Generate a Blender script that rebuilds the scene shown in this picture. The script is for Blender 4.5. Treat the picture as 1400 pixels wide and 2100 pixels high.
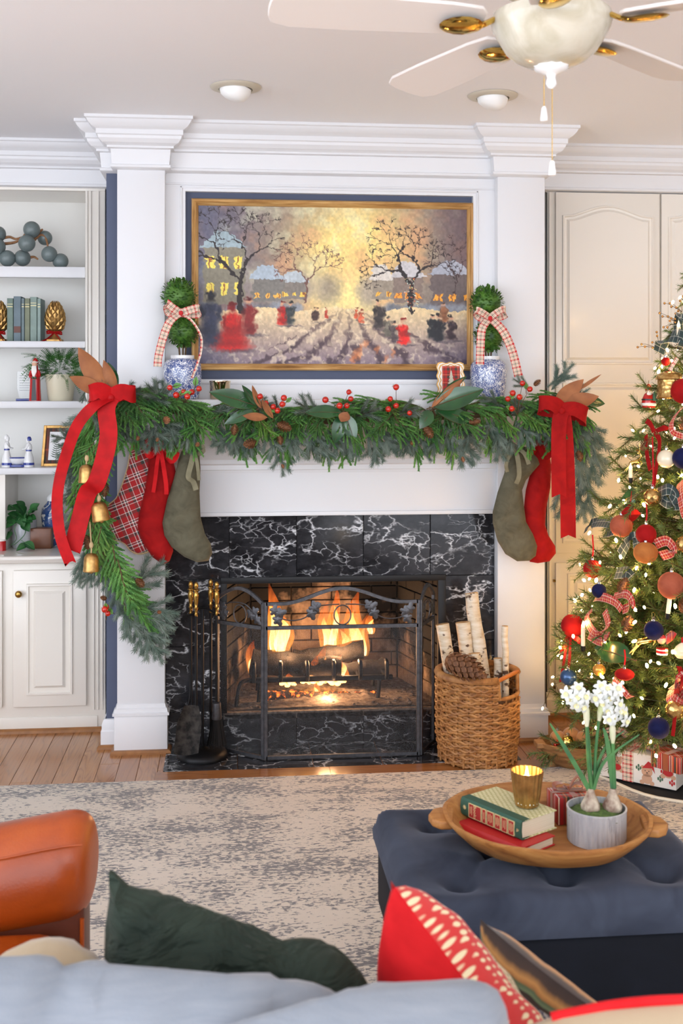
import bpy, bmesh, math, random
import numpy as np
from mathutils import Vector, Matrix, Quaternion, noise as mnoise
from mathutils.geometry import delaunay_2d_cdt
random.seed(7)
PI = math.pi
scene = bpy.context.scene
COL = scene.collection
for o in list(bpy.data.objects): bpy.data.objects.remove(o)

# ------------------------------------------------------------------ camera
FPX, HORIZON, EYE, YAW = 2325.0, 800.0, 1.58, math.radians(5.7)
CAM = Vector((0.0, -5.0, EYE))
cam_data = bpy.data.cameras.new('camera'); cam = bpy.data.objects.new('camera', cam_data); COL.objects.link(cam)
cam.location = CAM; cam.rotation_euler = (PI/2, 0, -YAW)
cam_data.sensor_fit = 'VERTICAL'; cam_data.sensor_height = 36.0; cam_data.sensor_width = 24.0
cam_data.lens = FPX/2100*36.0; cam_data.shift_y = -(1050-HORIZON)/2100
cam_data.clip_start = 0.05
cam_data.dof.use_dof = True; cam_data.dof.focus_distance = 4.7; cam_data.dof.aperture_fstop = 6.3
scene.camera = cam
# ------------------------------------------------------------------ colour management, world, window light
vs = scene.view_settings
scene.display_settings.display_device = 'sRGB'
vs.view_transform = 'Standard'; vs.look = 'None'; vs.exposure = 0.03; vs.gamma = 1.0; vs.use_curve_mapping = False
cy = scene.cycles; cy.max_bounces = 5; cy.diffuse_bounces = 3; cy.glossy_bounces = 3; cy.transmission_bounces = 4; cy.transparent_max_bounces = 12; cy.caustics_reflective = False; cy.caustics_refractive = False
world = bpy.data.worlds.new('world'); scene.world = world; world.use_nodes = True
bg = world.node_tree.nodes['Background']; bg.inputs[0].default_value = (0.86, 0.93, 1.04, 1); bg.inputs[1].default_value = 3.6
def area_light(name, loc, target, sx, sy, power, color):
    d = bpy.data.lights.new(name, 'AREA'); d.shape = 'RECTANGLE'; d.size = sx; d.size_y = sy; d.energy = power; d.color = color
    o = bpy.data.objects.new(name, d); COL.objects.link(o); o.location = loc
    o.rotation_euler = (Vector(target)-Vector(loc)).to_track_quat('-Z', 'Y').to_euler()
    return o
area_light('rear_window_light', (0.6, -6.6, 1.75), (0.6, 0.0, 1.45), 2.4, 1.7, 36, (1.0, 0.99, 0.98))
area_light('side_window_light', (-3.1, -2.9, 1.7), (0.6, -0.6, 1.1), 2.2, 1.7, 8, (0.97, 0.985, 1.0))

# ------------------------------------------------------------------ placing by sight line: a pixel of the photograph on a known plane
SN, CS = math.sin(YAW), math.cos(YAW)
def ray(px, py):
    a = (px-700.0)/FPX; b = (HORIZON-py)/FPX
    return Vector((a*CS+SN, -a*SN+CS, b))
def at(px, py, Y):            # on the plane y = Y
    d = ray(px, py); return CAM + d*((Y-CAM.y)/d.y)
def gr(px, py, Z=0.0):        # on the plane z = Z
    d = ray(px, py); return CAM + d*((Z-CAM.z)/d.z)
def dp(px, py, D):            # at camera depth D
    return CAM + ray(px, py)*D
def X(px, Y): return at(px, 800, Y).x
def Z(py, px, Y): return at(px, py, Y).z

# ------------------------------------------------------------------ mesh building
class MB:
    def __init__(s): s.v=[]; s.f=[]; s.m=[]; s.s=[]; s.uv={}
    def add(s, verts, faces, m=0, smooth=False, uvs=None):
        b=len(s.v); s.v.extend(Vector(p) for p in verts)
        for i,f in enumerate(faces):
            if uvs: s.uv[len(s.f)] = [uvs[k] for k in f]
            s.f.append([k+b for k in f]); s.m.append(m); s.s.append(smooth)
        return s
    def box(s, x0,x1,y0,y1,z0,z1, m=0):
        return s.add([(x0,y0,z0),(x1,y0,z0),(x1,y1,z0),(x0,y1,z0),(x0,y0,z1),(x1,y0,z1),(x1,y1,z1),(x0,y1,z1)],
            [(0,3,2,1),(4,5,6,7),(0,1,5,4),(1,2,6,5),(2,3,7,6),(3,0,4,7)], m)
    def tube(s, pts, r, n=8, m=0, closed=False, smooth=True, flat=1.0):
        pts=[Vector(p) for p in pts]; k=len(pts)
        rr = r if isinstance(r,(list,tuple)) else [r]*k
        vs=[]; prev=None
        for i,p in enumerate(pts):
            if closed: t=pts[(i+1)%k]-pts[i-1]
            else: t=pts[min(i+1,k-1)]-pts[max(i-1,0)]
            t = t.normalized() if t.length>1e-9 else Vector((0,0,1))
            if prev is None:
                a = Vector((0,0,1)) if abs(t.z)<0.9 else Vector((1,0,0))
                u = t.cross(a).normalized()
            else:
                u = (prev - t*prev.dot(t))
                u = u.normalized() if u.length>1e-6 else t.orthogonal().normalized()
            prev=u; w=t.cross(u)
            for j in range(n):
                an=2*PI*j/n; vs.append(p+u*math.cos(an)*rr[i]+w*math.sin(an)*rr[i]*flat)
        fs=[]
        for i in range(k if closed else k-1):
            a=i*n; b=((i+1)%k)*n
            for j in range(n): fs.append((a+j, a+(j+1)%n, b+(j+1)%n, b+j))
        if not closed:
            fs.append(tuple(range(n-1,-1,-1))); fs.append(tuple((k-1)*n+j for j in range(n)))
        return s.add(vs, fs, m, smooth)
    def lathe(s, prof, c=(0,0,0), n=24, m=0, smooth=True, sx=1.0, sy=1.0, wob=None, capb=True, capt=True):
        c=Vector(c); vs=[]; k=len(prof)
        for (r,z) in prof:
            for j in range(n):
                an=2*PI*j/n; q = wob(an,z) if wob else 1.0
                vs.append(c+Vector((math.cos(an)*r*sx*q, math.sin(an)*r*sy*q, z)))
        fs=[]
        for i in range(k-1):
            for j in range(n): fs.append((i*n+j, i*n+(j+1)%n, (i+1)*n+(j+1)%n, (i+1)*n+j))
        if capb: fs.append(tuple(range(n-1,-1,-1)))
        if capt: fs.append(tuple((k-1)*n+j for j in range(n)))
        return s.add(vs, fs, m, smooth)
    def ball(s, c, rx, ry=None, rz=None, nu=16, nv=10, m=0):
        ry=rx if ry is None else ry; rz=rx if rz is None else rz; c=Vector(c)
        vs=[c+Vector((0,0,-rz))]; fs=[]
        for i in range(1,nv):
            ph=-PI/2+PI*i/nv
            for j in range(nu):
                an=2*PI*j/nu; vs.append(c+Vector((math.cos(an)*math.cos(ph)*rx, math.sin(an)*math.cos(ph)*ry, math.sin(ph)*rz)))
        vs.append(c+Vector((0,0,rz))); T=len(vs)-1
        for j in range(nu): fs.append((0,1+(j+1)%nu,1+j)); fs.append((T,T-nu+j,T-nu+(j+1)%nu))
        for i in range(nv-2):
            for j in range(nu): a=1+i*nu; fs.append((a+j,a+(j+1)%nu,a+nu+(j+1)%nu,a+nu+j))
        return s.add(vs, fs, m, True)
    def prism(s, poly, fa, fb, m=0, smooth=False):     # poly of 2-D points, fa / fb map a point to the two sides
        n=len(poly); vs=[fa(p) for p in poly]+[fb(p) for p in poly]
        fs=[tuple(range(n)), tuple(range(2*n-1,n-1,-1))]+[(i,i+n,(i+1)%n+n,(i+1)%n) for i in range(n)]
        return s.add(vs, fs, m, smooth)
    def ribbon(s, pts, side, w, t=0.0012, m=0, notch=0.0, m2=None):
        pts=[Vector(p) for p in pts]; k=len(pts); vs=[]; uvs=[]; L=0.0
        for i,p in enumerate(pts):
            if i: L+=(p-pts[i-1]).length
            tg=(pts[min(i+1,k-1)]-pts[max(i-1,0)]).normalized()
            sd=Vector(side[i] if isinstance(side,list) else side); sd=(sd-tg*sd.dot(tg))
            sd=sd.normalized() if sd.length>1e-6 else tg.orthogonal().normalized()
            nr=tg.cross(sd)*t*0.5; ww=(w[i] if isinstance(w,list) else w)*0.5
            c = p - (tg*notch if (notch and i==k-1) else Vector())
            for q,uu in ((p-sd*ww,0.0),(c,0.5),(p+sd*ww,1.0)):
                vs.append(q+nr); vs.append(q-nr); uvs += [(uu*ww*2,L)]*2
        fs=[]; ms=[]
        for i in range(k-1):
            a=i*6; b=a+6
            fs += [(a,a+2,b+2,b),(a+2,a+4,b+4,b+2)]; ms+=[m,m]
            fs += [(a+1,b+1,b+3,a+3),(a+3,b+3,b+5,a+5)]; ms+=[m2 if m2 is not None else m]*2
            fs += [(a,b,b+1,a+1),(a+4,a+5,b+5,b+4)]; ms+=[m,m]
        e=(k-1)*6; fs += [(0,1,3,2),(2,3,5,4),(e,e+2,e+3,e+1),(e+2,e+4,e+5,e+3)]; ms+=[m]*4
        b0=len(s.f); s.add(vs, fs, m, True, uvs)
        for i,q in enumerate(ms): s.m[b0+i]=q
        return s
    def xf(s, M):
        s.v=[M@p for p in s.v]; return s
    def join(s, o, M=None, dm=0):
        b=len(s.v); nf=len(s.f); s.v.extend((M@p if M else p.copy()) for p in o.v)
        for i,f in enumerate(o.f):
            s.f.append([k+b for k in f]); s.m.append(o.m[i]+dm); s.s.append(o.s[i])
            if i in o.uv: s.uv[nf+i]=o.uv[i]
        return s

ORG = {}
def tag(o, label=None, cat=None, group=None, kind=None):
    if label: o['label']=label
    if cat: o['category']=cat
    if group: o['group']=group
    if kind: o['kind']=kind
    return o
def thing(name, label, cat, loc=(0,0,0), group=None, kind=None):
    o=bpy.data.objects.new(name, None); COL.objects.link(o); o.location=loc; o.empty_display_size=0.05
    ORG[o.name]=Vector(loc); return tag(o,label,cat,group,kind)
def mesh(name, mb, mats, org, bevel=0.0, seg=2, fixn=False):
    me=bpy.data.meshes.new(name); me.from_pydata([tuple(p-org) for p in mb.v], [], mb.f)
    mats = mats if isinstance(mats,(list,tuple)) else [mats]
    for q in mats: me.materials.append(q)
    me.polygons.foreach_set('material_index', mb.m); me.polygons.foreach_set('use_smooth', mb.s)
    if mb.uv:
        ul=me.uv_layers.new(name='UVMap')
        for fi,p in enumerate(me.polygons):
            u=mb.uv.get(fi)
            if u:
                for k,li in enumerate(p.loop_indices): ul.data[li].uv=u[k]
    if bevel or fixn:
        bm=bmesh.new(); bm.from_mesh(me)
        if fixn: bmesh.ops.recalc_face_normals(bm, faces=bm.faces)
        if bevel:
            es=[e for e in bm.edges if len(e.link_faces)==2 and e.calc_face_angle(0)>0.6]
            bmesh.ops.bevel(bm, geom=es, offset=bevel, segments=seg, profile=0.5, affect='EDGES', clamp_overlap=True)
        bm.to_mesh(me); bm.free()
    me.update(); me.set_sharp_from_angle(angle=math.radians(25 if (bevel or not any(mb.s)) else 52)); return me
def obj(name, mb, mats, parent=None, label=None, cat=None, group=None, kind=None, bevel=0.0, seg=2, org=None, fixn=True, sub=0):
    if parent is not None: og=ORG[parent.name]
    elif org is not None: og=Vector(org)
    else:
        xs=[p.x for p in mb.v]; ys=[p.y for p in mb.v]; og=Vector(((min(xs)+max(xs))/2,(min(ys)+max(ys))/2,min(p.z for p in mb.v)))
    o=bpy.data.objects.new(name, mesh(name,mb,mats,og,bevel,seg,fixn)); COL.objects.link(o)
    if parent is not None: o.parent=parent
    else: o.location=og
    ORG[o.name]=og
    if sub:
        md=o.modifiers.new('smooth','SUBSURF'); md.levels=sub; md.render_levels=sub
    return tag(o,label,cat,group,kind)
def inst(name, me, parent, loc, d=None, up=(0,0,1), sc=1.0, rot=None):   # a part sharing mesh data
    o=bpy.data.objects.new(name, me); COL.objects.link(o); o.parent=parent
    o.location=Vector(loc)-(ORG[parent.name] if parent is not None else Vector())
    if d is not None:
        x=Vector(d).normalized(); z=Vector(up); z=z-x*z.dot(x)
        z = z.normalized() if z.length>1e-4 else x.orthogonal().normalized()
        y=z.cross(x); o.rotation_mode='QUATERNION'; o.rotation_quaternion=Matrix((x,y,z)).transposed().to_quaternion()
    elif rot is not None: o.rotation_euler=rot
    o.scale=(sc,sc,sc) if not isinstance(sc,tuple) else sc
    ORG[o.name]=Vector(loc); return o
def kids(o): return [c for c in bpy.data.objects if c.parent==o]
def copy_tree(o, loc, rotz=None, label=None, scale=None, parent=None, ch=None):
    c=o.copy(); COL.objects.link(c)
    if parent is not None: c.parent=parent
    else:
        c.location=loc; ORG[c.name]=Vector(loc)
        if rotz is not None: c.rotation_euler=(0,0,rotz)
        if scale is not None: c.scale=(scale,)*3
        if label: c['label']=label
    for k in kids(o):
        if k is not c: copy_tree(k, None, parent=c)
    return c
def cat(pts, n=6, closed=False):                     # smooth curve through points
    pts=[Vector(p) for p in pts]; k=len(pts); out=[]
    for i in range(k if closed else k-1):
        if closed: p0,p1,p2,p3=pts[i-1],pts[i],pts[(i+1)%k],pts[(i+2)%k]
        else: p0,p1,p2,p3=pts[max(i-1,0)],pts[i],pts[i+1],pts[min(i+2,k-1)]
        for j in range(n):
            t=j/n; out.append(0.5*((2*p1)+(p2-p0)*t+(2*p0-5*p1+4*p2-p3)*t*t+(3*p1-p0-3*p2+p3)*t**3))
    if not closed: out.append(pts[-1])
    return out
def sweep(path, prof, mb=None, m=0, cap=True):        # mitred sweep of a moulding; path in plan, profile (projection, z)
    mb=mb or MB(); P=[Vector((p[0],p[1])) for p in path]; n=len(P); vs=[]
    nr=[]
    for i in range(n-1):
        d=(P[i+1]-P[i]).normalized(); nr.append(Vector((d.y,-d.x)))
    for i in range(n):
        a=nr[max(i-1,0)]; b=nr[min(i,n-2)]; q=(a+b)/(1+a.dot(b))
        for (o,z) in prof: vs.append((P[i].x+q.x*o, P[i].y+q.y*o, z))
    k=len(prof); fs=[]
    for i in range(n-1):
        for j in range(k): fs.append((i*k+j,(i+1)*k+j,(i+1)*k+(j+1)%k,i*k+(j+1)%k))
    if cap: fs.append(tuple(range(k))); fs.append(tuple((n-1)*k+j for j in range(k-1,-1,-1)))
    return mb.add(vs, fs, m)
def inset2(poly, d):                                  # counter-clockwise 2-D outline moved inwards by d
    P=[Vector((p[0],p[1])) for p in poly]; n=len(P); out=[]
    for i in range(n):
        a=(P[i]-P[i-1]).normalized(); b=(P[(i+1)%n]-P[i]).normalized()
        na=Vector((-a.y,a.x)); nb=Vector((-b.y,b.x)); q=na+nb; den=max(0.3,1+na.dot(nb)); out.append(P[i]+q/den*d)
    return out
def puff(outline, f3, thick, step, wr=0.0, seed=0, sharp=0.5, back=True, m=0, mb_m=None, soft=None, fold=0.0, fdir=(5.0,16.0)):
    # an inflated cloth shape: outline (2-D) -> front and back skins; f3(x, y, offset) maps to space
    P=[Vector((p[0],p[1])) for p in outline]; n=len(P)
    if sum(P[i].x*P[(i+1)%n].y-P[(i+1)%n].x*P[i].y for i in range(n))<0: P.reverse()
    B=[]
    for i in range(n):
        a,b=P[i],P[(i+1)%n]; k=max(1,int((b-a).length/step))
        for j in range(k): B.append(a.lerp(b,j/k))
    nb=len(B); A=np.array([(p.x,p.y) for p in B]); A2=np.roll(A,-1,0); E=A2-A; EL=(E**2).sum(1)+1e-12
    def dist(q):
        t=np.clip(((q-A)*E).sum(1)/EL,0,1); return math.sqrt((((A+E*t[:,None]-q)**2).sum(1)).min())
    def inside(q):
        y0=A[:,1]>q[1]; y1=A2[:,1]>q[1]; c=y0!=y1
        xi=A[c,0]+(q[1]-A[c,1])/(A2[c,1]-A[c,1])*(A2[c,0]-A[c,0]); return (xi>q[0]).sum()%2==1
    pts=list(B); x0,y0=A.min(0); x1,y1=A.max(0); yy=y0; row=0
    while yy<y1:
        xx=x0+(step/2 if row%2 else 0)
        while xx<x1:
            q=np.array((xx,yy))
            if inside(q) and dist(q)>step*0.55: pts.append(Vector((xx,yy)))
            xx+=step
        yy+=step*0.87; row+=1
    r=delaunay_2d_cdt(pts,[],[list(range(nb))],1,1e-6)
    V,F=r[0],r[2]; D=[dist(np.array((p.x,p.y))) for p in V]; dm=soft or max(D); rd=random.Random(seed); off=Vector((rd.random()*50,rd.random()*50,0))
    mb=MB(); H=[]
    for p,d in zip(V,D):
        t=min(1,d/dm); h=thick*0.5*(1-(1-t)**2)**sharp
        if d>step*0.3: h*=1+wr*mnoise.noise(Vector((p.x,p.y,0))*(3/ (dm*2))+off)+wr*0.6*mnoise.noise(Vector((p.x*2.5,p.y*0.8,3))*(3/(dm))+off)
        if d>step*0.3 and fold: h+=fold*min(1,d/(dm*0.35))*(0.5-abs(mnoise.noise(Vector((p.x*fdir[0],p.y*fdir[1],1.7))+off))*1.6)+fold*0.5*min(1,d/(dm*0.35))*(0.3-abs(mnoise.noise(Vector((p.y*fdir[0]*0.7+p.x*3,p.x*fdir[1]*0.9,6.1))+off)))
        H.append(max(h,thick*0.03))
    mb.add([f3(p.x,p.y,h) for p,h in zip(V,H)],[tuple(f) for f in F],m,True,[(p.x,p.y) for p in V])
    if back:
        mb.add([f3(p.x,p.y,-h) for p,h in zip(V,H)],[tuple(reversed(f)) for f in F],m if mb_m is None else mb_m,True,[(p.x,p.y) for p in V])
        cnt={}
        for f in F:
            for i in range(len(f)):
                e=(f[i],f[(i+1)%len(f)]); cnt[e]=1
        N=len(V); rim=[e for e in cnt if (e[1],e[0]) not in cnt]
        b0=len(mb.f)
        for (a,b) in rim: mb.f.append([a,a+N,b+N,b]); mb.m.append(m); mb.s.append(True)
    return mb

# ------------------------------------------------------------------ materials
def lin(c):
    if isinstance(c,str): c=tuple(int(c[i:i+2],16) for i in (0,2,4))
    c=[x/255.0 for x in c]; return tuple((x/12.92 if x<=0.04045 else ((x+0.055)/1.055)**2.4) for x in c)+(1.0,)
class NT:
    def __init__(s, name):
        s.mat=bpy.data.materials.new(name); s.mat.use_nodes=True; s.t=s.mat.node_tree; s.b=s.t.nodes['Principled BSDF']; s.out=s.t.nodes['Material Output']
    def n(s, typ, ins=None, **kw):
        q=s.t.nodes.new(typ)
        for k,v in kw.items(): setattr(q,k,v)
        for k,v in (ins or {}).items(): s.put(q.inputs[k],v)
        return q
    def put(s, sock, v):
        if isinstance(v, bpy.types.NodeSocket): s.t.links.new(v,sock)
        elif isinstance(v, bpy.types.Node): s.t.links.new(v.outputs[0],sock)
        else: sock.default_value=v
    def set(s, **kw):
        M=dict(color='Base Color',rough='Roughness',metal='Metallic',spec='Specular IOR Level',sheen='Sheen Weight',sheenr='Sheen Roughness',sheenc='Sheen Tint',coat='Coat Weight',coatr='Coat Roughness',normal='Normal',alpha='Alpha',trans='Transmission Weight',emit='Emission Color',estr='Emission Strength',sss='Subsurface Weight',ior='IOR')
        for k,v in kw.items(): s.put(s.b.inputs[M[k]],v)
        return s
    def math(s, op, a, b=None, c=None, clamp=False):
        q=s.n('ShaderNodeMath',operation=op,use_clamp=clamp); s.put(q.inputs[0],a)
        if b is not None: s.put(q.inputs[1],b)
        if c is not None: s.put(q.inputs[2],c)
        return q.outputs[0]
    def mix(s, fac, a, b, blend='MIX'):
        q=s.n('ShaderNodeMix',data_type='RGBA',blend_type=blend); s.put(q.inputs[0],fac); s.put(q.inputs[6],a); s.put(q.inputs[7],b); return q.outputs[2]
    def ramp(s, fac, stops, interp='LINEAR'):
        q=s.n('ShaderNodeValToRGB'); q.color_ramp.interpolation=interp; e=q.color_ramp.elements
        while len(e)<len(stops): e.new(0.5)
        for i,(p,c) in enumerate(stops): e[i].position=p; e[i].color=c if len(c)==4 else c+(1,)
        s.put(q.inputs[0],fac); return q.outputs[0]
    def co(s, kind='Object', scale=(1,1,1), loc=(0,0,0), rot=(0,0,0), jitter=False):
        t=s.n('ShaderNodeTexCoord').outputs[kind] if kind!='Position' else s.n('ShaderNodeNewGeometry').outputs['Position']
        if jitter:
            r=s.n('ShaderNodeObjectInfo').outputs['Random']; m=s.n('ShaderNodeVectorMath',operation='SCALE'); m.inputs[0].default_value=(17,31,23); s.put(m.inputs['Scale'],r)
            a=s.n('ShaderNodeVectorMath',operation='ADD'); s.put(a.inputs[0],t); s.put(a.inputs[1],m.outputs[0]); t=a.outputs[0]
        mp=s.n('ShaderNodeMapping'); s.put(mp.inputs[0],t); mp.inputs['Scale'].default_value=scale; mp.inputs['Location'].default_value=loc; mp.inputs['Rotation'].default_value=rot
        return mp.outputs[0]
    def noise(s, vec, scale=5, detail=3, rough=0.5, dist=0.0, out=0):
        q=s.n('ShaderNodeTexNoise'); s.put(q.inputs['Vector'],vec); s.put(q.inputs['Scale'],scale); s.put(q.inputs['Detail'],detail); s.put(q.inputs['Roughness'],rough); s.put(q.inputs['Distortion'],dist); return q.outputs[out]
    def bump(s, h, strength=0.3, dist=0.01):
        q=s.n('ShaderNodeBump'); s.put(q.inputs['Height'],h); q.inputs['Strength'].default_value=strength; q.inputs['Distance'].default_value=dist; s.put(s.b.inputs['Normal'],q.outputs[0]); return q
def mat(name, color, rough=0.5, metal=0.0, var=0.0, vs=8.0, bump=0.0, bs=120.0, color2=None, kind='Object', jit=False, **kw):
    t=NT(name); c=lin(color); t.set(rough=rough, metal=metal)
    if var or color2 is not None:
        v=t.co(kind,jitter=jit); nz=t.noise(v,vs,3)
        c2=lin(color2) if color2 is not None else tuple(x*(1-var) for x in c[:3])+(1,)
        t.set(color=t.ramp(nz,[(0.35,c),(0.65,c2)]))
    else: t.set(color=c)
    if bump: t.bump(t.noise(t.co(kind),bs,2),bump,0.004)
    t.set(**kw); return t.mat
def plaid(name, base, bands, scale, kind='UV', rough=0.85, sheen=0.2):
    # bands: list of (start, end, colour) inside one repeat; the same in both directions, woven together
    t=NT(name); v=t.co(kind,scale=(scale,scale,scale)); sp=t.n('ShaderNodeSeparateXYZ'); t.put(sp.inputs[0],v); cols=[]
    for ax in (0,1):
        fr=t.math('FRACT',sp.outputs[ax]); stops=[]; pos=0.0
        for (a,b,c) in bands:
            if a>pos+1e-6: stops.append((pos,lin(base)))
            stops.append((a,lin(c))); pos=b
        stops.append((pos,lin(base))) if pos<0.999 else None
        cols.append(t.ramp(fr,stops,'CONSTANT'))
    t.set(color=t.mix(0.5,cols[0],cols[1]),rough=rough,sheen=sheen); return t.mat
M={}
M['white']=mat('white trim paint',(229,229,231),0.35,spec=0.4)
M['cream']=mat('cream cabinet paint',(236,230,220),0.28,spec=0.5,coat=0.25,coatr=0.12)
M['ceil']=mat('ceiling paint',(250,250,252),0.8)
M['wallwhite']=mat('wall paint',(228,226,224),0.7)
M['navy']=mat('navy wall paint',(78,86,110),0.6,bump=0.05,bs=60)
M['backpanel']=mat('shelf back paint',(236,234,228),0.3,spec=0.5)
M['brass']=mat('brass',(190,150,80),0.25,1.0,var=0.25,vs=30)
M['polbrass']=mat('polished brass',(226,190,100),0.12,1.0)
M['gold']=mat('antique gold',(212,168,104),0.42,1.0,var=0.35,vs=40,bump=0.1,bs=90)
M['iron']=mat('black iron',(26,26,28),0.45,0.6)
M['pewter']=mat('grey hammered steel',(96,96,100),0.42,0.8,var=0.3,vs=60,bump=0.15,bs=160)
M['blackmetal']=mat('black metal',(22,22,24),0.5,0.3)
M['chrome']=mat('chrome',(200,200,200),0.2,1.0)
M['whiteplastic']=mat('white plastic',(246,246,244),0.4)
M['fanwhite']=mat('fan blade white',(238,232,226),0.45)
# alabaster bowl
t=NT('alabaster glass'); v=t.co('Object',(1,1,1)); nz=t.noise(v,9,4,0.55,1.6)
t.set(color=t.ramp(nz,[(0.35,lin((196,188,164))),(0.65,lin((220,214,196)))]),rough=0.25,sss=0.25,coat=0.4); t.b.inputs['Subsurface Radius'].default_value=(0.03,0.025,0.02); M['alabaster']=t.mat
# oak
def oak(name, c1, c2, c3, axis='Y', rough=0.22):
    t=NT(name); sc={'Y':(9,0.75,9),'X':(0.75,9,9),'Z':(9,9,0.75)}[axis]
    v=t.co('Object',sc,jitter=True); n1=t.noise(v,1.3,2,0.5,0.9)
    w=t.math('FRACT',t.math('MULTIPLY',n1,11.0)); w2=t.math('ABSOLUTE',t.math('SUBTRACT',w,0.5))
    line=t.ramp(w2,[(0.0,(1,1,1)),(0.12,(0.35,0.35,0.35)),(0.5,(0,0,0))])
    v2=t.co('Object',{'Y':(160,6,160),'X':(6,160,160),'Z':(160,160,6)}[axis],jitter=True); fine=t.noise(v2,1,3,0.6)
    rnd=t.n('ShaderNodeObjectInfo').outputs['Random']
    base=t.mix(rnd,lin(c1),lin(c2)); base=t.mix(t.math('MULTIPLY',fine,0.35),base,lin(c3)); base=t.mix(t.math('MULTIPLY',line,0.55),base,lin(c3))
    t.set(color=base,rough=rough,coat=0.3,coatr=0.1); t.bump(fine,0.06,0.002); return t.mat
M['oak']=oak('oak floor boards',(190,132,80),(172,114,66),(110,64,32))
M['oakx']=oak('oak border board',(170,112,62),(160,104,58),(104,62,34),'X')
M['shoe']=mat('oak shoe moulding',(160,108,62),0.35,var=0.25,vs=30)
# black marble
def marble(name, seed=0.0, rough=0.12):
    t=NT(name); v0=t.co('Object',(0.72,1,1.25),(seed,seed*2,seed),jitter=True)
    wn=t.n('ShaderNodeTexNoise',{'Vector':v0,'Scale':7.0,'Detail':4.0,'Roughness':0.65}); sc=t.n('ShaderNodeVectorMath',operation='SCALE'); t.put(sc.inputs[0],wn.outputs['Color']); sc.inputs['Scale'].default_value=0.16
    ad=t.n('ShaderNodeVectorMath',operation='ADD'); t.put(ad.inputs[0],v0); t.put(ad.inputs[1],sc.outputs[0]); v=ad.outputs[0]
    def crack(scale,w):
        q=t.n('ShaderNodeTexVoronoi',{'Vector':v,'Scale':scale},feature='DISTANCE_TO_EDGE'); return t.ramp(q.outputs['Distance'],[(0.0,(1,1,1)),(w,(0.3,0.3,0.3)),(w*2.5,(0,0,0))])
    m1=t.ramp(t.noise(v0,6.0,3),[(0.45,(0,0,0)),(0.60,(1,1,1))]); m2=t.ramp(t.noise(v0,9.0,3),[(0.48,(0,0,0)),(0.62,(1,1,1))])
    s=t.math('ADD',t.math('MULTIPLY',t.math('MULTIPLY',crack(6.5,0.016),m1),0.95),t.math('MULTIPLY',t.math('MULTIPLY',crack(15.0,0.022),m2),0.7),clamp=True)
    cloud=t.ramp(t.noise(v0,16,4,0.65),[(0.3,lin((20,20,23))),(0.8,lin((60,60,64)))])
    t.set(color=t.mix(s,cloud,lin((226,228,232))),rough=rough,spec=0.28); return t.mat
M['marble']=marble('black marble with white veins')
M['grout']=mat('dark grout',(34,34,36),0.9)
# firebrick: soot towards the top, shade beyond the flames painted in at the sides
t=NT('firebrick'); v=t.co('Position'); nz=t.noise(v,7,4,0.6); sp=t.n('ShaderNodeSeparateXYZ'); t.put(sp.inputs[0],v)
soot=t.ramp(t.math('ADD',t.math('ADD',t.math('MULTIPLY',sp.outputs[2],1.35),t.math('MULTIPLY',t.math('ABSOLUTE',t.math('SUBTRACT',sp.outputs[0],0.49)),1.15)),t.math('MULTIPLY',t.math('SUBTRACT',nz,0.5),1.3)),[(0.70,(0,0,0)),(0.95,(1,1,1))])
t.set(color=t.mix(soot,t.mix(t.noise(t.co('Position'),40,3),lin((176,150,124)),lin((120,100,84))),lin((18,16,15))),rough=0.9); t.bump(t.noise(t.co('Position'),90,3),0.3,0.004); M['firebrick']=t.mat
M['sootmetal']=mat('soot blackened metal',(30,28,26),0.8,0.2,var=0.4,vs=30)
# rug
t=NT('distressed rug'); v=t.co('Object')
vs_=t.co('Object',(42,100,1)); fl=t.noise(vs_,1.0,4,0.62,0.6); big=t.noise(t.co('Object',(1.1,2.6,1)),1.0,3,0.6); mid=t.noise(t.co('Object',(4.5,11,1)),1.0,3,0.55)
den=t.math('ADD',t.math('MULTIPLY',big,0.55),t.math('MULTIPLY',mid,0.45))
th=t.math('SUBTRACT',fl,t.math('MULTIPLY',t.math('SUBTRACT',0.5,den),1.0))
flk=t.ramp(th,[(0.515,(0,0,0)),(0.55,(1,1,1))])
weave=t.noise(t.co('Object',(420,420,1)),1,2); base=t.mix(t.noise(t.co('Object',(2,5,1)),1,3),lin((236,226,212)),lin((218,206,190))); base=t.mix(t.math('MULTIPLY',weave,0.3),base,lin((190,176,158)))
t.set(color=t.mix(t.math('MULTIPLY',flk,0.85),base,lin((84,86,96))),rough=0.95,sheen=0.2); t.bump(t.math('ADD',weave,t.math('MULTIPLY',flk,-0.6)),0.35,0.004); M['rug']=t.mat
def velvet(name, c, c2=None, sheen=0.6, vs=14, rough=0.8, kind='Object', sc=None):
    t=NT(name); v=t.co(kind); nz=t.noise(v,vs,3,0.6,0.8); c=lin(c); c2=lin(c2) if c2 else tuple(x*0.6 for x in c[:3])+(1,)
    t.set(color=t.ramp(nz,[(0.3,c),(0.7,c2)]),rough=rough,sheen=sheen,sheenr=0.4,sheenc=tuple(min(1,x*1.6+0.08) for x in c[:3])+(1,),spec=0.2); return t.mat
M['redvelvet']=velvet('red velvet',(168,18,18),(136,8,12),0.25)
M['brightred']=velvet('scarlet velvet',(214,30,34),(176,14,20),0.5,8)
M['olive']=velvet('olive velvet',(106,101,82),(80,76,60),0.4)
M['oliverib']=velvet('olive velvet ribbon',(140,134,108),(110,104,82),0.5)
M['greenvelvet']=velvet('forest green velvet',(52,62,52),(26,36,30),0.45,6)
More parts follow.
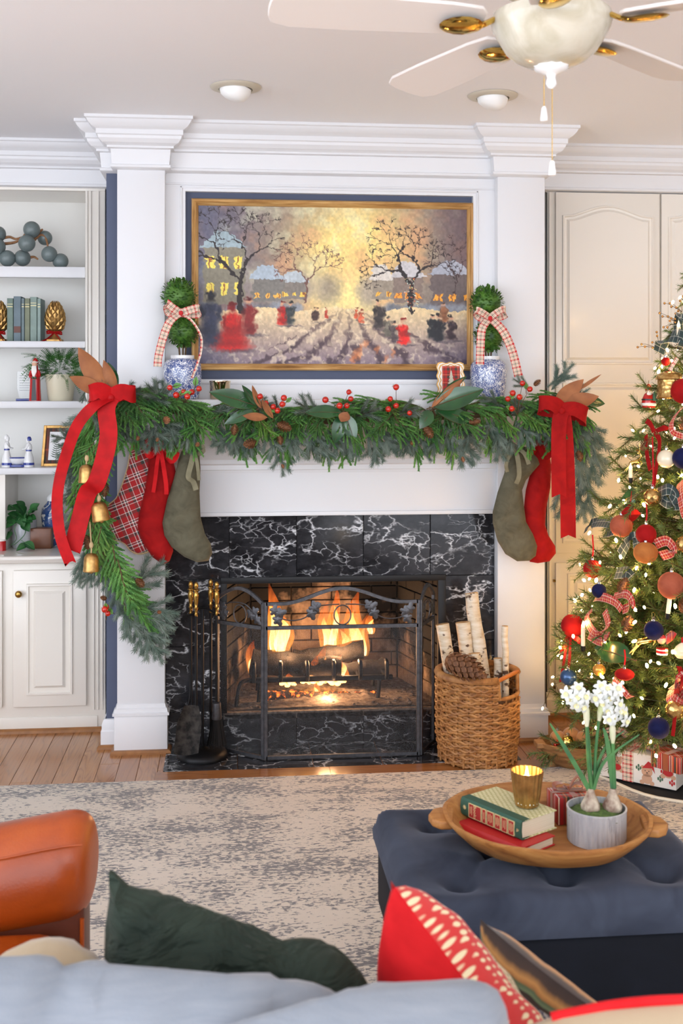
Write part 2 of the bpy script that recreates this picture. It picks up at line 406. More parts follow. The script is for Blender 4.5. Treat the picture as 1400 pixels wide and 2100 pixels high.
_g=M['greenvelvet']; _n=NT.__new__(NT); _n.mat=_g; _n.t=_g.node_tree; _n.b=_n.t.nodes['Principled BSDF']; _n.bump(_n.noise(_n.co('Object',(4,4,11),rot=(0,0.5,0)),1.6,3,0.55,1.5),0.9,0.05)
M['bluevelvet']=velvet('slate blue velvet',(64,70,84),(44,49,62),0.7,7)
M['shadedvelvet']=velvet('shaded blue velvet',(18,21,30),(12,15,22),0.15,7)  # blue velvet darkened to hold the shade on the ottoman body
M['navyvelvet']=velvet('navy velvet',(20,24,70),(12,14,44),0.5)
M['rustvelvet']=velvet('rust velvet',(176,92,66),(146,70,48),0.4)
M['bronzevelvet']=velvet('bronze velvet',(190,116,58),(160,92,44),0.4)
M['satinred']=mat('red satin ribbon',(190,14,20),0.6,spec=0.2,var=0.3,vs=18)
M['rustrib']=mat('rust velvet ribbon',(150,72,28),0.6,sheen=0.5)
M['linen']=None
t=NT('pale blue linen'); v=t.co('Object',(260,260,260)); wv=t.noise(v,1,2); st=t.noise(t.co('Object',(20,20,240)),1,2); big=t.noise(t.co('Object'),7,3)
t.set(color=t.mix(t.math('MULTIPLY',st,0.5),t.mix(big,lin((150,154,160)),lin((122,128,136))),lin((92,102,116))),rough=0.95,sheen=0.2); t.bump(wv,0.25,0.002); M['linen']=t.mat
t=NT('cognac leather'); v=t.co('Object'); nz=t.noise(v,3.2,4,0.6,0.6); fine=t.noise(v,170,2)
t.set(color=t.ramp(nz,[(0.3,lin((190,92,28))),(0.55,lin((172,74,18))),(0.75,lin((136,54,12)))]),rough=0.36,coat=0.08,coatr=0.2); t.bump(t.math('ADD',fine,t.math('MULTIPLY',nz,2.0)),0.12,0.004); M['leather']=t.mat
M['leatherdark']=mat('dark brown leather',(100,46,26),0.4,var=0.3,vs=6)
M['creamfab']=mat('cream fabric',(172,152,122),0.8,sheen=0.3,bump=0.1,bs=200)
# foliage
def leafm(name, c, c2, rough=0.5, vs=30, **kw): return mat(name,c,rough,color2=c2,vs=vs,**kw)
M['cedar']=leafm('soft green foliage',(112,164,72),(66,124,54),0.6,18,sheen=0.1,kind='Position')
M['cedar2']=leafm('yellow green foliage',(132,172,78),(86,138,60),0.6,18,kind='Position')
M['spruce']=leafm('frosted spruce needles',(140,152,138),(90,110,96),0.7,26,kind='Position')
M['treegreen']=leafm('fir needles',(112,130,62),(66,94,46),0.6,12,kind='Position')
M['twig']=mat('brown twig',(92,70,46),0.9)
M['maggreen']=leafm('magnolia leaf top',(44,92,48),(24,62,36),0.25,9,coat=0.4,coatr=0.15)
M['magbrown']=leafm('magnolia leaf underside',(176,112,66),(146,88,50),0.7,14,sheen=0.2)
M['boxwood']=leafm('boxwood leaves',(88,132,46),(42,82,26),0.5,40,kind='Position')
M['fern']=leafm('fern leaves',(76,124,58),(40,84,38),0.8,30,kind='Position',spec=0.1)
M['pothos']=leafm('pothos leaves',(50,106,52),(28,74,38),0.35,14)
M['berry']=mat('red rosehip skin',(208,34,18),0.2,var=0.25,vs=40,coat=0.5)
M['cone']=mat('pine cone scales',(150,102,66),0.7,color2=(106,68,42),vs=60)
M['conetip']=mat('pale pine cone scales',(176,122,84),0.7,color2=(120,76,50),vs=60)
M['rope']=mat('jute rope',(196,168,126),0.9,bump=0.4,bs=300)
M['bluewhite']=None
def chinoise(name, scale, thr=0.5, blue=(46,66,128)):
    t=NT(name); v=t.co('Object',(scale,scale,scale)); vo=t.n('ShaderNodeTexVoronoi',{'Vector':v,'Scale':1.0},feature='F1'); n=t.noise(v,1.7,4,0.6,2.4)
    dots=t.ramp(vo.outputs['Distance'],[(0.22,(1,1,1)),(0.27,(0,0,0))]); scr=t.ramp(t.math('ABSOLUTE',t.math('SUBTRACT',n,thr)),[(0.055,(1,1,1)),(0.075,(0,0,0))])
    msk=t.ramp(t.noise(v,0.9,2),[(0.42,(0,0,0)),(0.5,(1,1,1))]); f=t.math('MAXIMUM',t.math('MULTIPLY',dots,msk),scr)
    tone=t.mix(t.noise(v,3,2),lin(blue),lin((96,118,176))); t.set(color=t.mix(f,lin((238,240,244)),tone),rough=0.12,coat=0.6,coatr=0.05); return t.mat
M['bluewhite']=chinoise('blue and white porcelain',25)
M['bluewhite2']=chinoise('dense blue and white porcelain',36,0.48)
t=NT('cobalt porcelain with white blossom'); v=t.co('Object',(26,26,26)); n=t.noise(v,1.0,4,0.6,1.5); f=t.ramp(n,[(0.55,(0,0,0)),(0.6,(1,1,1))]); t.set(color=t.mix(f,lin((48,80,136)),lin((226,228,220))),rough=0.12,coat=0.6); M['cobalt']=t.mat
M['porcelain']=mat('white porcelain',(240,240,240),0.12,coat=0.5)
M['cobaltpaint']=mat('cobalt glaze',(50,66,150),0.15,coat=0.5)
M['barkwhite']=None
t=NT('birch bark'); v=t.co('Object',(1,1,1),jitter=True); nz=t.noise(t.co('Object',(12,12,60),jitter=True),1,4,0.6); kn=t.noise(t.co('Object',(26,26,40),jitter=True),1,2); k2=t.ramp(kn,[(0.60,(0,0,0)),(0.66,(1,1,1))])
base=t.ramp(nz,[(0.3,lin((232,222,206))),(0.55,lin((214,196,168))),(0.75,lin((190,160,122)))]); t.set(color=t.mix(k2,base,lin((86,62,46))),rough=0.85); t.bump(nz,0.3,0.004); M['barkwhite']=t.mat
M['cutwood']=mat('cut wood end',(216,178,128),0.8,color2=(180,136,88),vs=40)
M['wicker']=mat('wicker',(186,132,76),0.55,color2=(142,92,48),vs=30,bump=0.05,bs=200)
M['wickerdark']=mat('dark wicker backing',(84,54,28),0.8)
M['char']=mat('charred log',(46,40,36),0.95,color2=(22,20,19),vs=30,bump=0.8,bs=60)
M['ash']=mat('grey ash',(150,134,120),0.95,color2=(96,84,76),vs=50,bump=0.5,bs=120)
def emit(name, color, s):
    t=NT(name); t.set(color=lin(color),emit=lin(color),estr=s,rough=0.6); return t.mat
M['bulb']=emit('warm fairy bulb',(255,200,122),120)
M['candleflame']=emit('candle flame',(255,220,150),22)
# ================================================================== the room
HC=2.75
YP, YO, YB, YL, YU, YR = 0.0, 0.06, 0.09, 0.35, 0.50, 0.36     # pilasters, overmantel, chimney breast, base cabinet, upper bookcase, right cabinet
xl0=X(240,YP); xl1=X(338,YP); xr0=X(1020,YP); xr1=X(1117,YP); xc0=X(218,YB); xbk=X(216,YU)
def struct(name, mb, m, parent=None, **k): return obj(name, mb, m, parent, kind='structure', org=(0,0,0) if parent is None else None, **k)
fl=struct('floor', MB().box(-3.4,3.8,-7.2,0.9,-0.10,-0.02), M['oak']); tag(fl,'warm oak plank floor around the rug','floor')
pw=0.083; x=-1.62; i=0
pl_me={}
for k in range(49):
    x0=-1.62+k*pw
    # each board is cut to two lengths
    cut=-0.55+0.5*random.random()
    for (ya,yb) in ((-1.25,cut),(cut,0.5)):
        L=round(yb-ya,3); mb=MB().box(-pw/2+0.0006,pw/2-0.0006,-L/2+0.0006,L/2-0.0006,-0.02,0.0)
        me=mesh('plank',mb,M['oak'],Vector(),0.0012,1)
        inst('plank',me,fl,(x0+pw/2,(ya+yb)/2,0))
for (xa,xb) in ((-0.30,0.42),(0.42,1.06),(1.06,1.9)):
    inst('plank',mesh('plank',MB().box(xa+0.001,xb-0.001,-0.375,-0.262,-0.02,0.0012),M['oakx'],Vector(((xa+xb)/2,-0.3,0)),0.001,1),fl,((xa+xb)/2,-0.3,0))
ce=struct('ceiling', MB().box(-3.4,3.8,-7.2,0.95,HC,HC+0.08), M['ceil']); tag(ce,'smooth off-white ceiling above the crown moulding','ceiling')
wb=struct('wall_back', MB().box(-3.4,3.8,0.91,0.98,-0.1,HC), M['wallwhite']); tag(wb,'white back wall behind the built-in cabinets','wall')
wl=struct('wall_left', MB().box(-3.4,-3.3,-1.6,0.9,0,HC), M['wallwhite']); tag(wl,'white side wall beyond the bookcase','wall')
wr=struct('wall_right', MB().box(3.7,3.8,-7.2,0.9,0,HC), M['wallwhite']); tag(wr,'white side wall beyond the Christmas tree','wall')
# chimney breast with the firebox opening left free
fx0=X(458,YO); fx1=X(908,YO); fz0=0.146; fz1=Z(1192,690,YO)
cb=MB(); xcr=xr1-0.005
cb.box(xc0,fx0,YB,0.9,0,HC).box(fx1,xcr,YB,0.9,0,HC).box(fx0,fx1,YB,0.9,fz1+0.02,HC).box(fx0,fx1,YB,0.9,0,fz0-0.03).box(fx0,fx1,0.68,0.9,fz0-0.03,fz1+0.02)
c=struct('wall_chimney', cb, M['navy']); tag(c,'navy painted chimney breast wall behind the mantel','wall')
# pilasters
def pilaster(n, x0, x1, label):
    t=thing('trim_%d'%n, label, 'pilaster', ((x0+x1)/2,YP,0), kind='structure')
    zb=Z(1465,(290 if n==1 else 1070),YP); 
    obj('shaft',MB().box(x0,x1,YP,YB+0.01,zb,HC),M['white'],t,bevel=0.003)
    pr=[(0,0.0),(0,zb),(0.012,zb),(0.012,0.0)]
    obj('base_block',MB().box(x0-0.012,x1+0.012,YP-0.014,YB,0.0,zb),M['white'],t,bevel=0.003)
    sweep_path=[(x0,YB),(x0,YP),(x1,YP),(x1,YB)]
    obj('base_cap',sweep(sweep_path,[(-0.003,zb+0.045),(0.002,zb+0.045),(0.004,zb+0.03),(0.010,zb+0.026),(0.012,zb+0.012),(0.019,zb+0.008),(0.019,zb-0.002),(-0.003,zb-0.002)]),M['white'],t)
    obj('shoe_moulding',sweep([(x0-0.012,YB),(x0-0.012,YP-0.014),(x1+0.012,YP-0.014),(x1+0.012,YB-0.03)],[(0,0.0),(0.016,0.0),(0.015,0.008),(0.010,0.015),(0,0.018)]),M['shoe'],t)
    return t
pilaster(1,xl0,xl1,'white pilaster between the navy strip and the black marble')
pilaster(2,xr0,xr1,'white pilaster beside the tall cabinet and birch log basket')
# crown moulding round the whole wall
prof=[(o*0.76,z) for o,z in [(0,HC),(0.165,HC),(0.165,HC-0.012),(0.156,HC-0.016),(0.150,HC-0.026),(0.132,HC-0.042),(0.112,HC-0.05),(0.108,HC-0.052),(0.108,HC-0.072),(0.100,HC-0.076),(0.096,HC-0.088),(0.078,HC-0.104),(0.058,HC-0.110),(0.052,HC-0.114),(0.052,HC-0.122),(0.034,HC-0.126),(0.026,HC-0.19),(0.034,HC-0.193),(0.034,HC-0.203),(0.024,HC-0.208),(0,HC-0.212)]]
path=[(-2.6,YU),(xc0,YU),(xc0,YB),(xl0,YB),(xl0,YP),(xl1,YP),(xl1,YO),(xr0,YO),(xr0,YP),(xr1,YP),(xr1,YR),(3.4,YR)]
tr=struct('trim_3',sweep(path,prof),M['white']); tag(tr,'white stepped crown moulding running along the ceiling','crown moulding')
# overmantel boards framing the navy recess round the picture
on=[(380,393),(970,409),(970,777),(381,778)]
xa=X(380,YO); xb=X(970,YO); za=Z(397,675,YO); zs=1.54; zb_=Z(778,660,YO)
t=thing('trim_4','white panelled overmantel boards around the picture','panelling',((xl1+xr0)/2,YO,zs),kind='structure')
for nm,b in (('stile',(xl1,xa,zs,HC)),('stile',(xb,xr0,zs,HC)),('rail',(xa,xb,za,HC)),('rail',(xa,xb,zs,zb_))):
    obj(nm,MB().box(b[0],b[1],YO,YB,b[2],b[3]),M['white'],t)
fr=MB()
for (x0,x1,z0,z1) in ((xa-0.022,xa-0.014,zb_-0.022,za+0.022),(xb+0.014,xb+0.022,zb_-0.022,za+0.022),(xa-0.022,xb+0.022,za+0.014,za+0.022),(xa-0.022,xb+0.022,zb_-0.022,zb_-0.014)):
    fr.box(x0,x1,YO-0.006,YO+0.002,z0,z1)
obj('bead_moulding',fr,M['white'],t,bevel=0.002)
obj('bead_moulding',MB().box(xl1,xr0,YO-0.006,YO+0.001,HC-0.262,HC-0.255),M['white'],t,bevel=0.002)
# short baseboard on the navy strip
bb=MB(); bb.add([],[]); p=[(0,0),(0.018,0),(0.018,0.075),(0.014,0.082),(0.014,0.105),(0.006,0.125),(0,0.128)]
b=struct('baseboard_left',sweep([(xc0-0.005,0.4),(xc0-0.005,YB),(xl0-0.012,YB)],p),M['white']); tag(b,'short white stepped baseboard under the navy strip','baseboard')
s=struct('trim_5',sweep([(xc0-0.023,0.34),(xc0-0.023,YB-0.018),(xl0-0.012,YB-0.018)],[(0,0),(0.016,0),(0.014,0.01),(0.008,0.016),(0,0.018)]),M['shoe']); tag(s,'short oak shoe moulding below the navy strip','moulding')

# ================================================================== mantelpiece
mt=thing('mantelpiece','white mantel shelf and frieze board above the black marble','mantel',((xl1+xr0)/2,YO,Z(1055,700,YO)))
zf0=Z(1053,690,YO); zf1=Z(968,690,YO-0.02)
obj('frieze_board',MB().box(xl1,xr0,YO-0.035,YB,zf0,zs-0.05),M['white'],mt,bevel=0.002)
obj('lower_bead',MB().box(xl1,xr0,YO-0.045,YO-0.03,zf0-0.004,zf0+0.014),M['white'],mt,bevel=0.003)
f0=YO-0.035
obj('bed_moulding',sweep([(xl1,f0),(xr0,f0)],[(-0.002,zf1),(0.006,zf1),(0.008,zf1+0.012),(0.016,zf1+0.015),(0.016,zf1+0.035),(0.030,zf1+0.042),(0.032,zf1+0.060),(0.05,zf1+0.075),(0.075,zf1+0.12),(0.085,zf1+0.16),(0.12,zf1+0.21),(0.13,zs-0.045),(-0.002,zs-0.045)]),M['white'],mt)
obj('shelf',MB().box(xl1-0.0,xr0,YO-0.24,YB,zs-0.045,zs),M['white'],mt,bevel=0.006,seg=3)

# ================================================================== marble surround, hearth, firebox
sr=thing('fireplace_surround','black marble tile surround with white veins around the firebox','fireplace',((xl1+xr0)/2,YO,0))
bx0,bx1=xl1-0.0,xr0
bk=MB(); bk.box(bx0,fx0-0.0,YO+0.008,YB,0,zf0).box(fx1,bx1,YO+0.008,YB,0,zf0).box(fx0,fx1,YO+0.008,YB,fz1+0.02,zf0).box(fx0,fx1,YO+0.008,YB,0,fz0-0.012)
obj('grout_bed',bk,M['grout'],sr)
def tile(x0,x1,z0,z1):
    c=Vector(((x0+x1)/2,YO,(z0+z1)/2)); g=0.0012
    me=mesh('marble_tile',MB().box(x0+g,x1-g,YO,YO+0.012,z0+g,z1-g),M['marble'],c,0.0015,1); inst('marble_tile',me,sr,c)
tx=[bx0]+[X(p,YO) for p in (470,608,745,882)]+[bx1]; zt=fz1+0.018
for a,b in zip(tx,tx[1:]): tile(a,b,zt,zf0-0.003)
zz=[0.0,0.155,0.445,zt]
for a,b in zip(zz,zz[1:]): tile(bx0,fx0,a,b); tile(fx1,bx1,a,b)
tr_=[fx0]+[X(p,YO) for p in (608,745,882)]+[fx1]
for a,b in zip(tr_,tr_[1:]): tile(a,b,0.0,fz0-0.006)
hx0,hx1=X(340,-0.02),X(1050,-0.1); hy=-0.262
he=struct('floor_hearth',MB().box(hx0,hx1,hy,YO+0.01,-0.03,-0.004),M['grout']); tag(he,'black marble tiled hearth in front of the fire screen','hearth')
hx=[hx0]+[gr(p,1562).x for p in (487,641,783,925)]+[hx1]
for a,b in zip(hx,hx[1:]):
    for (ya,yb) in ((hy,hy+0.16),(hy+0.16,YO)):
        c=Vector(((a+b)/2,(ya+yb)/2,0)); inst('marble_tile',mesh('marble_tile',MB().box(a+0.0012,b-0.0012,ya+0.0012,yb-0.0012,-0.02,0.003),M['marble'],c,0.001,1),he,c)
# firebox
fb=thing('firebox','sooty firebrick firebox behind the fire screen','firebox',((fx0+fx1)/2,0.3,fz0))
bd=0.50; sp_=0.13; yb_=YB+bd
obj('metal_surround',MB().box(fx0-0.012,fx1+0.012,YO-0.008,YO+0.01,fz1-0.004,fz1+0.024).box(fx0-0.012,fx0+0.016,YO-0.008,YO+0.02,fz0,fz1).box(fx1-0.024,fx1+0.012,YO-0.008,YO+0.02,fz0,fz1),M['blackmetal'],fb,bevel=0.002)
obj('floor_slab',MB().box(fx0,fx1,YO+0.0,0.68,fz0-0.03,fz0),M['ash'],fb)
obj('damper_hood',MB().add([(fx0,YO+0.02,fz1+0.02),(fx1,YO+0.02,fz1+0.02),(fx1-sp_,0.66,fz1+0.02),(fx0+sp_,0.66,fz1+0.02),(fx0,YO+0.02,fz1+0.03),(fx1,YO+0.02,fz1+0.03),(fx1,0.67,fz1+0.03),(fx0,0.67,fz1+0.03)],[(0,1,2,3),(4,7,6,5),(0,4,5,1),(1,5,6,2),(2,6,7,3),(3,7,4,0)]),M['sootmetal'],fb)
bw,bh=0.20,0.066
def brickwall(p0,p1,z0,z1,nrm):
    d=Vector(p1)-Vector(p0); L=d.length; d.normalize(); q=math.atan2(d.y,d.x); rows=int((z1-z0)/bh)+1; cache={}
    for r in range(rows):
        s=-(bw/2 if r%2 else 0.0)
        zz0=z0+r*bh; zz1=min(z0+(r+1)*bh,z1)
        if zz1-zz0<0.01: continue
        while s<L-1e-3:
            a=max(s,0); b=min(s+bw,L); s+=bw
            if b-a<0.012: continue
            key=(round(b-a,3),round(zz1-zz0,3))
            if key not in cache: cache[key]=mesh('brick',MB().box(-key[0]/2+0.003,key[0]/2-0.003,-0.02,0.02,-key[1]/2+0.003,key[1]/2-0.003),M['firebrick'],Vector(),0.002,1)
            inst('brick',cache[key],fb,Vector(p0)+d*((a+b)/2)+Vector(nrm)*(0.022+0.002*random.random())+Vector((0,0,(zz0+zz1)/2)),rot=(0,0,q))
A=(fx0-0.01,YO+0.02,0); B=(fx0+sp_,yb_,0); Cc=(fx1-sp_,yb_,0); D=(fx1+0.01,YO+0.02,0)
brickwall(B,Cc,fz0,fz1+0.02,(0,1,0)); brickwall(A,B,fz0,fz1+0.02,(-0.95,0.3,0)); brickwall(Cc,D,fz0,fz1+0.02,(0.95,0.3,0))
mo=MB(); o_=0.034
mo.box(B[0]-0.05,Cc[0]+0.05,yb_+0.03,yb_+0.06,fz0,fz1+0.02)
M['mortar']=mat('sooty mortar',(104,88,74),0.95); obj('mortar_back',mo,M['mortar'],fb)
# ================================================================== built-in cabinets
def panel(mb, outline, Y, lev):
    rings=[inset2(outline,i) for i,_ in lev]; n=len(outline); vs=[]
    for r,(i,dy) in zip(rings,lev): vs+= [(p.x,Y-dy,p.y) for p in r]
    fs=[]
    for k in range(len(lev)-1):
        for j in range(n): fs.append((k*n+j,k*n+(j+1)%n,(k+1)*n+(j+1)%n,(k+1)*n+j))
    fs.append(tuple((len(lev)-1)*n+j for j in range(n)))
    return mb.add(vs,fs)
LEV=[(0,-0.002),(0.003,0.010),(0.011,0.011),(0.015,0.003),(0.030,0.003),(0.034,0.004),(0.046,0.016)]
LEVB=[(0,-0.002),(0.003,0.010),(0.009,0.011),(0.013,0.003),(0.022,0.002),(0.034,0.014)]
def rect(x0,x1,z0,z1): return [(x0,z0),(x1,z0),(x1,z1),(x0,z1)]
def arch(x0,x1,z0,z1,h):
    pts=[(x0,z0),(x1,z0),(x1,z1-h)]; n=14; w=x1-x0; s=0.05*w
    for i in range(1,n):
        t=i/n; xx=x1-s-(w-2*s)*t; pts.append((xx,z1-h+h*(0.5-0.5*math.cos(2*PI*t))**0.8))
    pts.append((x0,z1-h)); return pts
# --- left base cabinet
zc=Z(1140,90,YL-0.03)
bcx0,bcx1=-2.6,X(216,YL)
bc=thing('base_cabinet','cream base cabinet with raised panel doors under the bookcase','cabinet',(X(90,YL),YL,0))
obj('body',MB().box(bcx0,bcx1,YL,0.9,0.0,zc-0.035),M['cream'],bc,bevel=0.002)
obj('toe_board',MB().box(bcx0,X(200,YL),YL-0.006,YL,0.006,Z(1470,90,YL)),M['cream'],bc,bevel=0.002)
obj('shoe_moulding',sweep([(bcx0,YL-0.006),(bcx1+0.004,YL-0.006)],[(0,0),(0.018,0),(0.016,0.012),(0.008,0.018),(0,0.02)]),M['shoe'],bc)
def ldoor(pxa,pxb,knob):
    xa_,xb_=X(pxa,YL),X(pxb,YL); z0,z1=Z(1447,100,YL),Z(1168,100,YL)
    d=obj('door',MB().box(xa_,xb_,YL-0.020,YL-0.001,z0,z1),M['cream'],bc,bevel=0.004)
    mb=MB(); panel(mb,rect(xa_+0.06,xb_-0.06,z0+0.055,z1-0.06),YL-0.020,LEV); obj('raised_panel',mb,M['cream'],d)
    k=at(knob,1217,YL-0.02); kb=MB(); kb.lathe([(0.006,0),(0.006,0.012),(0.012,0.017),(0.0165,0.024),(0.0145,0.031),(0.006,0.035)],(0,0,0),16); kb.xf(Matrix.Translation(k)@Matrix.Rotation(PI/2,4,'X')); obj('knob',kb,M['brass'],d)
ldoor(28,178,40); ldoor(-145,6,-133)
fl_=MB(); xs0=X(188,YL); xs1=X(213,YL)
for q in (0.1,0.45,0.8): fl_.box(xs0+(xs1-xs0)*q,xs0+(xs1-xs0)*(q+0.14),YL-0.007,YL,Z(1455,200,YL),zc-0.05)
obj('fluted_strip',fl_,M['cream'],bc,bevel=0.003)
ct=MB().box(bcx0,bcx1+0.015,YL-0.035,0.88,zc-0.035,zc); t=NT('glossy counter paint'); t.set(color=lin((222,214,204)),rough=0.08,coat=0.5); M['counter']=t.mat
obj('countertop',ct,M['counter'],None,'glossy cream countertop along the base cabinet','countertop',bevel=0.008,seg=3)
# --- left upper bookcase
YK=0.84; bk=thing('bookcase','built-in white bookcase with open shelves left of the mantel','bookcase',(X(90,YU),YU,zc))
so=X(176,YU); ztop=Z(391,90,YU)
obj('back_panel',MB().box(-2.6,xbk,YK,0.895,zc,HC-0.21),M['backpanel'],bk)
obj('side_panel',MB().box(so+0.004,xbk,YU+0.004,YK,zc,HC-0.2),M['cream'],bk)
obj('top_panel',MB().box(-2.6,so+0.004,YU+0.02,YK,ztop,ztop+0.02),M['cream'],bk)
obj('top_rail',MB().box(-2.6,xbk,YU-0.01,YU+0.02,ztop,HC-0.2),M['cream'],bk,bevel=0.002)
stl=MB().box(so,xbk,YU-0.012,YU+0.004,zc,ztop); w=xbk-so
for a,b in ((0.0,0.12),(0.22,0.30),(0.62,0.70)): stl.box(so+w*a,so+w*b,YU-0.02,YU-0.01,zc,ztop)
obj('fluted_stile',stl,M['cream'],bk,bevel=0.002)
obj('divider',MB().box(X(-30,YU),X(10,YU),YU+0.01,YK,zc,Z(973,5,YU)),M['cream'],bk,bevel=0.002)
SHZ=[]
for yt,yb2 in ((547,569),(700,713),(823,837),(960,973)):
    zt_=Z(yt,90,YU); zb2=Z(yb2,90,YU); SHZ.append(zt_)
    s_=obj('shelf',MB().box(-2.6,so-0.002,YU+0.012,YK,zt_-0.022,zt_),M['white'],bk)
    obj('shelf_edge',MB().box(-2.6,so-0.003,YU+0.002,YU+0.014,zb2,zt_+0.001),M['white'],s_,bevel=0.003)
# --- right tall cabinet
rx0=X(1119,YR); tc=thing('tall_cabinet','tall cream cabinet with arched panel doors behind the Christmas tree','cabinet',(X(1300,YR),YR,0))
obj('body',MB().box(rx0,3.4,YR,0.9,0,HC-0.19),M['cream'],tc,bevel=0.002)
obj('side_strip',MB().box(rx0+0.012,rx0+0.022,YR-0.012,YR,0.12,Z(395,1130,YR)),M['cream'],tc,bevel=0.002)
obj('gap_shade_strip',MB().box(rx0+0.001,rx0+0.006,YR-0.003,YR+0.01,0.12,Z(395,1130,YR)),M['blackmetal'],tc)  # black strip put in for the shade inside the gap
for (pa,pb) in ((1137,1349),(1353,1565)):
    xa_,xb_=X(pa,YR),X(pb,YR); zt_=Z(397,1240,YR); zm=Z(1132,1240,YR); zl=Z(1440,1240,YR)
    d=obj('upper_door',MB().box(xa_,xb_,YR-0.020,YR-0.001,zm,zt_),M['cream'],tc,bevel=0.003)
    mb=MB(); panel(mb,arch(xa_+0.03,xb_-0.03,Z(748,1240,YR),Z(422,1240,YR),0.052),YR-0.020,LEVB); obj('arched_panel',mb,M['cream'],d)
    mb=MB(); panel(mb,rect(xa_+0.03,xb_-0.03,Z(1112,1240,YR),Z(785,1240,YR)),YR-0.020,LEVB); obj('raised_panel',mb,M['cream'],d)
    d=obj('lower_door',MB().box(xa_,xb_,YR-0.020,YR-0.001,zl,Z(1152,1240,YR)),M['cream'],tc,bevel=0.003)
    mb=MB(); panel(mb,rect(xa_+0.055,xb_-0.055,zl+0.05,Z(1152,1240,YR)-0.05),YR-0.020,LEV); obj('raised_panel',mb,M['cream'],d)
    for yy in (1190,1408):
        zz_=Z(yy,1120,YR); obj('hinge',MB().box(xa_-0.012,xa_-0.002,YR-0.024,YR-0.006,zz_-0.006,zz_+0.006),M['brass'],d)
obj('base_board',sweep([(rx0,YR),(3.4,YR)],[(-0.002,0.0),(0.016,0.0),(0.016,0.085),(0.010,0.095),(0.010,0.115),(-0.002,0.118)]),M['cream'],tc)
obj('shoe_moulding',sweep([(rx0,YR-0.016),(3.4,YR-0.016)],[(0,0),(0.018,0),(0.016,0.014),(0.008,0.02),(0,0.022)]),M['shoe'],tc)
RIGHT=Vector((CS,-SN,0)); FWD=Vector((SN,CS,0)); UP=Vector((0,0,1))
# ================================================================== picture over the mantel (a generic winter street of the same colours)
YF=YB-0.004
c0,c1,c2,c3=(393,405),(970,421),(967,764),(391,757)
fx_0=X(393,YF); fx_1=X(969,YF); fz_1=Z(413,680,YF); fz_0=Z(760,680,YF)
pic=thing('framed_picture','wide gilt framed painting of a snowy village street above the mantel','painting',((fx_0+fx_1)/2,YF,fz_0))
fw=0.030; fp=[(0,0.0),(0,0.022),(0.006,0.030),(0.013,0.026),(0.017,0.030),(0.024,0.022),(fw,0.012),(fw,0.0)]
t=NT('gilded wood frame'); v=t.co('Object',(3,30,30)); nz=t.noise(v,2,4,0.6); t.set(color=t.ramp(nz,[(0.3,lin((226,186,124))),(0.55,lin((186,140,82))),(0.75,lin((120,82,44)))]),rough=0.45,metal=0.15); M['gilt']=t.mat
t=NT('gilded wood frame upright'); v=t.co('Object',(30,30,3)); nz=t.noise(v,2,4,0.6); t.set(color=t.ramp(nz,[(0.3,lin((226,186,124))),(0.55,lin((186,140,82))),(0.75,lin((120,82,44)))]),rough=0.45,metal=0.15); M['giltv']=t.mat
cs=[(fx_0,fz_0),(fx_1,fz_0),(fx_1,fz_1),(fx_0,fz_1)]; sg=[(1,1),(-1,1),(-1,-1),(1,-1)]
for k in range(4):
    a,b=k,(k+1)%4; vs_=[]
    for (q,s_) in ((cs[a],sg[a]),(cs[b],sg[b])):
        for (o,d) in fp: vs_.append((q[0]+s_[0]*o,YF-d,q[1]+s_[1]*o))
    n=len(fp); fs=[(j,(j+1)%n,n+(j+1)%n,n+j) for j in range(n)]+[tuple(range(n)),tuple(range(2*n-1,n-1,-1))]
    obj('frame_moulding',MB().add(vs_,fs),M['gilt'] if k%2==0 else M['giltv'],pic)
GW,GH=520,304
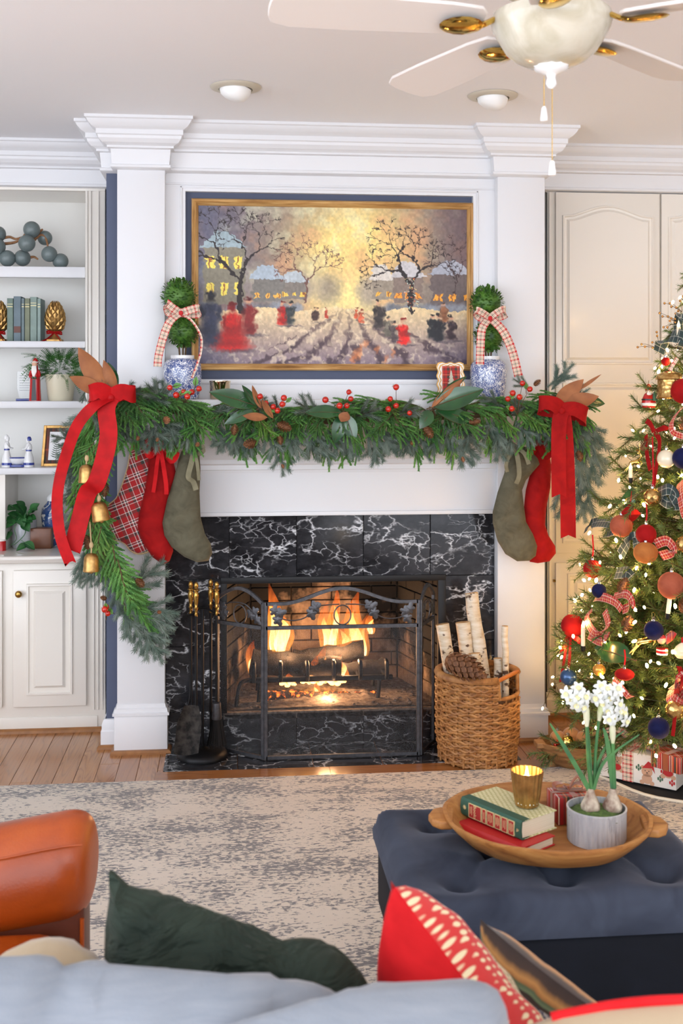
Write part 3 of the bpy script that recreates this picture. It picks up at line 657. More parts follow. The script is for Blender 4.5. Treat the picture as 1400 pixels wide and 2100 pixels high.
def paint():
    W,H=GW,GH; rs=np.random.RandomState(5); yy,xx=np.mgrid[0:H,0:W].astype(float); u=xx/W; v=yy/H      # v down
    def smooth(n,seed):
        r=np.random.RandomState(seed); g=r.rand(n+3,n*2+3); gx=u*(n*2); gy=v*n; ix=gx.astype(int); iy=gy.astype(int); fx=gx-ix; fy=gy-iy; fx=fx*fx*(3-2*fx); fy=fy*fy*(3-2*fy)
        return (g[iy,ix]*(1-fx)+g[iy,ix+1]*fx)*(1-fy)+(g[iy+1,ix]*(1-fx)+g[iy+1,ix+1]*fx)*fy
    n1=smooth(5,1)*.5+smooth(11,2)*.3+smooth(28,3)*.2; fine=smooth(70,4)
    img=np.zeros((H,W,3)); col=lambda *c: np.array(c,float)
    def blend(m,c,a=1.0): 
        nonlocal img
        m=(m*a)[...,None] if m.dtype!=bool else (m.astype(float)*a)[...,None]; img=img*(1-m)+np.asarray(c)*m
    # sky
    g=np.clip(np.exp(-((u-.58)/.26)**2)*(1.15-.5*abs(v-.25)/.3),0,1)
    img[:]=col(112,100,108); blend(np.clip(g*1.1,0,1),col(236,208,132)); blend(np.clip((n1-.46)*4,0,1),col(206,150,112),.55); blend(np.clip((.42-n1)*5,0,1),col(222,226,190),.5)
    blend(np.clip((u-.82)/.18,0,1),col(92,74,78),.75); blend(np.clip((.2-u)/.2,0,1),col(86,92,116),.7)
    # distance glow
    blend(np.exp(-((u-.52)/.16)**2-((v-.55)/.14)**2),col(250,226,150),.9)
    def poly(pts,c,a=1.0):
        m=np.zeros((H,W),bool); P=[(p[0],p[1]) for p in pts]; n=len(P)
        for i in range(n):
            (xa,ya),(xb,yb)=P[i],P[(i+1)%n]
            if ya==yb: continue
            cnd=((ya>v)!=(yb>v)); m^=cnd&(u<(xb-xa)*(v-ya)/(yb-ya)+xa)
        blend(m,c,a)
    def ell(cx,cy,rx,ry,c,a=1.0): blend(np.clip(1.6-1.6*np.sqrt(((u-cx)/rx)**2+((v-cy)/ry)**2)*.85,0,1),c,a)
    def line(x0,y0,x1,y1,w,c,a=1.0):
        A=W/H; dx,dy=(x1-x0)*A,y1-y0; L=dx*dx+dy*dy+1e-9; tt=np.clip(((u-x0)*A*dx+(v-y0)*dy)/L,0,1); d=np.sqrt(((u-x0)*A-tt*dx)**2+((v-y0)-tt*dy)**2); blend(np.clip((w-d)/0.002+.5,0,1),c,a)
    def tree(x,y,l,an,w,dep,c):
        x1=x+math.cos(an)*l*H/W; y1=y-math.sin(an)*l; line(x,y,x1,y1,w,c)
        if dep>0:
            for q in range(2 if dep>1 else 3): tree(x1,y1,l*(.62+.25*rs.rand()),an+(-.55+1.1*(q+.2*rs.rand())/(1 if dep>1 else 2))*(.8+.5*rs.rand()),max(w*.62,.0016),dep-1,c)
    # hedges and far trees
    for k in range(26): ell(.04+.93*rs.rand(),.50+.04*rs.rand(),.05,.10,col(150,138,126)+rs.rand()*40-20,.45)
    # cottages on both sides
    def house(x0,x1,yb,h,rf,wall,roof,nw,lit):
        poly([(x0,yb),(x1,yb),(x1,yb-h),(x0,yb-h)],wall); poly([(x0-.012,yb-h),(x1+.012,yb-h),((x0+x1)/2+.01,yb-h-rf),((x0+x1)/2-.03,yb-h-rf)],roof)
        for r in range(2 if h>.2 else 1):
            for k in range(nw):
                cx=x0+(x1-x0)*(k+.5)/nw; cy=yb-h*.28-r*h*.46; ww=(x1-x0)/nw*.26; poly([(cx-ww,cy+h*.12),(cx+ww,cy+h*.12),(cx+ww,cy-h*.1),(cx-ww,cy-h*.1)],lit); poly([(cx-ww*.2,cy+h*.12),(cx+ww*.2,cy+h*.12),(cx+ww*.2,cy-h*.1),(cx-ww*.2,cy-h*.1)],col(150,96,60))
    house(.30,.40,.58,.10,.07,col(128,120,112),col(176,184,188),3,col(250,196,90)); house(.20,.31,.60,.14,.09,col(122,118,112),col(166,178,188),3,col(248,178,84)); house(.64,.72,.58,.12,.10,col(150,138,122),col(204,196,186),2,col(246,176,70))
    house(.72,.83,.60,.16,.10,col(132,116,106),col(190,186,186),3,col(248,150,56)); house(.02,.17,.62,.36,.10,col(132,126,110),col(150,166,172),3,col(252,212,100)); house(.86,1.02,.62,.20,.09,col(104,92,90),col(160,162,172),3,col(246,160,60))
    for k in range(60): ell(rs.choice([rs.uniform(0,.36),rs.uniform(.66,1)]),.63+.03*rs.rand(),.025,.035,col(120,124,132)+rs.rand()*60-20,.6)
    # snow and the lane with cart ruts
    sn=v>.645+.012*np.sin(u*22)+.02*(n1-.5); w=np.clip((v-.64)/.36,0,1); base=col(222,196,150)*(1-w[...,None])+col(128,112,124)*w[...,None]; img=np.where(sn[...,None],base,img)
    ga=np.clip((v-.645)/.355,1e-3,1); cx=.56+.03*np.sin(v*9); s=(u-cx)/(.05+.55*ga); rut=np.sin(s*26+n1*9)*.5+.5; m=sn*(abs(s)<.75)*np.clip((rut-.45)*2,0,1)*np.clip(.25+ga*1.2,0,1); blend(m,col(66,50,58),.8); blend(sn*np.clip((smooth(46,14)-.6)*4,0,1),col(244,226,190),.45)
    blend(sn*np.clip((.16-u)/.16,0,1)*w,col(60,64,96),.7); blend(sn*np.clip((u-.84)/.16,0,1)*w,col(64,56,78),.7)
    for k in range(9): ell(.5+.25*rs.rand(),.86+.12*rs.rand(),.012,.03,col(222,128,70),.5)
    # bare trees
    dk=col(44,36,36); tree(.155,.66,.19,1.62,.016,7,dk); tree(.39,.60,.13,1.5,.008,6,col(112,80,72)); tree(.785,.66,.17,1.55,.017,7,dk); tree(.95,.55,.12,1.5,.006,5,col(70,54,54))
    for k in range(70): ell(.785+.05*(rs.rand()-.5),.44+.2*rs.rand(),.0022,.0036,[col(250,220,140),col(240,120,70),col(220,240,220)][k%3],.9)
    # people walking, seen as dabs of colour
    def fig(x,y,h,c,skirt=.5,hat=None):
        for q in range(7): ell(x+h*.02*math.sin(q*2.1),y-h*(.05+.10*q),h*(.085+.085*skirt*(1-q/6.5)**1.3),h*.11,c*(.78+.4*rs.rand()),.92)
        ell(x-h*.09,y-h*.55,h*.035,h*.17,c*.75,.9); ell(x+h*.09,y-h*.55,h*.035,h*.17,c*.9,.9); ell(x,y-h*.84,h*.05,h*.085,col(196,150,122) if hat is None else hat); ell(x,y-h*.91,h*.06,h*.05,c*.6)
        ell(x+h*.1,y+.012,h*.22,h*.05,col(60,52,66),.5)
    fig(.045,.86,.34,col(54,58,80),.5,col(36,34,40)); fig(.125,.90,.31,col(176,26,22),1.9,col(130,20,20)); fig(.185,.80,.24,col(126,34,34),.4)
    for (x,y,h,c) in ((.31,.74,.15,(182,34,28)),(.335,.74,.15,(52,58,60)),(.43,.72,.09,(70,50,44)),(.47,.70,.07,(170,60,44)),(.58,.70,.07,(180,80,50)),(.60,.73,.09,(190,90,60)),(.665,.76,.19,(52,46,46)),(.70,.81,.13,(110,104,92)),(.755,.86,.17,(202,32,26)),(.72,.83,.12,(80,70,70)),(.865,.82,.16,(34,36,40)),(.89,.84,.18,(32,32,38)),(.935,.83,.16,(50,36,42)),(.91,.72,.13,(140,90,60))): fig(x,y,h,col(*c),.7)
    # brush strokes: the picture is dragged a little along a soft flow
    fx_=(smooth(60,8)-.5)*7+(smooth(24,9)-.5)*6; fy_=(smooth(64,10)-.5)*4; img=img[np.clip(yy+fy_,0,H-1).astype(int),np.clip(xx+fx_,0,W-1).astype(int)]
    img=np.clip((img-118)*1.12+124,0,255)
    img*= (0.93+.14*fine+.06*(rs.rand(H,W)-.5))[...,None]
    return np.clip(img,0,255)/255.0
arr=paint(); L=np.where(arr<=0.04045,arr/12.92,((arr+0.055)/1.055)**2.4)
px0,px1,pz0,pz1=fx_0+fw-0.003,fx_1-fw+0.003,fz_0+fw-0.003,fz_1-fw+0.003
ys,xs=np.mgrid[0:GH,0:GW]; co_=np.stack([px0+(px1-px0)*xs/(GW-1),np.full(xs.shape,YF-0.011),pz1-(pz1-pz0)*ys/(GH-1)],-1).reshape(-1,3)
og=ORG[pic.name]; me=bpy.data.meshes.new('canvas'); idx=(ys[:-1,:-1]*GW+xs[:-1,:-1]).ravel()
quads=np.stack([idx,idx+GW,idx+GW+1,idx+1],-1)
me.from_pydata((co_-np.array(og)).tolist(),[],quads.tolist()); ca=me.color_attributes.new('print','FLOAT_COLOR','POINT'); ca.data.foreach_set('color',np.concatenate([L.reshape(-1,3),np.ones((GW*GH,1))],1).ravel().astype(np.float32))
t=NT('painted canvas print'); a_=t.n('ShaderNodeAttribute',attribute_name='print'); t.set(color=a_.outputs['Color'],rough=0.55); me.materials.append(t.mat); me.update()
o=bpy.data.objects.new('canvas',me); COL.objects.link(o); o.parent=pic

# ================================================================== ceiling fan and recessed lights
FD=2.5; fc=dp(1130,800,FD); fc.z=0
fan=thing('ceiling_fan','white bladed ceiling fan with brass fittings and an alabaster bowl','ceiling fan',(fc.x,fc.y,HC))
def fz(y): return EYE+(800-y)/FPX*FD
zr=fz(34); zbm=fz(140)
obj('canopy',MB().lathe([(0.07,HC),(0.075,HC-0.03),(0.055,HC-0.06),(0.03,HC-0.07)],fc,24),M['polbrass'],fan)
obj('motor_housing',MB().lathe([(0.03,HC-0.06),(0.10,HC-0.085),(0.115,HC-0.11),(0.115,zr+0.075),(0.10,zr+0.055),(0.06,zr+0.045),(0.058,zr+0.035)],fc,32),M['polbrass'],fan)
ft=MB().lathe([(0.056,zr+0.05),(0.062,zr+0.03),(0.062,zr+0.0),(0.05,zr-0.01)],fc,32,wob=lambda a,z:1+0.04*math.cos(8*a)); obj('light_fitter',ft,M['polbrass'],fan)
bp=[(r*0.89,zr+dz*0.87) for r,dz in ((0.060,0.006),(0.120,0.010),(0.145,0.004),(0.150,-0.012),(0.146,-0.028),(0.134,-0.05),(0.124,-0.068),(0.112,-0.088),(0.090,-0.108),(0.062,-0.122),(0.030,-0.130),(0.004,-0.132))]
obj('glass_bowl',MB().lathe(bp,fc,40,capt=True),M['alabaster'],fan)
zq=zr-0.110
fi=obj('finial',MB().lathe([(0.030,zq+0.006),(0.038,zq),(0.034,zq-0.008),(0.022,zq-0.014),(0.011,zq-0.018),(0.009,zq-0.026),(0.011,zq-0.032),(0.012,zq-0.038),(0.008,zq-0.046),(0.002,zq-0.05)],fc,24,wob=lambda a,z:1+(0.05*math.cos(14*a) if z>zq-0.012 else 0)),M['whiteplastic'],fan)
for (dx,ztip) in ((-0.016,fz(250)),(0.002,fz(361))):
    p=Vector((fc.x,fc.y,0))+RIGHT*dx; ch=MB(); z=zq-0.03
    while z>ztip+0.03: ch.ball((p.x,p.y,z),0.0016,nu=6,nv=4); z-=0.0042
    ch.tube([(p.x,p.y,zq-0.02),(p.x,p.y,ztip+0.02)],0.0005,5)
    cho=obj('pull_chain',ch,M['polbrass'],fan)
    obj('chain_pull',MB().lathe([(0.003,ztip+0.034),(0.0055,ztip+0.03),(0.0085,ztip+0.008),(0.008,ztip+0.002),(0.004,ztip)],(p.x,p.y,0),14),M['whiteplastic'],cho)
a0=math.radians(118); zbl=zr-0.022
ol=[]; 
for (r,w) in ((0.17,0.052),(0.24,0.062),(0.45,0.070),(0.575,0.070)): ol.append((r,w))
for k in range(7):
    q=k/6*PI; 
right=[(r,-w) for r,w in ol]+[(0.615,-0.055),(0.624,-0.030),(0.626,0.0),(0.624,0.030),(0.615,0.055)]+[(r,w) for r,w in reversed(ol)]+[(0.155,0.03),(0.155,-0.03)]
bmesh_=mesh('fan_blade',MB().prism(right,lambda p:Vector((p[0],p[1],0.004)),lambda p:Vector((p[0],p[1],-0.004))),M['fanwhite'],Vector(),0.002,1,True)
irm=MB().tube(cat([(0.06,0,0.02),(0.12,0,0.012),(0.16,0,-0.006),(0.20,0,-0.010)],5),[0.012]*16,8,flat=0.5); irm.add([],[])
irm.ball((0.205,0,-0.010),0.05,0.038,0.008,14,6); irmesh=mesh('blade_iron',irm,M['polbrass'],Vector())
for k in range(5):
    an=a0+k*2*PI/5; d=RIGHT*math.cos(an)+FWD*math.sin(an); up=(UP*math.cos(0.2)+d.cross(UP)*math.sin(0.2))
    b_=inst('fan_blade',bmesh_,fan,Vector((fc.x,fc.y,zbl+0.006)),d,up); i_=inst('blade_iron',irmesh,fan,Vector((fc.x,fc.y,zbl)),d,up)
M['lighttrim']=mat('recessed light trim',(206,198,180),0.5)
for (px,py,lb) in ((483,178,'recessed eyeball ceiling light with cream trim above the left of the picture'),(1010,196,'recessed eyeball ceiling light with cream trim under the fan blade')):
    c=gr(px,py,HC); rl=thing('recessed_light',lb,'ceiling light',c,'recessed ceiling lights')
    obj('trim_ring',MB().lathe([(0.062,HC-0.001),(0.066,HC-0.012),(0.080,HC-0.010),(0.096,HC-0.006),(0.100,HC-0.001)],(c.x,c.y,0),36,capb=False,capt=False),M['lighttrim'],rl,fixn=True)
    eb=MB(); eb.lathe([(0.002,-0.050),(0.03,-0.048),(0.047,-0.040),(0.058,-0.024),(0.062,-0.004),(0.060,0.010)],(0,0,0),28); eb.xf(Matrix.Translation((c.x,c.y,HC-0.004))@Matrix.Rotation(0.32,4,'Y')@Matrix.Rotation(0.1,4,'X')); obj('eyeball',eb,M['whiteplastic'],rl)

# ================================================================== rug
obj('area_rug',MB().box(-2.5,2.35,-4.3,-0.385,0.0,0.010),M['rug'],None,'distressed beige and slate grey area rug before the hearth','rug',bevel=0.004)

# ================================================================== tufted ottoman
zt=0.455; A=gr(768,1648,zt); ox0=A.x; oy1=A.y; ow=0.76; odp=0.60; oy0=oy1-odp; ocx=ox0+ow/2; ocy=oy1-odp/2
ot=thing('tufted_ottoman','slate blue velvet tufted ottoman carrying the wooden tray','ottoman',(ocx,ocy,0))
zs0=0.365
tufts=[]
for r in range(3):
    n=3 if r%2==0 else 2
    for k in range(n): tufts.append((ox0+0.14+(ow-0.28)*(k+(0 if r%2==0 else .5))/2, oy0+0.13+(odp-0.26)*r/2))
nx,ny=84,66; vs_=[]; 
def oth(x,y):
    d=min(x-ox0,ox0+ow-x,y-oy0,oy1-y); d=max(d,0); r=0.055; z=zt
    if d<r: z-= r-math.sqrt(max(r*r-(r-d)**2,0))
    dd=sorted(math.hypot(x-a,y-b) for a,b in tufts)[:2]
    dip=0.040*math.exp(-(dd[0]/0.032)**2)+0.026*math.exp(-(dd[0]/0.09)**2)
    # pleats run between neighbouring tufts
    pl=0.0
    for (a,b) in tufts:
        for (a2,b2) in tufts:
            if (a2,b2)>(a,b) and abs(math.hypot(a2-a,b2-b)-0.208)<0.03:
                L=math.hypot(a2-a,b2-b); tt=((x-a)*(a2-a)+(y-b)*(b2-b))/L/L
                if 0<tt<1: pl=max(pl,0.012*math.exp(-((abs((x-a)*(b2-b)-(y-b)*(a2-a))/L)/0.014)**2))
    edge=min(1,d/0.05); return z+0.012*math.sin(PI*min(1,(x-ox0)/ow))*math.sin(PI*min(1,(y-oy0)/odp))-(dip+pl)*edge
def warp(t): return t
for j in range(ny+1):
    for i in range(nx+1):
        x=ox0+ow*i/nx; y=oy0+odp*j/ny; vs_.append((x,y,oth(x,y)))
W1=nx+1; fs=[(j*W1+i,j*W1+i+1,(j+1)*W1+i+1,(j+1)*W1+i) for j in range(ny) for i in range(nx)]
cu=MB().add(vs_,fs,0,True)
rim=[(i,0) for i in range(nx)]+[(nx,j) for j in range(ny)]+[(nx-i,ny) for i in range(nx)]+[(0,ny-j) for j in range(ny)]
rk=len(rim); v2=[]; 
for lv,(o,z) in enumerate(((0.0,None),(0.006,0.385),(0.004,0.362),(-0.012,0.356))):
    for (i,j) in rim:
        x=ox0+ow*i/nx; y=oy0+odp*j/ny; sx=(x-ocx)/(ow/2); sy=(y-ocy)/(odp/2)
        v2.append((x+(o*(1 if sx>.999 else -1 if sx<-.999 else 0)),y+(o*(1 if sy>.999 else -1 if sy<-.999 else 0)),(z if z is not None else oth(x,y))))
fs=[(l*rk+k,(l+1)*rk+k,(l+1)*rk+(k+1)%rk,l*rk+(k+1)%rk) for l in range(3) for k in range(rk)]
cu.add(v2,fs,0,True); obj('tufted_cushion',cu,M['bluevelvet'],ot)
tb=MB().ball((0,0,0),0.011,0.011,0.005,10,6); tbm=mesh('tuft_button',tb,M['bluevelvet'],Vector())
for (a,b) in tufts: inst('tuft_button',tbm,ot,(a,b,oth(a,b)+0.002))
obj('upholstered_body',MB().box(ox0+0.006,ox0+ow-0.006,oy0+0.006,oy1-0.006,0.185,0.362),M['shadedvelvet'],ot,bevel=0.02,seg=4)
obj('base_rail',MB().box(ox0+0.03,ox0+ow-0.03,oy0+0.03,oy1-0.03,0.165,0.187),M['blackmetal'],ot,bevel=0.004)
lg=mesh('turned_leg',MB().lathe([(0.030,0.166),(0.034,0.150),(0.024,0.140),(0.030,0.125),(0.036,0.105),(0.030,0.08),(0.018,0.055),(0.022,0.045),(0.020,0.035),(0.014,0.02),(0.016,0.0)],(0,0,0),16),M['blackmetal'],Vector())
for (x,y) in ((ox0+0.05,oy0+0.05),(ox0+ow-0.05,oy0+0.05),(ox0+0.05,oy1-0.05),(ox0+ow-0.05,oy1-0.05)): inst('turned_leg',lg,ot,(x,y,0.010))

# ================================================================== wooden tray on the ottoman
tf=zt+0.014; rimz=tf+0.062
tcen=(gr(1121,1605,rimz)+gr(1121,1748,rimz))/2; ta=(gr(1340,1690,rimz)-gr(905,1665,rimz)).length/2; tbd=(gr(1121,1605,rimz)-gr(1121,1748,rimz)).length/2
t=NT('carved wood'); v=t.co('Object',(1,1,1),rot=(0,0,0.4)); nz=t.noise(t.co('Object',(3,22,22),rot=(0,0,0.4)),1.5,4,0.6,0.8); t.set(color=t.ramp(nz,[(0.3,lin((196,140,78))),(0.55,lin((172,112,56))),(0.75,lin((120,70,32)))]),rough=0.5); t.bump(nz,0.15,0.004); M['traywood']=t.mat
tr=thing('wooden_tray','carved oval wooden dough bowl tray on the blue ottoman','tray',(tcen.x,tcen.y,zt+0.004))
pr=[(0.0,tf-0.008),(0.60,tf-0.008),(0.80,tf+0.008),(0.93,tf+0.038),(1.0,tf+0.058),(1.0,tf+0.064),(0.965,tf+0.064),(0.90,tf+0.040),(0.78,tf+0.014),(0.62,tf+0.002),(0.0,tf+0.002)]
rt=Matrix.Translation((tcen.x,tcen.y,0))@Matrix.Rotation(-YAW-0.10,4,'Z')
mb=MB().lathe([(max(r,0.004),z) for r,z in pr],(0,0,0),72,sx=ta,sy=tbd,wob=lambda a,z:1+0.006*math.sin(5*a)+0.005*math.sin(11*a)); mb.xf(rt); obj('bowl',mb,M['traywood'],tr)
for s_ in (-1,1):
    hd=MB().prism([(0.90,-0.22),(1.02,-0.24),(1.10,-0.16),(1.14,-0.02),(1.10,0.14),(1.03,0.2),(0.90,0.2)],lambda p:Vector((s_*p[0]*ta,p[1]*tbd,tf+0.056)),lambda p:Vector((s_*p[0]*ta,p[1]*tbd,tf+0.034))); hd.xf(rt); obj('handle',hd,M['traywood'],tr,bevel=0.006,seg=3)
# books
M['pages']=None
t=NT('page edges'); v=t.co('Object',(2,2,700)); t.set(color=t.mix(t.noise(v,1,2),lin((240,230,206)),lin((206,188,154))),rough=0.8); M['pages']=t.mat
M['bookgreen']=mat('dark green book cloth',(44,82,66),0.6,bump=0.1,bs=400); M['bookred']=mat('red book cloth',(186,30,32),0.45,bump=0.1,bs=300); M['labelred']=mat('red spine label',(160,44,40),0.6); M['gilttext']=mat('gilt lettering',(232,214,160),0.4,0.3)
t=NT('patterned cream book cloth'); v=t.co('Object',(90,90,90)); vo=t.n('ShaderNodeTexVoronoi',{'Vector':v,'Scale':1.0,'Randomness':0.1}); t.set(color=t.mix(t.ramp(vo.outputs['Distance'],[(0.3,(0,0,0)),(0.45,(1,1,1))]),lin((226,218,176)),lin((190,182,126))),rough=0.6); M['bookcream']=t.mat
def text(body, size, M4, m, parent, name='lettering', ext=0.0002):
    cu=bpy.data.curves.new(name,'FONT'); cu.body=body; cu.size=size; cu.extrude=ext; cu.align_x='CENTER'; cu.align_y='CENTER'
    tmp=bpy.data.objects.new(name,cu); COL.objects.link(tmp); dg=bpy.context.evaluated_depsgraph_get(); dg.update(); me=bpy.data.meshes.new_from_object(tmp.evaluated_get(dg)); bpy.data.objects.remove(tmp)
    me.transform(M4); og=ORG[parent.name]; me.transform(Matrix.Translation(-og)); me.materials.clear(); me.materials.append(m)
    o=bpy.data.objects.new(name,me); COL.objects.link(o); o.parent=parent; ORG[o.name]=og; return o
def book(A,B,Cc,z0,h,label,cov,cov2,name='book'):
    # A-B runs along the spine, B-C across the page end; z0 bottom, h thickness
    e1=Vector((B.x-A.x,B.y-A.y,0)); L=e1.length; e1/=L; e2=Vector((Cc.x-B.x,Cc.y-B.y,0)); e2=e2-e1*e2.dot(e1); Wd=e2.length; e2/=Wd
    Mx=Matrix((( e1.x,e2.x,0,A.x),(e1.y,e2.y,0,A.y),(0,0,1,z0),(0,0,0,1)))
    bkx=thing(name,label,'book',Mx@Vector((L/2,Wd/2,0)))
    c=0.003
    obj('page_block',MB().box(0.004,L-0.004,0.004,Wd-0.005,c,h-c).xf(Mx),M['pages'],bkx)
    obj('cover',MB().box(0,L,0.012,Wd,h-c,h).box(0,L,0.012,Wd,0,c).xf(Mx),cov2,bkx,bevel=0.0008,seg=1)
    sp=[(0.030,0.0),(0.004,0.0),(0.0,0.004),(-0.003,h/2),(0.0,h-0.004),(0.004,h+0.0004),(0.030,h+0.0004),(0.030,h-0.003),(0.005,h-0.003),(0.003,h/2),(0.005,0.003),(0.030,0.003)]
    s=obj('spine',MB().prism(sp,lambda p:Mx@Vector((0,p[0],p[1])),lambda p:Mx@Vector((L,p[0],p[1]))),cov,bkx)
    return bkx,s,Mx,L,h
zb0=tf+0.0025
Ar,Br,Cr=gr(935,1688,zb0+0.022),gr(1070,1742,zb0+0.022),gr(1157,1722,zb0+0.022)
hr=0.024; rb=book(Ar,Br,Cr,zb0,hr,'red cloth book lying under the green book on the tray',M['bookred'],M['bookred'])
zg=zb0+hr+0.001; hg=0.046
Ag,Bg,Cg=gr(945,1634,zg+hg),gr(1068,1685,zg+hg),gr(1160,1668,zg+hg)
gb,gs,Mg,Lg,hg_=book(Ag,Bg,Cg,zg,hg,'thick green and cream book with red spine labels under the gold candle',M['bookgreen'],M['bookcream'])
for (a,b,tx_,sz) in ((0.16,0.36,'Books',0.014),(0.39,0.44,'',1),(0.47,0.57,'',3),(0.60,0.68,'',3),(0.71,0.79,'',2),(0.82,0.90,'',3)):
    obj('spine_label',MB().box(Lg*a,Lg*b,-0.0042,-0.001,hg*0.14,hg*0.86).xf(Mg),M['labelred'],gs,bevel=0.0006,seg=1)
    br=MB()
    for (x0,x1,z0,z1) in ((a-.008,a,.12,.88),(b,b+.008,.12,.88),(a,b,.12,.145),(a,b,.855,.88)): br.box(Lg*x0,Lg*x1,-0.0044,-0.001,hg*z0,hg*z1)
    obj('gilt_border',br.xf(Mg),M['gilttext'],gs)
    if tx_: text(tx_,sz,Mg@Matrix.Translation((Lg*(a+b)/2,-0.0046,hg/2))@Matrix.Rotation(PI/2,4,'X')@Matrix.Rotation(-PI/2,4,'Z'),M['gilttext'],gs)
    ql=MB(); nl=sz if not tx_ else 2
    for k in range(nl):
        xq=a+(b-a)*((k+1)/(nl+1) if not tx_ else 0.12+0.12*k); ql.box(Lg*xq-0.0007,Lg*xq+0.0007,-0.0046,-0.004,hg*(0.34-0.05*(k%2)),hg*(0.72+0.04*(k%2)))
    obj('gilt_lines',ql.xf(Mg),M['gilttext'],gs,kind='stuff')
st=MB(); 
for k in range(4): st.box(-0.0055,0.0055,-0.0006,0.0006,-0.001,0.001) if False else st.join(MB().box(-0.0055,0.0055,-0.0004,0.0004,-0.0009,0.0009),Matrix.Rotation(k*PI/4,4,'Y'))
st.xf(Mg@Matrix.Translation((Lg*0.08,-0.0036,hg*0.55))); obj('gilt_star',st,M['gilttext'],gs)
sq=MB()
for k in range(3): sq.tube([Mg@Vector((Lg*(0.945+0.012*k),-0.0040,hg*(0.42+0.02*k))),Mg@Vector((Lg*(0.955+0.012*k),-0.0040,hg*(0.60-0.02*k)))],0.0007,5)
obj('gilt_mark',sq,M['gilttext'],gs,kind='stuff')
# candle cup
zc_=zg+hg+0.001; cc=gr(1080,1652,zc_); cn=thing('gold_candle','fluted gold candle cup with a lit candle on the green book','candle',cc)
rT=0.040; hC=0.088; wob=lambda a,z:1+0.035*math.cos(18*a)*min(1,max(0,(z-zc_)/0.02))
obj('cup',MB().lathe([(0.024,zc_),(0.029,zc_+0.003),(0.033,zc_+0.03),(0.0365,zc_+0.06),(rT,zc_+hC),(rT-0.0025,zc_+hC),(0.034,zc_+0.06),(0.031,zc_+0.045)],(cc.x,cc.y,0),90,wob=wob,capt=False),M['gold'],cn)
M['wax']=mat('candle wax',(250,236,206),0.5,sss=0.3)
obj('wax',MB().lathe([(0.030,zc_+0.01),(0.0325,zc_+0.055),(0.002,zc_+0.053)],(cc.x,cc.y,0),24),M['wax'],cn)
obj('wick',MB().tube([(cc.x,cc.y,zc_+0.05),(cc.x+0.001,cc.y,zc_+0.066)],0.0009,6),M['blackmetal'],cn)
obj('flame',MB().lathe([(0.001,0.064),(0.0045,0.070),(0.0052,0.076),(0.0035,0.086),(0.0006,0.098)],(cc.x,cc.y,zc_),12),M['candleflame'],cn)
pl=bpy.data.lights.new('candle_light','POINT'); pl.energy=0.35; pl.color=(1,0.72,0.38); pl.shadow_soft_size=0.006; po=bpy.data.objects.new('candle_light',pl); COL.objects.link(po); po.location=(cc.x,cc.y,zc_+0.105)
# planter with paperwhites
zp=tf+0.003; pc=gr(1223,1722,zp); pR=0.071; pH=0.082
pt=thing('zinc_planter','round ribbed zinc planter with moss and white paperwhite flowers','planter',pc)
t=NT('galvanised zinc'); v=t.co('Object',(30,30,120)); nz=t.noise(t.co('Object',(40,40,8)),1,4,0.6); t.set(color=t.ramp(nz,[(0.3,lin((172,176,184))),(0.6,lin((206,208,210))),(0.8,lin((136,140,150)))]),rough=0.5,metal=0.35); M['zinc']=t.mat
obj('pot',MB().lathe([(pR*0.99,zp),(pR,zp+0.004),(pR,zp+pH-0.008),(pR*1.03,zp+pH-0.004),(pR*1.03,zp+pH),(pR*0.97,zp+pH),(pR*0.96,zp+pH-0.02)],(pc.x,pc.y,0),128,wob=lambda a,z:1+(0.020*math.cos(40*a) if zp+0.003<z<zp+pH-0.006 else 0),capt=False),M['zinc'],pt)
ms=MB(); rd=random.Random(3); nr=14
ms.ball((pc.x,pc.y,zp+pH-0.018),pR*0.96,pR*0.96,0.014,20,8)
for k in range(900):
    a=rd.random()*2*PI; r=pR*0.93*math.sqrt(rd.random()); p=Vector((pc.x+r*math.cos(a),pc.y+r*math.sin(a),zp+pH-0.012-0.010*(r/pR)**2)); d=Vector((rd.uniform(-1,1),rd.uniform(-1,1),rd.uniform(.1,1)))*0.011; s_=d.orthogonal().normalized()*0.0018
    ms.add([p-s_,p+s_,p+d],[(0,1,2)])
M['moss']=mat('moss',(96,118,58),0.95,color2=(60,84,38),vs=80); obj('moss',ms,M['moss'],pt,kind='stuff',fixn=False)
M['bulbskin']=mat('papery bulb skin',(214,200,176),0.7,color2=(110,72,58),vs=28); M['stem']=mat('flower stem green',(76,126,66),0.5,color2=(50,98,56),vs=20); M['sheath']=mat('pale green sheath',(196,204,150),0.6,color2=(220,214,190),vs=20)
M['petal']=mat('white petal',(228,230,224),0.6); M['petalcup']=mat('pale yellow flower cup',(248,240,190),0.6)
zm=zp+pH-0.006
def pxat(px,py,base): # a point of the photograph at the planter's own distance
    D=(base-CAM).dot(FWD); return dp(px,py,D)
for (bx,by) in ((1211,1666),(1256,1664)):
    b=pxat(bx,by,pc); q=zm-0.006
    obj('bulb',MB().lathe([(0.014,q-0.004),(0.023,q+0.004),(0.024,q+0.014),(0.018,q+0.028),(0.011,q+0.042),(0.0085,q+0.052),(0.007,q+0.056)],(b.x,b.y,0),16,wob=lambda a,z:1+0.06*math.sin(5*a)),M['bulbskin'],pt)
def stem(pts, r0, r1, off=0.0):
    P=[pxat(x,y,pc)+FWD*off for x,y in pts]; P=cat(P,6); n=len(P); obj('flower_stem',MB().tube(P,[r0+(r1-r0)*i/(n-1) for i in range(n)],8),M['stem'],pt)
    return P[-1]
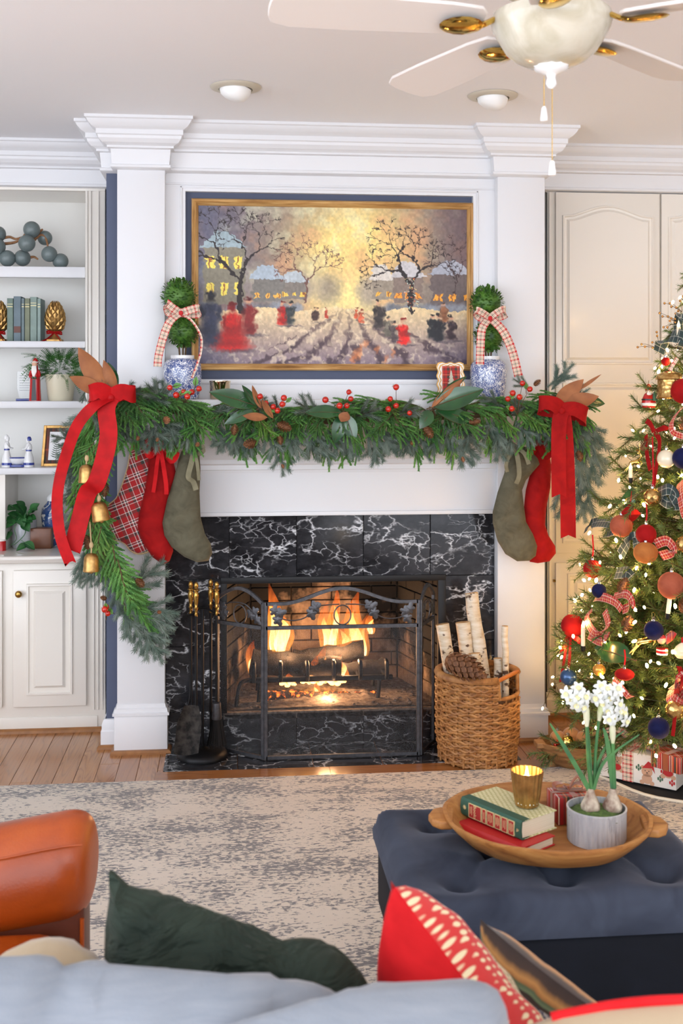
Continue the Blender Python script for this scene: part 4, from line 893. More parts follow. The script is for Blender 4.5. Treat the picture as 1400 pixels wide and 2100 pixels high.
def blade(pts, w0, off=0.0):
    P=cat([pxat(x,y,pc)+FWD*off for x,y in pts],6); n=len(P)
    obj('strap_leaf',MB().ribbon(P,RIGHT*0.8+UP*0.5,[w0*(1-0.75*(i/(n-1))**2.5) for i in range(n)],0.0025),M['stem'],pt)
blade([(1208,1620),(1180,1570),(1150,1520),(1127,1483)],0.012); blade([(1216,1618),(1232,1570),(1260,1540),(1310,1505)],0.008,-0.004); blade([(1212,1620),(1210,1560),(1206,1490)],0.010,0.004); blade([(1219,1616),(1224,1575),(1245,1530),(1280,1500)],0.008,0.006)
blade([(1256,1615),(1250,1560),(1242,1510),(1236,1492)],0.013,-0.003)
s1=stem([(1213,1620),(1206,1560),(1203,1486)],0.0055,0.0045); s2=stem([(1218,1620),(1222,1540),(1228,1478)],0.0045,0.004,0.004); s3=stem([(1258,1616),(1257,1570),(1256,1524)],0.007,0.0055)
for (px,py,qx,qy) in ((1203,1490,1201,1438),(1228,1478,1236,1425),(1256,1524,1255,1478)):
    a=pxat(px,py,pc); b=pxat(qx,qy,pc); d=b-a
    obj('flower_sheath',MB().tube([a,a+d*0.3,a+d*0.65,b],[0.0045,0.008,0.0085,0.0015],8),M['sheath'],pt)
flo=MB()
for k in range(6):
    a=k*PI/3; c_,s_=math.cos(a),math.sin(a); w=Vector((-s_,c_,0)); r=Vector((c_,s_,0)); z=(0,0,0.0022*(k%2))
    pts=[Vector(z)+r*q+w*ww*0.5+UP*h for q,ww,h in ((0.002,-0.004,0),(0.002,0.004,0),(0.010,0.013,0.003),(0.018,0.009,0.001),(0.0225,0.0,-0.002),(0.018,-0.009,0.001),(0.010,-0.013,0.003))]
    flo.add(pts,[(0,1,2,6),(6,2,3,5),(5,3,4)],0,True)
flo.lathe([(0.003,0.002),(0.0055,0.004),(0.007,0.009),(0.0062,0.009),(0.004,0.004)],(0,0,0),10,1); flm=mesh('floret',flo,[M['petal'],M['petalcup']],Vector())
fpos=[(1170,1432,-.6,.3),(1185,1412,-.1,.6),(1160,1420,-.7,0),(1178,1440,-.2,-.4),(1195,1425,.5,.2),(1192,1445,.4,-.4),(1180,1425,0,0),(1228,1420,-.5,.3),(1242,1410,0,.7),(1258,1420,.5,.5),(1248,1430,0,0),(1235,1440,-.5,-.3),(1265,1440,.6,.1),(1222,1430,-.8,0),(1268,1455,.7,-.2),(1245,1455,-.2,-.3),(1276,1462,.7,.2),(1253,1470,.1,-.1),(1280,1475,.6,-.3),(1246,1470,-.4,-.2),(1262,1410,.3,.7),(1232,1408,-.3,.8)]
for i,(px,py,a,b) in enumerate(fpos):
    p=pxat(px,py,pc)-FWD*rd.uniform(0.0,0.02); n_=(-FWD+RIGHT*a+UP*b).normalized(); inst('floret',flm,pt,p,n_.orthogonal(),n_,0.82+0.18*rd.random())
ped=MB()
for i,(px,py,a,b) in enumerate(fpos):
    root=pxat(*((1201,1448),(1236,1435),(1255,1485))[0 if i<7 else 1 if i<15 or i>19 else 2],pc); p=pxat(px,py,pc); ped.tube([root,(root+p)/2+UP*0.004,p],0.0011,5)
obj('flower_stalks',ped,M['stem'],pt,kind='stuff')
# small wrapped gift on the tray
redtartan=plaid('red tartan paper',(176,34,34),[(0.0,0.07,(232,226,214)),(0.07,0.11,(34,44,36)),(0.30,0.42,(40,62,48)),(0.46,0.50,(220,180,90)),(0.54,0.66,(40,62,48)),(0.86,0.90,(230,224,210))],22,'Object',0.4,0.0); M['redtartan']=redtartan
zg2=tf+0.003; g1=gr(1122,1668,zg2); gcn=gr(1166,1640,zg2+0.03)
gf=thing('small_gift','small tartan wrapped gift with rust velvet ribbon on the tray','gift',(g1+Vector((0.05,0.03,0))))
a_=gr(1120,1670,zg2); b_=gr(1163,1712,zg2); e1=(b_-a_); e1.z=0; e1.normalize(); e2=Vector((-e1.y,e1.x,0)); Wg=0.078; Hg=0.070; Mq=Matrix(((e1.x,e2.x,0,a_.x),(e1.y,e2.y,0,a_.y),(0,0,1,zg2),(0,0,0,1)))
obj('wrapped_box',MB().box(0,Wg,0,Wg*1.3,0,Hg).xf(Mq),M['redtartan'],gf,bevel=0.002)
rbn=MB().box(-0.001,Wg+0.001,Wg*0.55,Wg*0.55+0.014,0,Hg+0.001).box(Wg*0.4,Wg*0.4+0.014,-0.001,Wg*1.3+0.001,0,Hg+0.0012); obj('ribbon_band',rbn.xf(Mq),M['rustrib'],gf)
bwb=MB(); ce_=Mq@Vector((Wg*0.45,Wg*0.6,Hg+0.004))
for s_ in (-1,1):
    loop=cat([ce_,ce_+RIGHT*s_*0.018+UP*0.016,ce_+RIGHT*s_*0.036+UP*0.014,ce_+RIGHT*s_*0.034+UP*0.002,ce_+RIGHT*s_*0.014+UP*0.0,ce_],5); bwb.ribbon(loop,FWD+RIGHT*0.3*s_,0.022,0.0015)
bwb.ball(ce_+UP*0.003,0.006,nu=8,nv=6); bwb.ribbon(cat([ce_,ce_+RIGHT*0.01+UP*0.02,ce_+RIGHT*0.024+UP*0.034,ce_+RIGHT*0.03+UP*0.018],5),FWD,0.013,0.0015); obj('bow',bwb,M['rustrib'],gf)

# ================================================================== leather armchair at the left
AD=2.52
ar=thing('leather_armchair','cognac leather armchair with a rolled arm beside the sofa','armchair',gr(60,2050,0.01))
def ap(px,py,D=AD): return dp(px,py,D)
top=[]; pts=[]
prof_=[]; 
e=ap(193,1790); 
secs=[(-260,0),( -120,0),(0,0),(60,0),(120,0),(150,0.0),(170,0.05),(182,0.14),(190,0.32),(194,0.6)]
ra=MB(); rings=[]
for (px,sh) in secs:
    yt=1690-(px)*0.19 if px<150 else 1662; yb=1912-(px)*0.22 if px<195 else 1872
    cy=(yt+yb)/2; hh=(yb-yt)/2*(1-sh); c=ap(px,cy); h=hh/FPX*AD; ring=[]
    for k in range(24):
        a=2*PI*k/24; ring.append(c+UP*math.sin(a)*h+FWD*math.cos(a)*h*0.9)
    rings.append(ring)
vs_=[p for r in rings for p in r]; n=24; fs=[(i*n+j,i*n+(j+1)%n,(i+1)*n+(j+1)%n,(i+1)*n+j) for i in range(len(rings)-1) for j in range(n)]; fs.append(tuple((len(rings)-1)*n+j for j in range(n))); fs.append(tuple(range(n-1,-1,-1)))
arm=obj('rolled_arm',MB().add(vs_,fs,0,True),M['leather'],ar,sub=1)
sm=[]
for px in (-200,-80,0,60,120,160,186):
    yt=1690-px*0.19 if px<150 else 1662; yb=1912-px*0.22; c=ap(px,(yt+yb)/2); h=(yb-yt)/2/FPX*AD; sm.append(c+UP*h*0.62-FWD*h*0.75)
obj('arm_seam',MB().tube(cat(sm,5),0.0022,6),M['leather'],arm)
p1=ap(178,1880); x1=p1.x; yA=p1.y
obj('arm_panel',MB().box(x1-1.0,x1,yA-0.05,yA+0.07,0.10,p1.z+0.06),M['leatherdark'],ar,bevel=0.012,seg=3)
obj('welt_piping',MB().tube([(x1-0.004,yA-0.052,0.12),(x1-0.004,yA-0.052,p1.z+0.02)],0.005,8),M['leather'],ar)
obj('seat_cushion',MB().box(x1-0.9,x1-0.04,yA-0.66,yA-0.055,0.26,0.42),M['leather'],ar,bevel=0.05,seg=4)
obj('chair_base',MB().box(x1-1.0,x1-0.02,yA-0.70,yA+0.07,0.08,0.26),M['leather'],ar,bevel=0.01)
obj('chair_back',MB().box(x1-1.12,x1-0.88,yA-0.68,yA+0.06,0.10,0.88),M['leather'],ar,bevel=0.06,seg=4)
fm=mesh('chair_foot',MB().box(-0.03,0.03,-0.03,0.03,0.0,0.08),M['blackmetal'],Vector(),0.004,1)
for (dx,dy) in ((-0.06,0.03),(-0.95,0.03),(-0.06,-0.64),(-0.95,-0.64)): inst('chair_foot',fm,ar,(x1+dx,yA+dy,0.010))

# ================================================================== sofa seen from behind, with its pillows
def quad_pillow(cn, t, n=26, pinch=0.06, wr=0.15, seed=1, m0=0, m1=0, band=None):
    a,b,c,d=[Vector(p) for p in cn]          # corners in order; bulge both ways
    nr=((b-a).cross(d-a)).normalized(); off=Vector((seed*7.1,seed*3.3,0)); mb=MB(); V=[[],[]]; S=((b-a).length+(d-a).length)/2
    for j in range(n+1):
        for i in range(n+1):
            u,v=i/n,j/n; eu=u+pinch*math.sin(2*PI*u)*0.0; pu=pinch*(1-(2*v-1)**2); pv=pinch*(1-(2*u-1)**2)
            uu=u*(1-2*0)+0; uu=pu+(1-2*pu)*u; vv=pv+(1-2*pv)*v
            p=(a*(1-uu)*(1-vv)+b*uu*(1-vv)+c*uu*vv+d*(1-uu)*vv)
            h=t*0.5*(max(0,(1-(2*u-1)**4)*(1-(2*v-1)**4)))**0.6
            w=mnoise.noise(Vector((u*4,v*4,0))+off)*wr*t*0.35+mnoise.noise(Vector((u*9+v*3,v*3,5))+off)*wr*t*0.2
            ed=min(1,8*min(u,1-u,v,1-v)); V[0].append(p+nr*(h+w*ed)); V[1].append(p-nr*(h+w*ed))
    W=n+1
    for s in (0,1):
        fs=[(j*W+i,j*W+i+1,(j+1)*W+i+1,(j+1)*W+i) for j in range(n) for i in range(n)]
        if s: fs=[tuple(reversed(f)) for f in fs]
        mb.add(V[s],fs,m0 if s==0 else m1,True,[(i/n,j/n) for j in range(W) for i in range(W)])
    return mb
SD=1.40
so_=thing('linen_sofa','pale blue linen sofa seen from behind at the bottom edge','sofa',gr(400,2600,0.0)+Vector((0,0.3,0)))
def silh(pts,D): return [(dp(x,y,D)) for x,y in pts]
def cushion(pts, D, thick, label, name, m, parent=None, step=0.03, wr=0.2, seed=1, lean=0.0, fold=0.0, fdir=(5.0,16.0), **kw):
    P=[((x-700)/FPX*D,(800-y)/FPX*D) for x,y in pts]; z0=min(p[1] for p in P)
    f3=lambda x,y,h: CAM+RIGHT*x+UP*y+FWD*(D-h-lean*(y-z0))
    mb=puff(P,f3,thick,step,wr,seed,0.5,fold=fold,fdir=fdir)
    return obj(name,mb,m,parent,label,**kw)
cushion([(-420,2020),(-200,1985),(0,1968),(60,1964),(110,1972),(128,1986),(175,1978),(300,1988),(420,1998),(560,2012),(650,2026),(700,2050),(712,2100),(716,2700),(-420,2700)],SD,0.22,None,'back_cushion',M['linen'],so_,seed=3,wr=0.25,step=0.022,fold=0.030,fdir=(7.0,4.0))
cushion([(455,2110),(540,2084),(640,2056),(720,2036),(860,2026),(985,2020),(1022,2036),(1038,2070),(1044,2110),(1050,2700),(440,2700)],SD-0.09,0.20,None,'back_cushion',M['linen'],so_,seed=5,wr=0.25,step=0.022,fold=0.030,fdir=(7.0,4.0))
bl=dp(-420,2450,SD-0.12); brr=dp(1700,2450,SD-0.12)
sx0,sx1=dp(-420,2300,SD).x,dp(1640,2300,SD).x; sy=dp(600,2300,SD).y-0.16
obj('sofa_back',MB().box(sx0,sx1,sy-0.14,sy+0.04,0.12,0.66),M['linen'],so_,bevel=0.03,seg=3)
obj('sofa_seat',MB().box(sx0,sx1,sy-0.02,sy+0.45,0.12,0.42),M['linen'],so_,bevel=0.03,seg=3)
fm2=mesh('sofa_foot',MB().box(-0.03,0.03,-0.03,0.03,0,0.12),M['blackmetal'],Vector(),0.004,1)
for x in (sx0+0.06,sx1-0.06):
    for y in (sy-0.1,sy+0.40): inst('sofa_foot',fm2,so_,(x,y,0.010))
# pillows on the sofa
D1=1.62
gp=[dp(222,1786,D1+0.10),dp(228,2340,D1-0.10),dp(820,2420,D1-0.16),dp(742,1950,D1+0.02)]
cushion([(224,1787),(232,1790),(262,1818),(330,1838),(420,1866),(520,1905),(556,1922),(580,1934),(620,1930),(668,1937),(712,1965),(742,2000),(768,2045),(790,2140),(780,2420),(500,2440),(230,2400),(218,2200),(214,2000),(217,1900),(226,1835)],D1,0.20,'forest green velvet pillow with a pointed corner on the sofa','velvet_pillow',M['greenvelvet'],cat='pillow',step=0.014,wr=0.4,seed=11,fold=0.030,fdir=(5.0,13.0))
# scarlet pillow with an embroidered border on its far face
t=NT('embroidered cream and red border'); u_=t.co('UV'); sp=t.n('ShaderNodeSeparateXYZ'); t.put(sp.inputs[0],u_)
vo=t.n('ShaderNodeTexVoronoi',{'Vector':t.co('UV',(26,26,1)),'Scale':1.0,'Randomness':0.35}); dots=t.ramp(vo.outputs['Distance'],[(0.30,(1,1,1)),(0.42,(0,0,0))])
ring=t.ramp(t.math('ABSOLUTE',t.math('SUBTRACT',vo.outputs['Distance'],0.3)),[(0.06,(1,1,1)),(0.12,(0,0,0))])
edge=t.ramp(sp.outputs[1],[(0.0,(0,0,0)),(0.115,(0,0,0)),(0.12,(1,1,1)),(0.24,(1,1,1)),(0.245,(0.4,0.4,0.4)),(1.0,(0.4,0.4,0.4))],'CONSTANT')
redp=t.mix(dots,lin((208,40,36)),lin((238,220,176))); tan=t.mix(ring,lin((214,190,148)),lin((150,138,90))); dk=t.mix(dots,lin((60,44,36)),lin((120,86,50)))
e1_=t.math('LESS_THAN',sp.outputs[1],0.12); e2_=t.math('LESS_THAN',sp.outputs[1],0.26)
t.set(color=t.mix(e1_,t.mix(e2_,dk,tan),redp),rough=0.8,sheen=0.2); t.bump(vo.outputs['Distance'],0.3,0.004); M['embroid']=t.mat
Dr=1.62
a=dp(800,1806,Dr+0.02); b=dp(1092,2190,Dr-0.36); 
cn=[dp(801,1806,1.60),dp(1098,2190,1.56),dp(1100,2440,1.88),dp(812,2240,1.92)]
mb=quad_pillow(cn,0.20,30,0.015,0.25,4,1,0); obj('velvet_pillow',mb,[M['brightred'],M['embroid']],None,'scarlet velvet pillow with an embroidered floral border on the sofa','pillow')
t=NT('dark tapestry print'); v=t.co('UV'); sp=t.n('ShaderNodeSeparateXYZ'); t.put(sp.inputs[0],t.co('UV',(5.0,5.0,1))); nz=t.noise(t.co('UV',(3,3,1)),1.4,3,0.6,1.2); band=t.math('ADD',sp.outputs[1],t.math('MULTIPLY',t.math('SUBTRACT',nz,0.5),0.10))
cl=t.ramp(band,[(0.0,lin((52,40,36))),(0.10,lin((70,52,44))),(0.17,lin((196,140,78))),(0.21,lin((166,112,62))),(0.24,lin((88,104,74))),(0.30,lin((120,134,98))),(0.33,lin((60,48,42))),(0.38,lin((84,66,56))),(1.0,lin((60,48,44)))])
bl_=t.noise(t.co('UV',(16,16,1)),1.0,2,0.5,2.0); cl2=t.mix(t.math('MULTIPLY',t.ramp(bl_,[(0.46,(0,0,0)),(0.5,(1,1,1))]),t.math('GREATER_THAN',sp.outputs[1],0.38)),cl,lin((58,66,108))); cl2=t.mix(t.math('MULTIPLY',t.ramp(bl_,[(0.58,(0,0,0)),(0.62,(1,1,1))]),t.math('GREATER_THAN',sp.outputs[1],0.38)),cl2,lin((214,206,200)))
t.set(color=cl2,rough=0.85,sheen=0.2); M['tapestry']=t.mat
Dt=1.66
mb=quad_pillow([dp(985,1885,1.78),dp(1275,2110,1.72),dp(1300,2420,1.92),dp(960,2300,1.98)],0.12,24,0.02,0.2,7); obj('tapestry_pillow',mb,M['tapestry'],None,'dark tapestry print pillow tucked behind the scarlet pillow','pillow')
cushion([(1080,2110),(1150,2082),(1240,2068),(1400,2056),(1700,2050),(1760,2120),(1760,2600),(1080,2600)],1.36,0.16,'beige pillow with red piping at the bottom corner','beige_pillow',[M['creamfab']],cat='pillow',seed=9)
bpp=[dp(x,y-6,1.36) for x,y in ((1130,2092),(1240,2070),(1320,2060),(1400,2056),(1560,2052),(1700,2050))]; bpo=bpy.data.objects['beige_pillow']
obj('piping',MB().tube(cat(bpp,6),0.006,8),M['brightred'],bpo)
cushion([(-60,2010),(-30,1985),(10,1955),(60,1934),(95,1930),(130,1936),(165,1952),(195,1975),(215,2010),(215,2300),(-60,2300)],1.56,0.18,'cream round topped pillow between the armchair and the sofa','cream_pillow',M['creamfab'],cat='pillow',step=0.02,wr=0.05,seed=2)
# ================================================================== foliage pieces
def needles(mb, p0, p1, n, ln, w, rd, spread=0.9, m=0, droop=0.0):
    d=(p1-p0); L=d.length; d.normalize(); a=d.orthogonal().normalized(); b=d.cross(a)
    for k in range(n):
        t=(k+rd.random())/n; an=k*2.399+rd.uniform(-.3,.3); out=a*math.cos(an)+b*math.sin(an)
        p=p0+d*L*t; l=ln*rd.uniform(.75,1.15)*(1-0.45*max(0,t-.8)/.2); e=p+(d*(1-spread*0.45)+out*spread).normalized()*l-UP*droop*l
        s=(e-p).cross(out+UP*0.3); s=s.normalized()*w*0.5 if s.length>1e-9 else a*w*0.5
        mb.add([p-s,p+s,e+s*0.25,e-s*0.25],[(0,1,2,3)],m,False)
def cedar_mesh(seed, m):           # soft drooping strands along a short stem, local +X, hanging to -Z
    rd=random.Random(seed); mb=MB(); L=0.17
    stem=[Vector((L*t,0.012*math.sin(3*t+seed),-0.05*t*t)) for t in [i/6 for i in range(7)]]; mb.tube(stem,[0.0028]*6+[0.0012],5,1)
    for k in range(15):
        t=0.02+0.96*k/14; i=min(int(t*6),5); p=stem[i].lerp(stem[i+1],t*6-i); sd=1 if k%2 else -1
        l=0.105*(1-0.4*t)*rd.uniform(.8,1.2); d=Vector((0.8,sd*rd.uniform(.1,.75),-rd.uniform(.05,.5))).normalized(); q=p
        for s in range(4):
            e=q+d*l/4; needles(mb,q,e,17,0.0150*(1-0.12*s),0.0058,rd,0.55,0); q=e; d=(d-UP*0.16).normalized()
    return mesh('cedar_sprig',mb,[M['cedar'] if m==0 else M['cedar2'],M['twig']],Vector())
def spruce_mesh(seed):
    rd=random.Random(100+seed); mb=MB(); L=0.16
    def tw(p,d,l,dep):
        n=5; pts=[p]
        for s in range(n): d=(d+Vector((0,rd.uniform(-.06,.06),rd.uniform(-.10,.03)))).normalized(); pts.append(pts[-1]+d*l/n)
        mb.tube(pts,[0.0018]*n+[0.0007],4,1)
        for s in range(n): needles(mb,pts[s],pts[s+1],int(40*l/0.15)+9,0.027,0.0031,rd,0.62,0)
        if dep:
            for s in (1,2,3):
                sd=1 if (s+seed)%2 else -1; tw(pts[s],(d+Vector((0,sd*rd.uniform(.5,.85),rd.uniform(-.3,.1)))).normalized(),l*(0.66-0.1*s),0)
    tw(Vector(),Vector((1,0,0)),L,1); return mesh('spruce_sprig',mb,[M['spruce'],M['twig']],Vector())
CED=[cedar_mesh(i,0) for i in range(4)]+[cedar_mesh(9,1)]; SPR=[spruce_mesh(i) for i in range(4)]
def cone_mb(L, R, n=70, m=0, tip=0.55):       # pine cone, axis +Z from 0
    mb=MB(); mb.lathe([(R*0.35,0),(R*0.55,L*0.2),(R*0.5,L*0.6),(R*0.15,L*0.97)],(0,0,0),8,m)
    for k in range(n):
        t=(k+.5)/n; an=k*2.399; r=R*(math.sin(PI*min(1,(t*0.86+0.13)))**0.65); z=L*t*0.96; o=Vector((math.cos(an),math.sin(an),0)); s=Vector((-o.y,o.x,0))*R*0.30*(1-.35*t)
        b=o*r*0.4+UP*z; mid=o*r*0.82+UP*(z+L*0.035); e=o*r*1.02+UP*(z+L*0.085)
        mb.add([b-s*.5,b+s*.5,mid+s,e+s*0.55,e-s*0.55,mid-s,mid-UP*L*0.02],[(0,1,2,5),(5,2,3,4),(0,6,1),(1,6,2),(2,6,3),(3,6,4),(4,6,5),(5,6,0)],m)
    return mb
CONEM=mesh('pine_cone',cone_mb(0.06,0.022,54),[M['cone']],Vector()); CONEP=mesh('pine_cone',cone_mb(0.04,0.016,40),[M['conetip']],Vector())
def cone(p, d, label, sc=1.0, pale=False, group='pine cones tucked in the garland', name='pine_cone'):
    o=inst(name,CONEP if pale else CONEM,None,p,None,sc=sc); o.rotation_mode='QUATERNION'; o.rotation_quaternion=Vector((0,0,1)).rotation_difference(Vector(d)); return tag(o,label,'pine cone',group)
def leaf_mb(L=0.13, W=0.05, bend=0.25, cup=0.18, nu=9):      # magnolia leaf along +X, top +Z green (slot 0), underside brown (slot 1)
    mb=MB(); top=[]; nv=4
    for i in range(nu+1):
        t=i/nu; w=W*0.5*(math.sin(PI*min(1,t**0.85))**0.8)*(1.0) if 0<t<1 else 0.0008
        for j in range(nv+1):
            s=(j/nv*2-1); top.append(Vector((L*t, w*s, -bend*L*t*t+cup*w*(s*s)+(-0.0008 if j==2 else 0))))
    N=len(top); W_=nv+1; fs=[(i*W_+j,(i+1)*W_+j,(i+1)*W_+j+1,i*W_+j+1) for i in range(nu) for j in range(nv)]
    mb.add(top,[tuple(reversed(f)) for f in fs],0,True); bot=[p-UP*0.0011 for p in top]; mb.add(bot,fs,1,True)
    mb.add([Vector((-0.02,0,0.0)),Vector((0,0,0))],[]); mb.tube([(-0.018,0,0.002),(0,0,0),(L*0.5,0,-bend*L*0.25+0.0005),(L*0.93,0,-bend*L*0.86)],[0.0016,0.0014,0.0011,0.0004],5,2)
    return mb
LEAF=[mesh('magnolia_leaf',leaf_mb(0.135,0.055,b,c),[M['maggreen'],M['magbrown'],M['twig']],Vector()) for b,c in ((0.12,0.2),(0.35,0.1),(-0.1,0.35))]
def leafat(parent, p0, p1, nrm, w=1.0, k=0):
    p0=Vector(p0); p1=Vector(p1); L=(p1-p0).length; s=L/0.135; return inst('magnolia_leaf',LEAF[k],parent,p0,p1-p0,nrm,(s,s*w,s))
CAMV=-FWD

# ================================================================== garland over the mantel
YG=-0.17
gpath=[at(x,y,YG) for x,y in ((182,838),(240,830),(320,838),(420,852),(520,858),(620,862),(700,864),(800,858),(900,856),(1000,850),(1090,846),(1160,842),(1195,850))]
gl=thing('mantel_garland','green cedar and frosted spruce garland draped along the mantel','garland',at(690,900,YG))
rd=random.Random(21)
def along(path,t):
    q=t*(len(path)-1); i=min(int(q),len(path)-2); return path[i].lerp(path[i+1],q-i)
gp_=cat(gpath,6)
obj('stem_rope',MB().tube(gp_,0.012,8),M['twig'],gl)
N1=150
for k in range(N1):
    t=(k+rd.random()*.8)/N1; p=along(gp_,t); row=k%3; sx=1 if rd.random()<0.62 else -1
    if t<0.10: sx=1
    if t>0.93: sx=-1
    if row==0: d=Vector((sx*rd.uniform(.5,1),-rd.uniform(.25,.6),rd.uniform(.05,.38))); p=p+Vector((0,-0.01,0.035))
    elif row==1: d=Vector((sx*rd.uniform(.35,.9),-rd.uniform(.5,.9),-rd.uniform(.1,.5))); p=p+Vector((0,-0.02,0.03))
    else: d=Vector((sx*rd.uniform(.2,.8),-rd.uniform(.2,.5),-rd.uniform(.5,1.1))); p=p+Vector((0,-0.03,0.01))
    inst('cedar_sprig',CED[rd.choice((0,1,2,3,4,0,1,2,3))],gl,p,d,-Vector((0,1,0))*0.6+UP,rd.uniform(.75,1.08))
N2=78
for k in range(N2):
    t=(k+rd.random())/N2; p=along(gp_,t)+Vector((0,-0.055,-0.030)); sx=1 if rd.random()<0.6 else -1
    if t<.08: sx=1
    if t>.93: sx=-1
    d=Vector((sx*rd.uniform(.2,.9),-rd.uniform(.15,.5),-rd.uniform(.55,1.0)))
    if k%5==0: d=Vector((sx*rd.uniform(.4,1),-rd.uniform(.3,.7),rd.uniform(.1,.6))); p=p+UP*0.05
    inst('spruce_sprig',SPR[k%4],gl,p,d,-Vector((0,1,0)),rd.uniform(.7,1.02))
# long hanging sprays below the shelf and at the right end
for (a,b) in (((575,905),(580,968)),((770,890),(768,950)),((620,890),(655,935)),((840,895),(880,940)),((905,890),(960,950)),((1000,880),(1030,940)),((950,880),(975,945)),((300,860),(285,920)),((400,880),(392,925)),((455,880),(450,925)),((500,880),(505,935)),((680,890),(690,930)),((1130,800),(1172,752)),((1120,795),(1160,765)),((1190,850),(1232,905)),((1195,870),(1240,960)),((1188,900),(1225,985)),((1190,960),(1215,1050)),((1180,1000),(1198,1065)),((1150,980),(1160,1060)),((1195,860),(1225,925)),((1190,930),(1212,1010)),((1170,900),(1190,990)),((1090,800),(1060,778))):
    p=at(a[0],a[1],YG-0.03); q=at(b[0],b[1],YG-0.06); inst('spruce_sprig',SPR[rd.randrange(4)],gl,p,q-p,-Vector((0,1,0)),(q-p).length/0.15*1.02)
# the tail falling on the left
ltail=cat([at(x,y,-0.14) for x,y in ((190,835),(172,900),(165,970),(178,1040),(196,1110),(225,1180),(262,1240),(300,1290))],6)
obj('stem_rope',MB().tube(ltail,0.010,8),M['twig'],gl)
for k in range(46):
    t=(k+rd.random())/46*0.86; p=along(ltail,t)+Vector((0.012,-0.02,0)); tg=(along(ltail,min(1,t+.05))-along(ltail,t)).normalized()
    d=tg+Vector((rd.uniform(-.25,.75) if t<.75 else rd.uniform(-.1,.5),-rd.uniform(.1,.5),rd.uniform(-.2,.1))); inst('cedar_sprig',CED[rd.choice((0,1,2,3,4,0,1))],gl,p,d,-Vector((0,1,0)),rd.uniform(.7,1.0))
for k in range(58):
    t=(k+rd.random())/58; p=along(ltail,t); tg=(along(ltail,min(1,t+.05))-along(ltail,max(0,t-.02))).normalized()
    d=tg+Vector((rd.uniform(-.9,.25) if t<.6 else rd.uniform(-.6,.9),-rd.uniform(0,.35),rd.uniform(-.3,.1))); inst('spruce_sprig',SPR[k%4],gl,p,d,-Vector((0,1,0)),rd.uniform(.65,1.0))
for (a,b) in (((160,905),(112,895)),((175,800),(168,822)),((160,940),(125,960)),((160,1000),(128,1030)),((165,1040),(138,1090)),((172,1130),(160,1195)),((262,1240),(352,1262)),((270,1250),(345,1290)),((290,1280),(328,1352)),((250,1220),(330,1165)),((240,1240),(285,1300)),((200,1160),(170,1200))):
    p=at(a[0],a[1],-0.15); q=at(b[0],b[1],-0.18); inst('spruce_sprig',SPR[rd.randrange(4)],gl,p,q-p,-Vector((0,1,0)),(q-p).length/0.15*1.03)
for (a,b) in (((205,900),(185,960)),((215,880),(200,940)),((200,935),(176,985)),((190,905),(165,950)),((212,920),(205,985)),((225,850),(238,900)),((185,1000),(190,1060)),((200,1040),(190,1110)),((205,1080),(205,1150)),((225,1120),(250,1200)),((235,1150),(270,1230))):
    p=at(a[0],a[1],-0.30); q=at(b[0],b[1],-0.31); inst('cedar_sprig',CED[rd.choice((0,1,2,4))],gl,p,q-p,-Vector((0,1,0)),(q-p).length/0.17*1.1)
# magnolia sprays
def spray(label, root, leaves):
    r=at(root[0],root[1],YG-0.11); sp=thing('magnolia_spray',label,'leaf spray',r,'magnolia sprays in the garland')
    for (a,b,face,w,k,dy) in leaves:
        p=at(a[0],a[1],YG-0.11); q=at(b[0],b[1],YG-0.11-dy); n=Vector((0,-1,0.25)) if face else Vector((0,1,-0.25)); leafat(sp,p,q,n+Vector((rd.uniform(-.2,.2),0,rd.uniform(-.1,.3))),w,k)
    obj('twig',MB().tube([at(root[0],root[1],YG-0.09),at(root[0]+6,root[1]+14,YG-0.06)],0.004,6),M['twig'],sp)
spray('glossy magnolia leaves in the garland beside the gold votive candle',(528,838),[((525,832),(432,800),1,1.0,0,0.03),((522,842),(462,862),1,.95,1,0.03),((524,840),(470,855),1,.8,0,0.0),((530,835),(494,790),1,.7,2,0.02),((536,838),(512,792),0,.6,1,0.0),((548,856),(500,852),0,.8,2,0.05),((560,858),(530,812),0,.55,1,0.05)])
spray('magnolia leaves with one curled brown leaf in the garland centre',(702,846),[((700,846),(626,842),1,1.0,0,0.02),((702,850),(690,905),1,1.3,1,0.04),((708,850),(728,905),1,1.3,0,0.02),((712,845),(700,862),0,1.6,2,0.06)])
spray('magnolia leaves fanning beside the scalloped photo frame',(886,838),[((884,836),(950,776),0,.55,2,0.02),((890,834),(928,782),1,.45,0,0.0),((888,834),(992,796),1,1.0,0,0.03),((892,838),(985,860),1,.9,1,0.03),((884,842),(866,872),1,1.6,1,0.05),((890,842),(930,850),1,1.0,1,0.0),((905,810),(958,768),1,.5,0,-0.03)])
spray('copper magnolia leaves standing above the left red bow',(222,806),[((216,800),(160,716),0,1.0,0,-0.02),((214,806),(143,772),0,1.0,0,0.02),((236,806),(212,738),0,.85,2,0.0),((238,802),(220,740),1,.9,0,-0.05)])
spray('copper magnolia leaves above the right red bow',(1150,828),[((1138,832),(1195,780),0,1.1,0,0.0),((1150,832),(1226,812),0,1.1,0,0.03),((1195,822),(1242,826),1,1.2,0,0.0),((1185,800),(1228,770),0,.35,1,0.0),((1165,832),(1206,832),1,.9,1,0.0)])
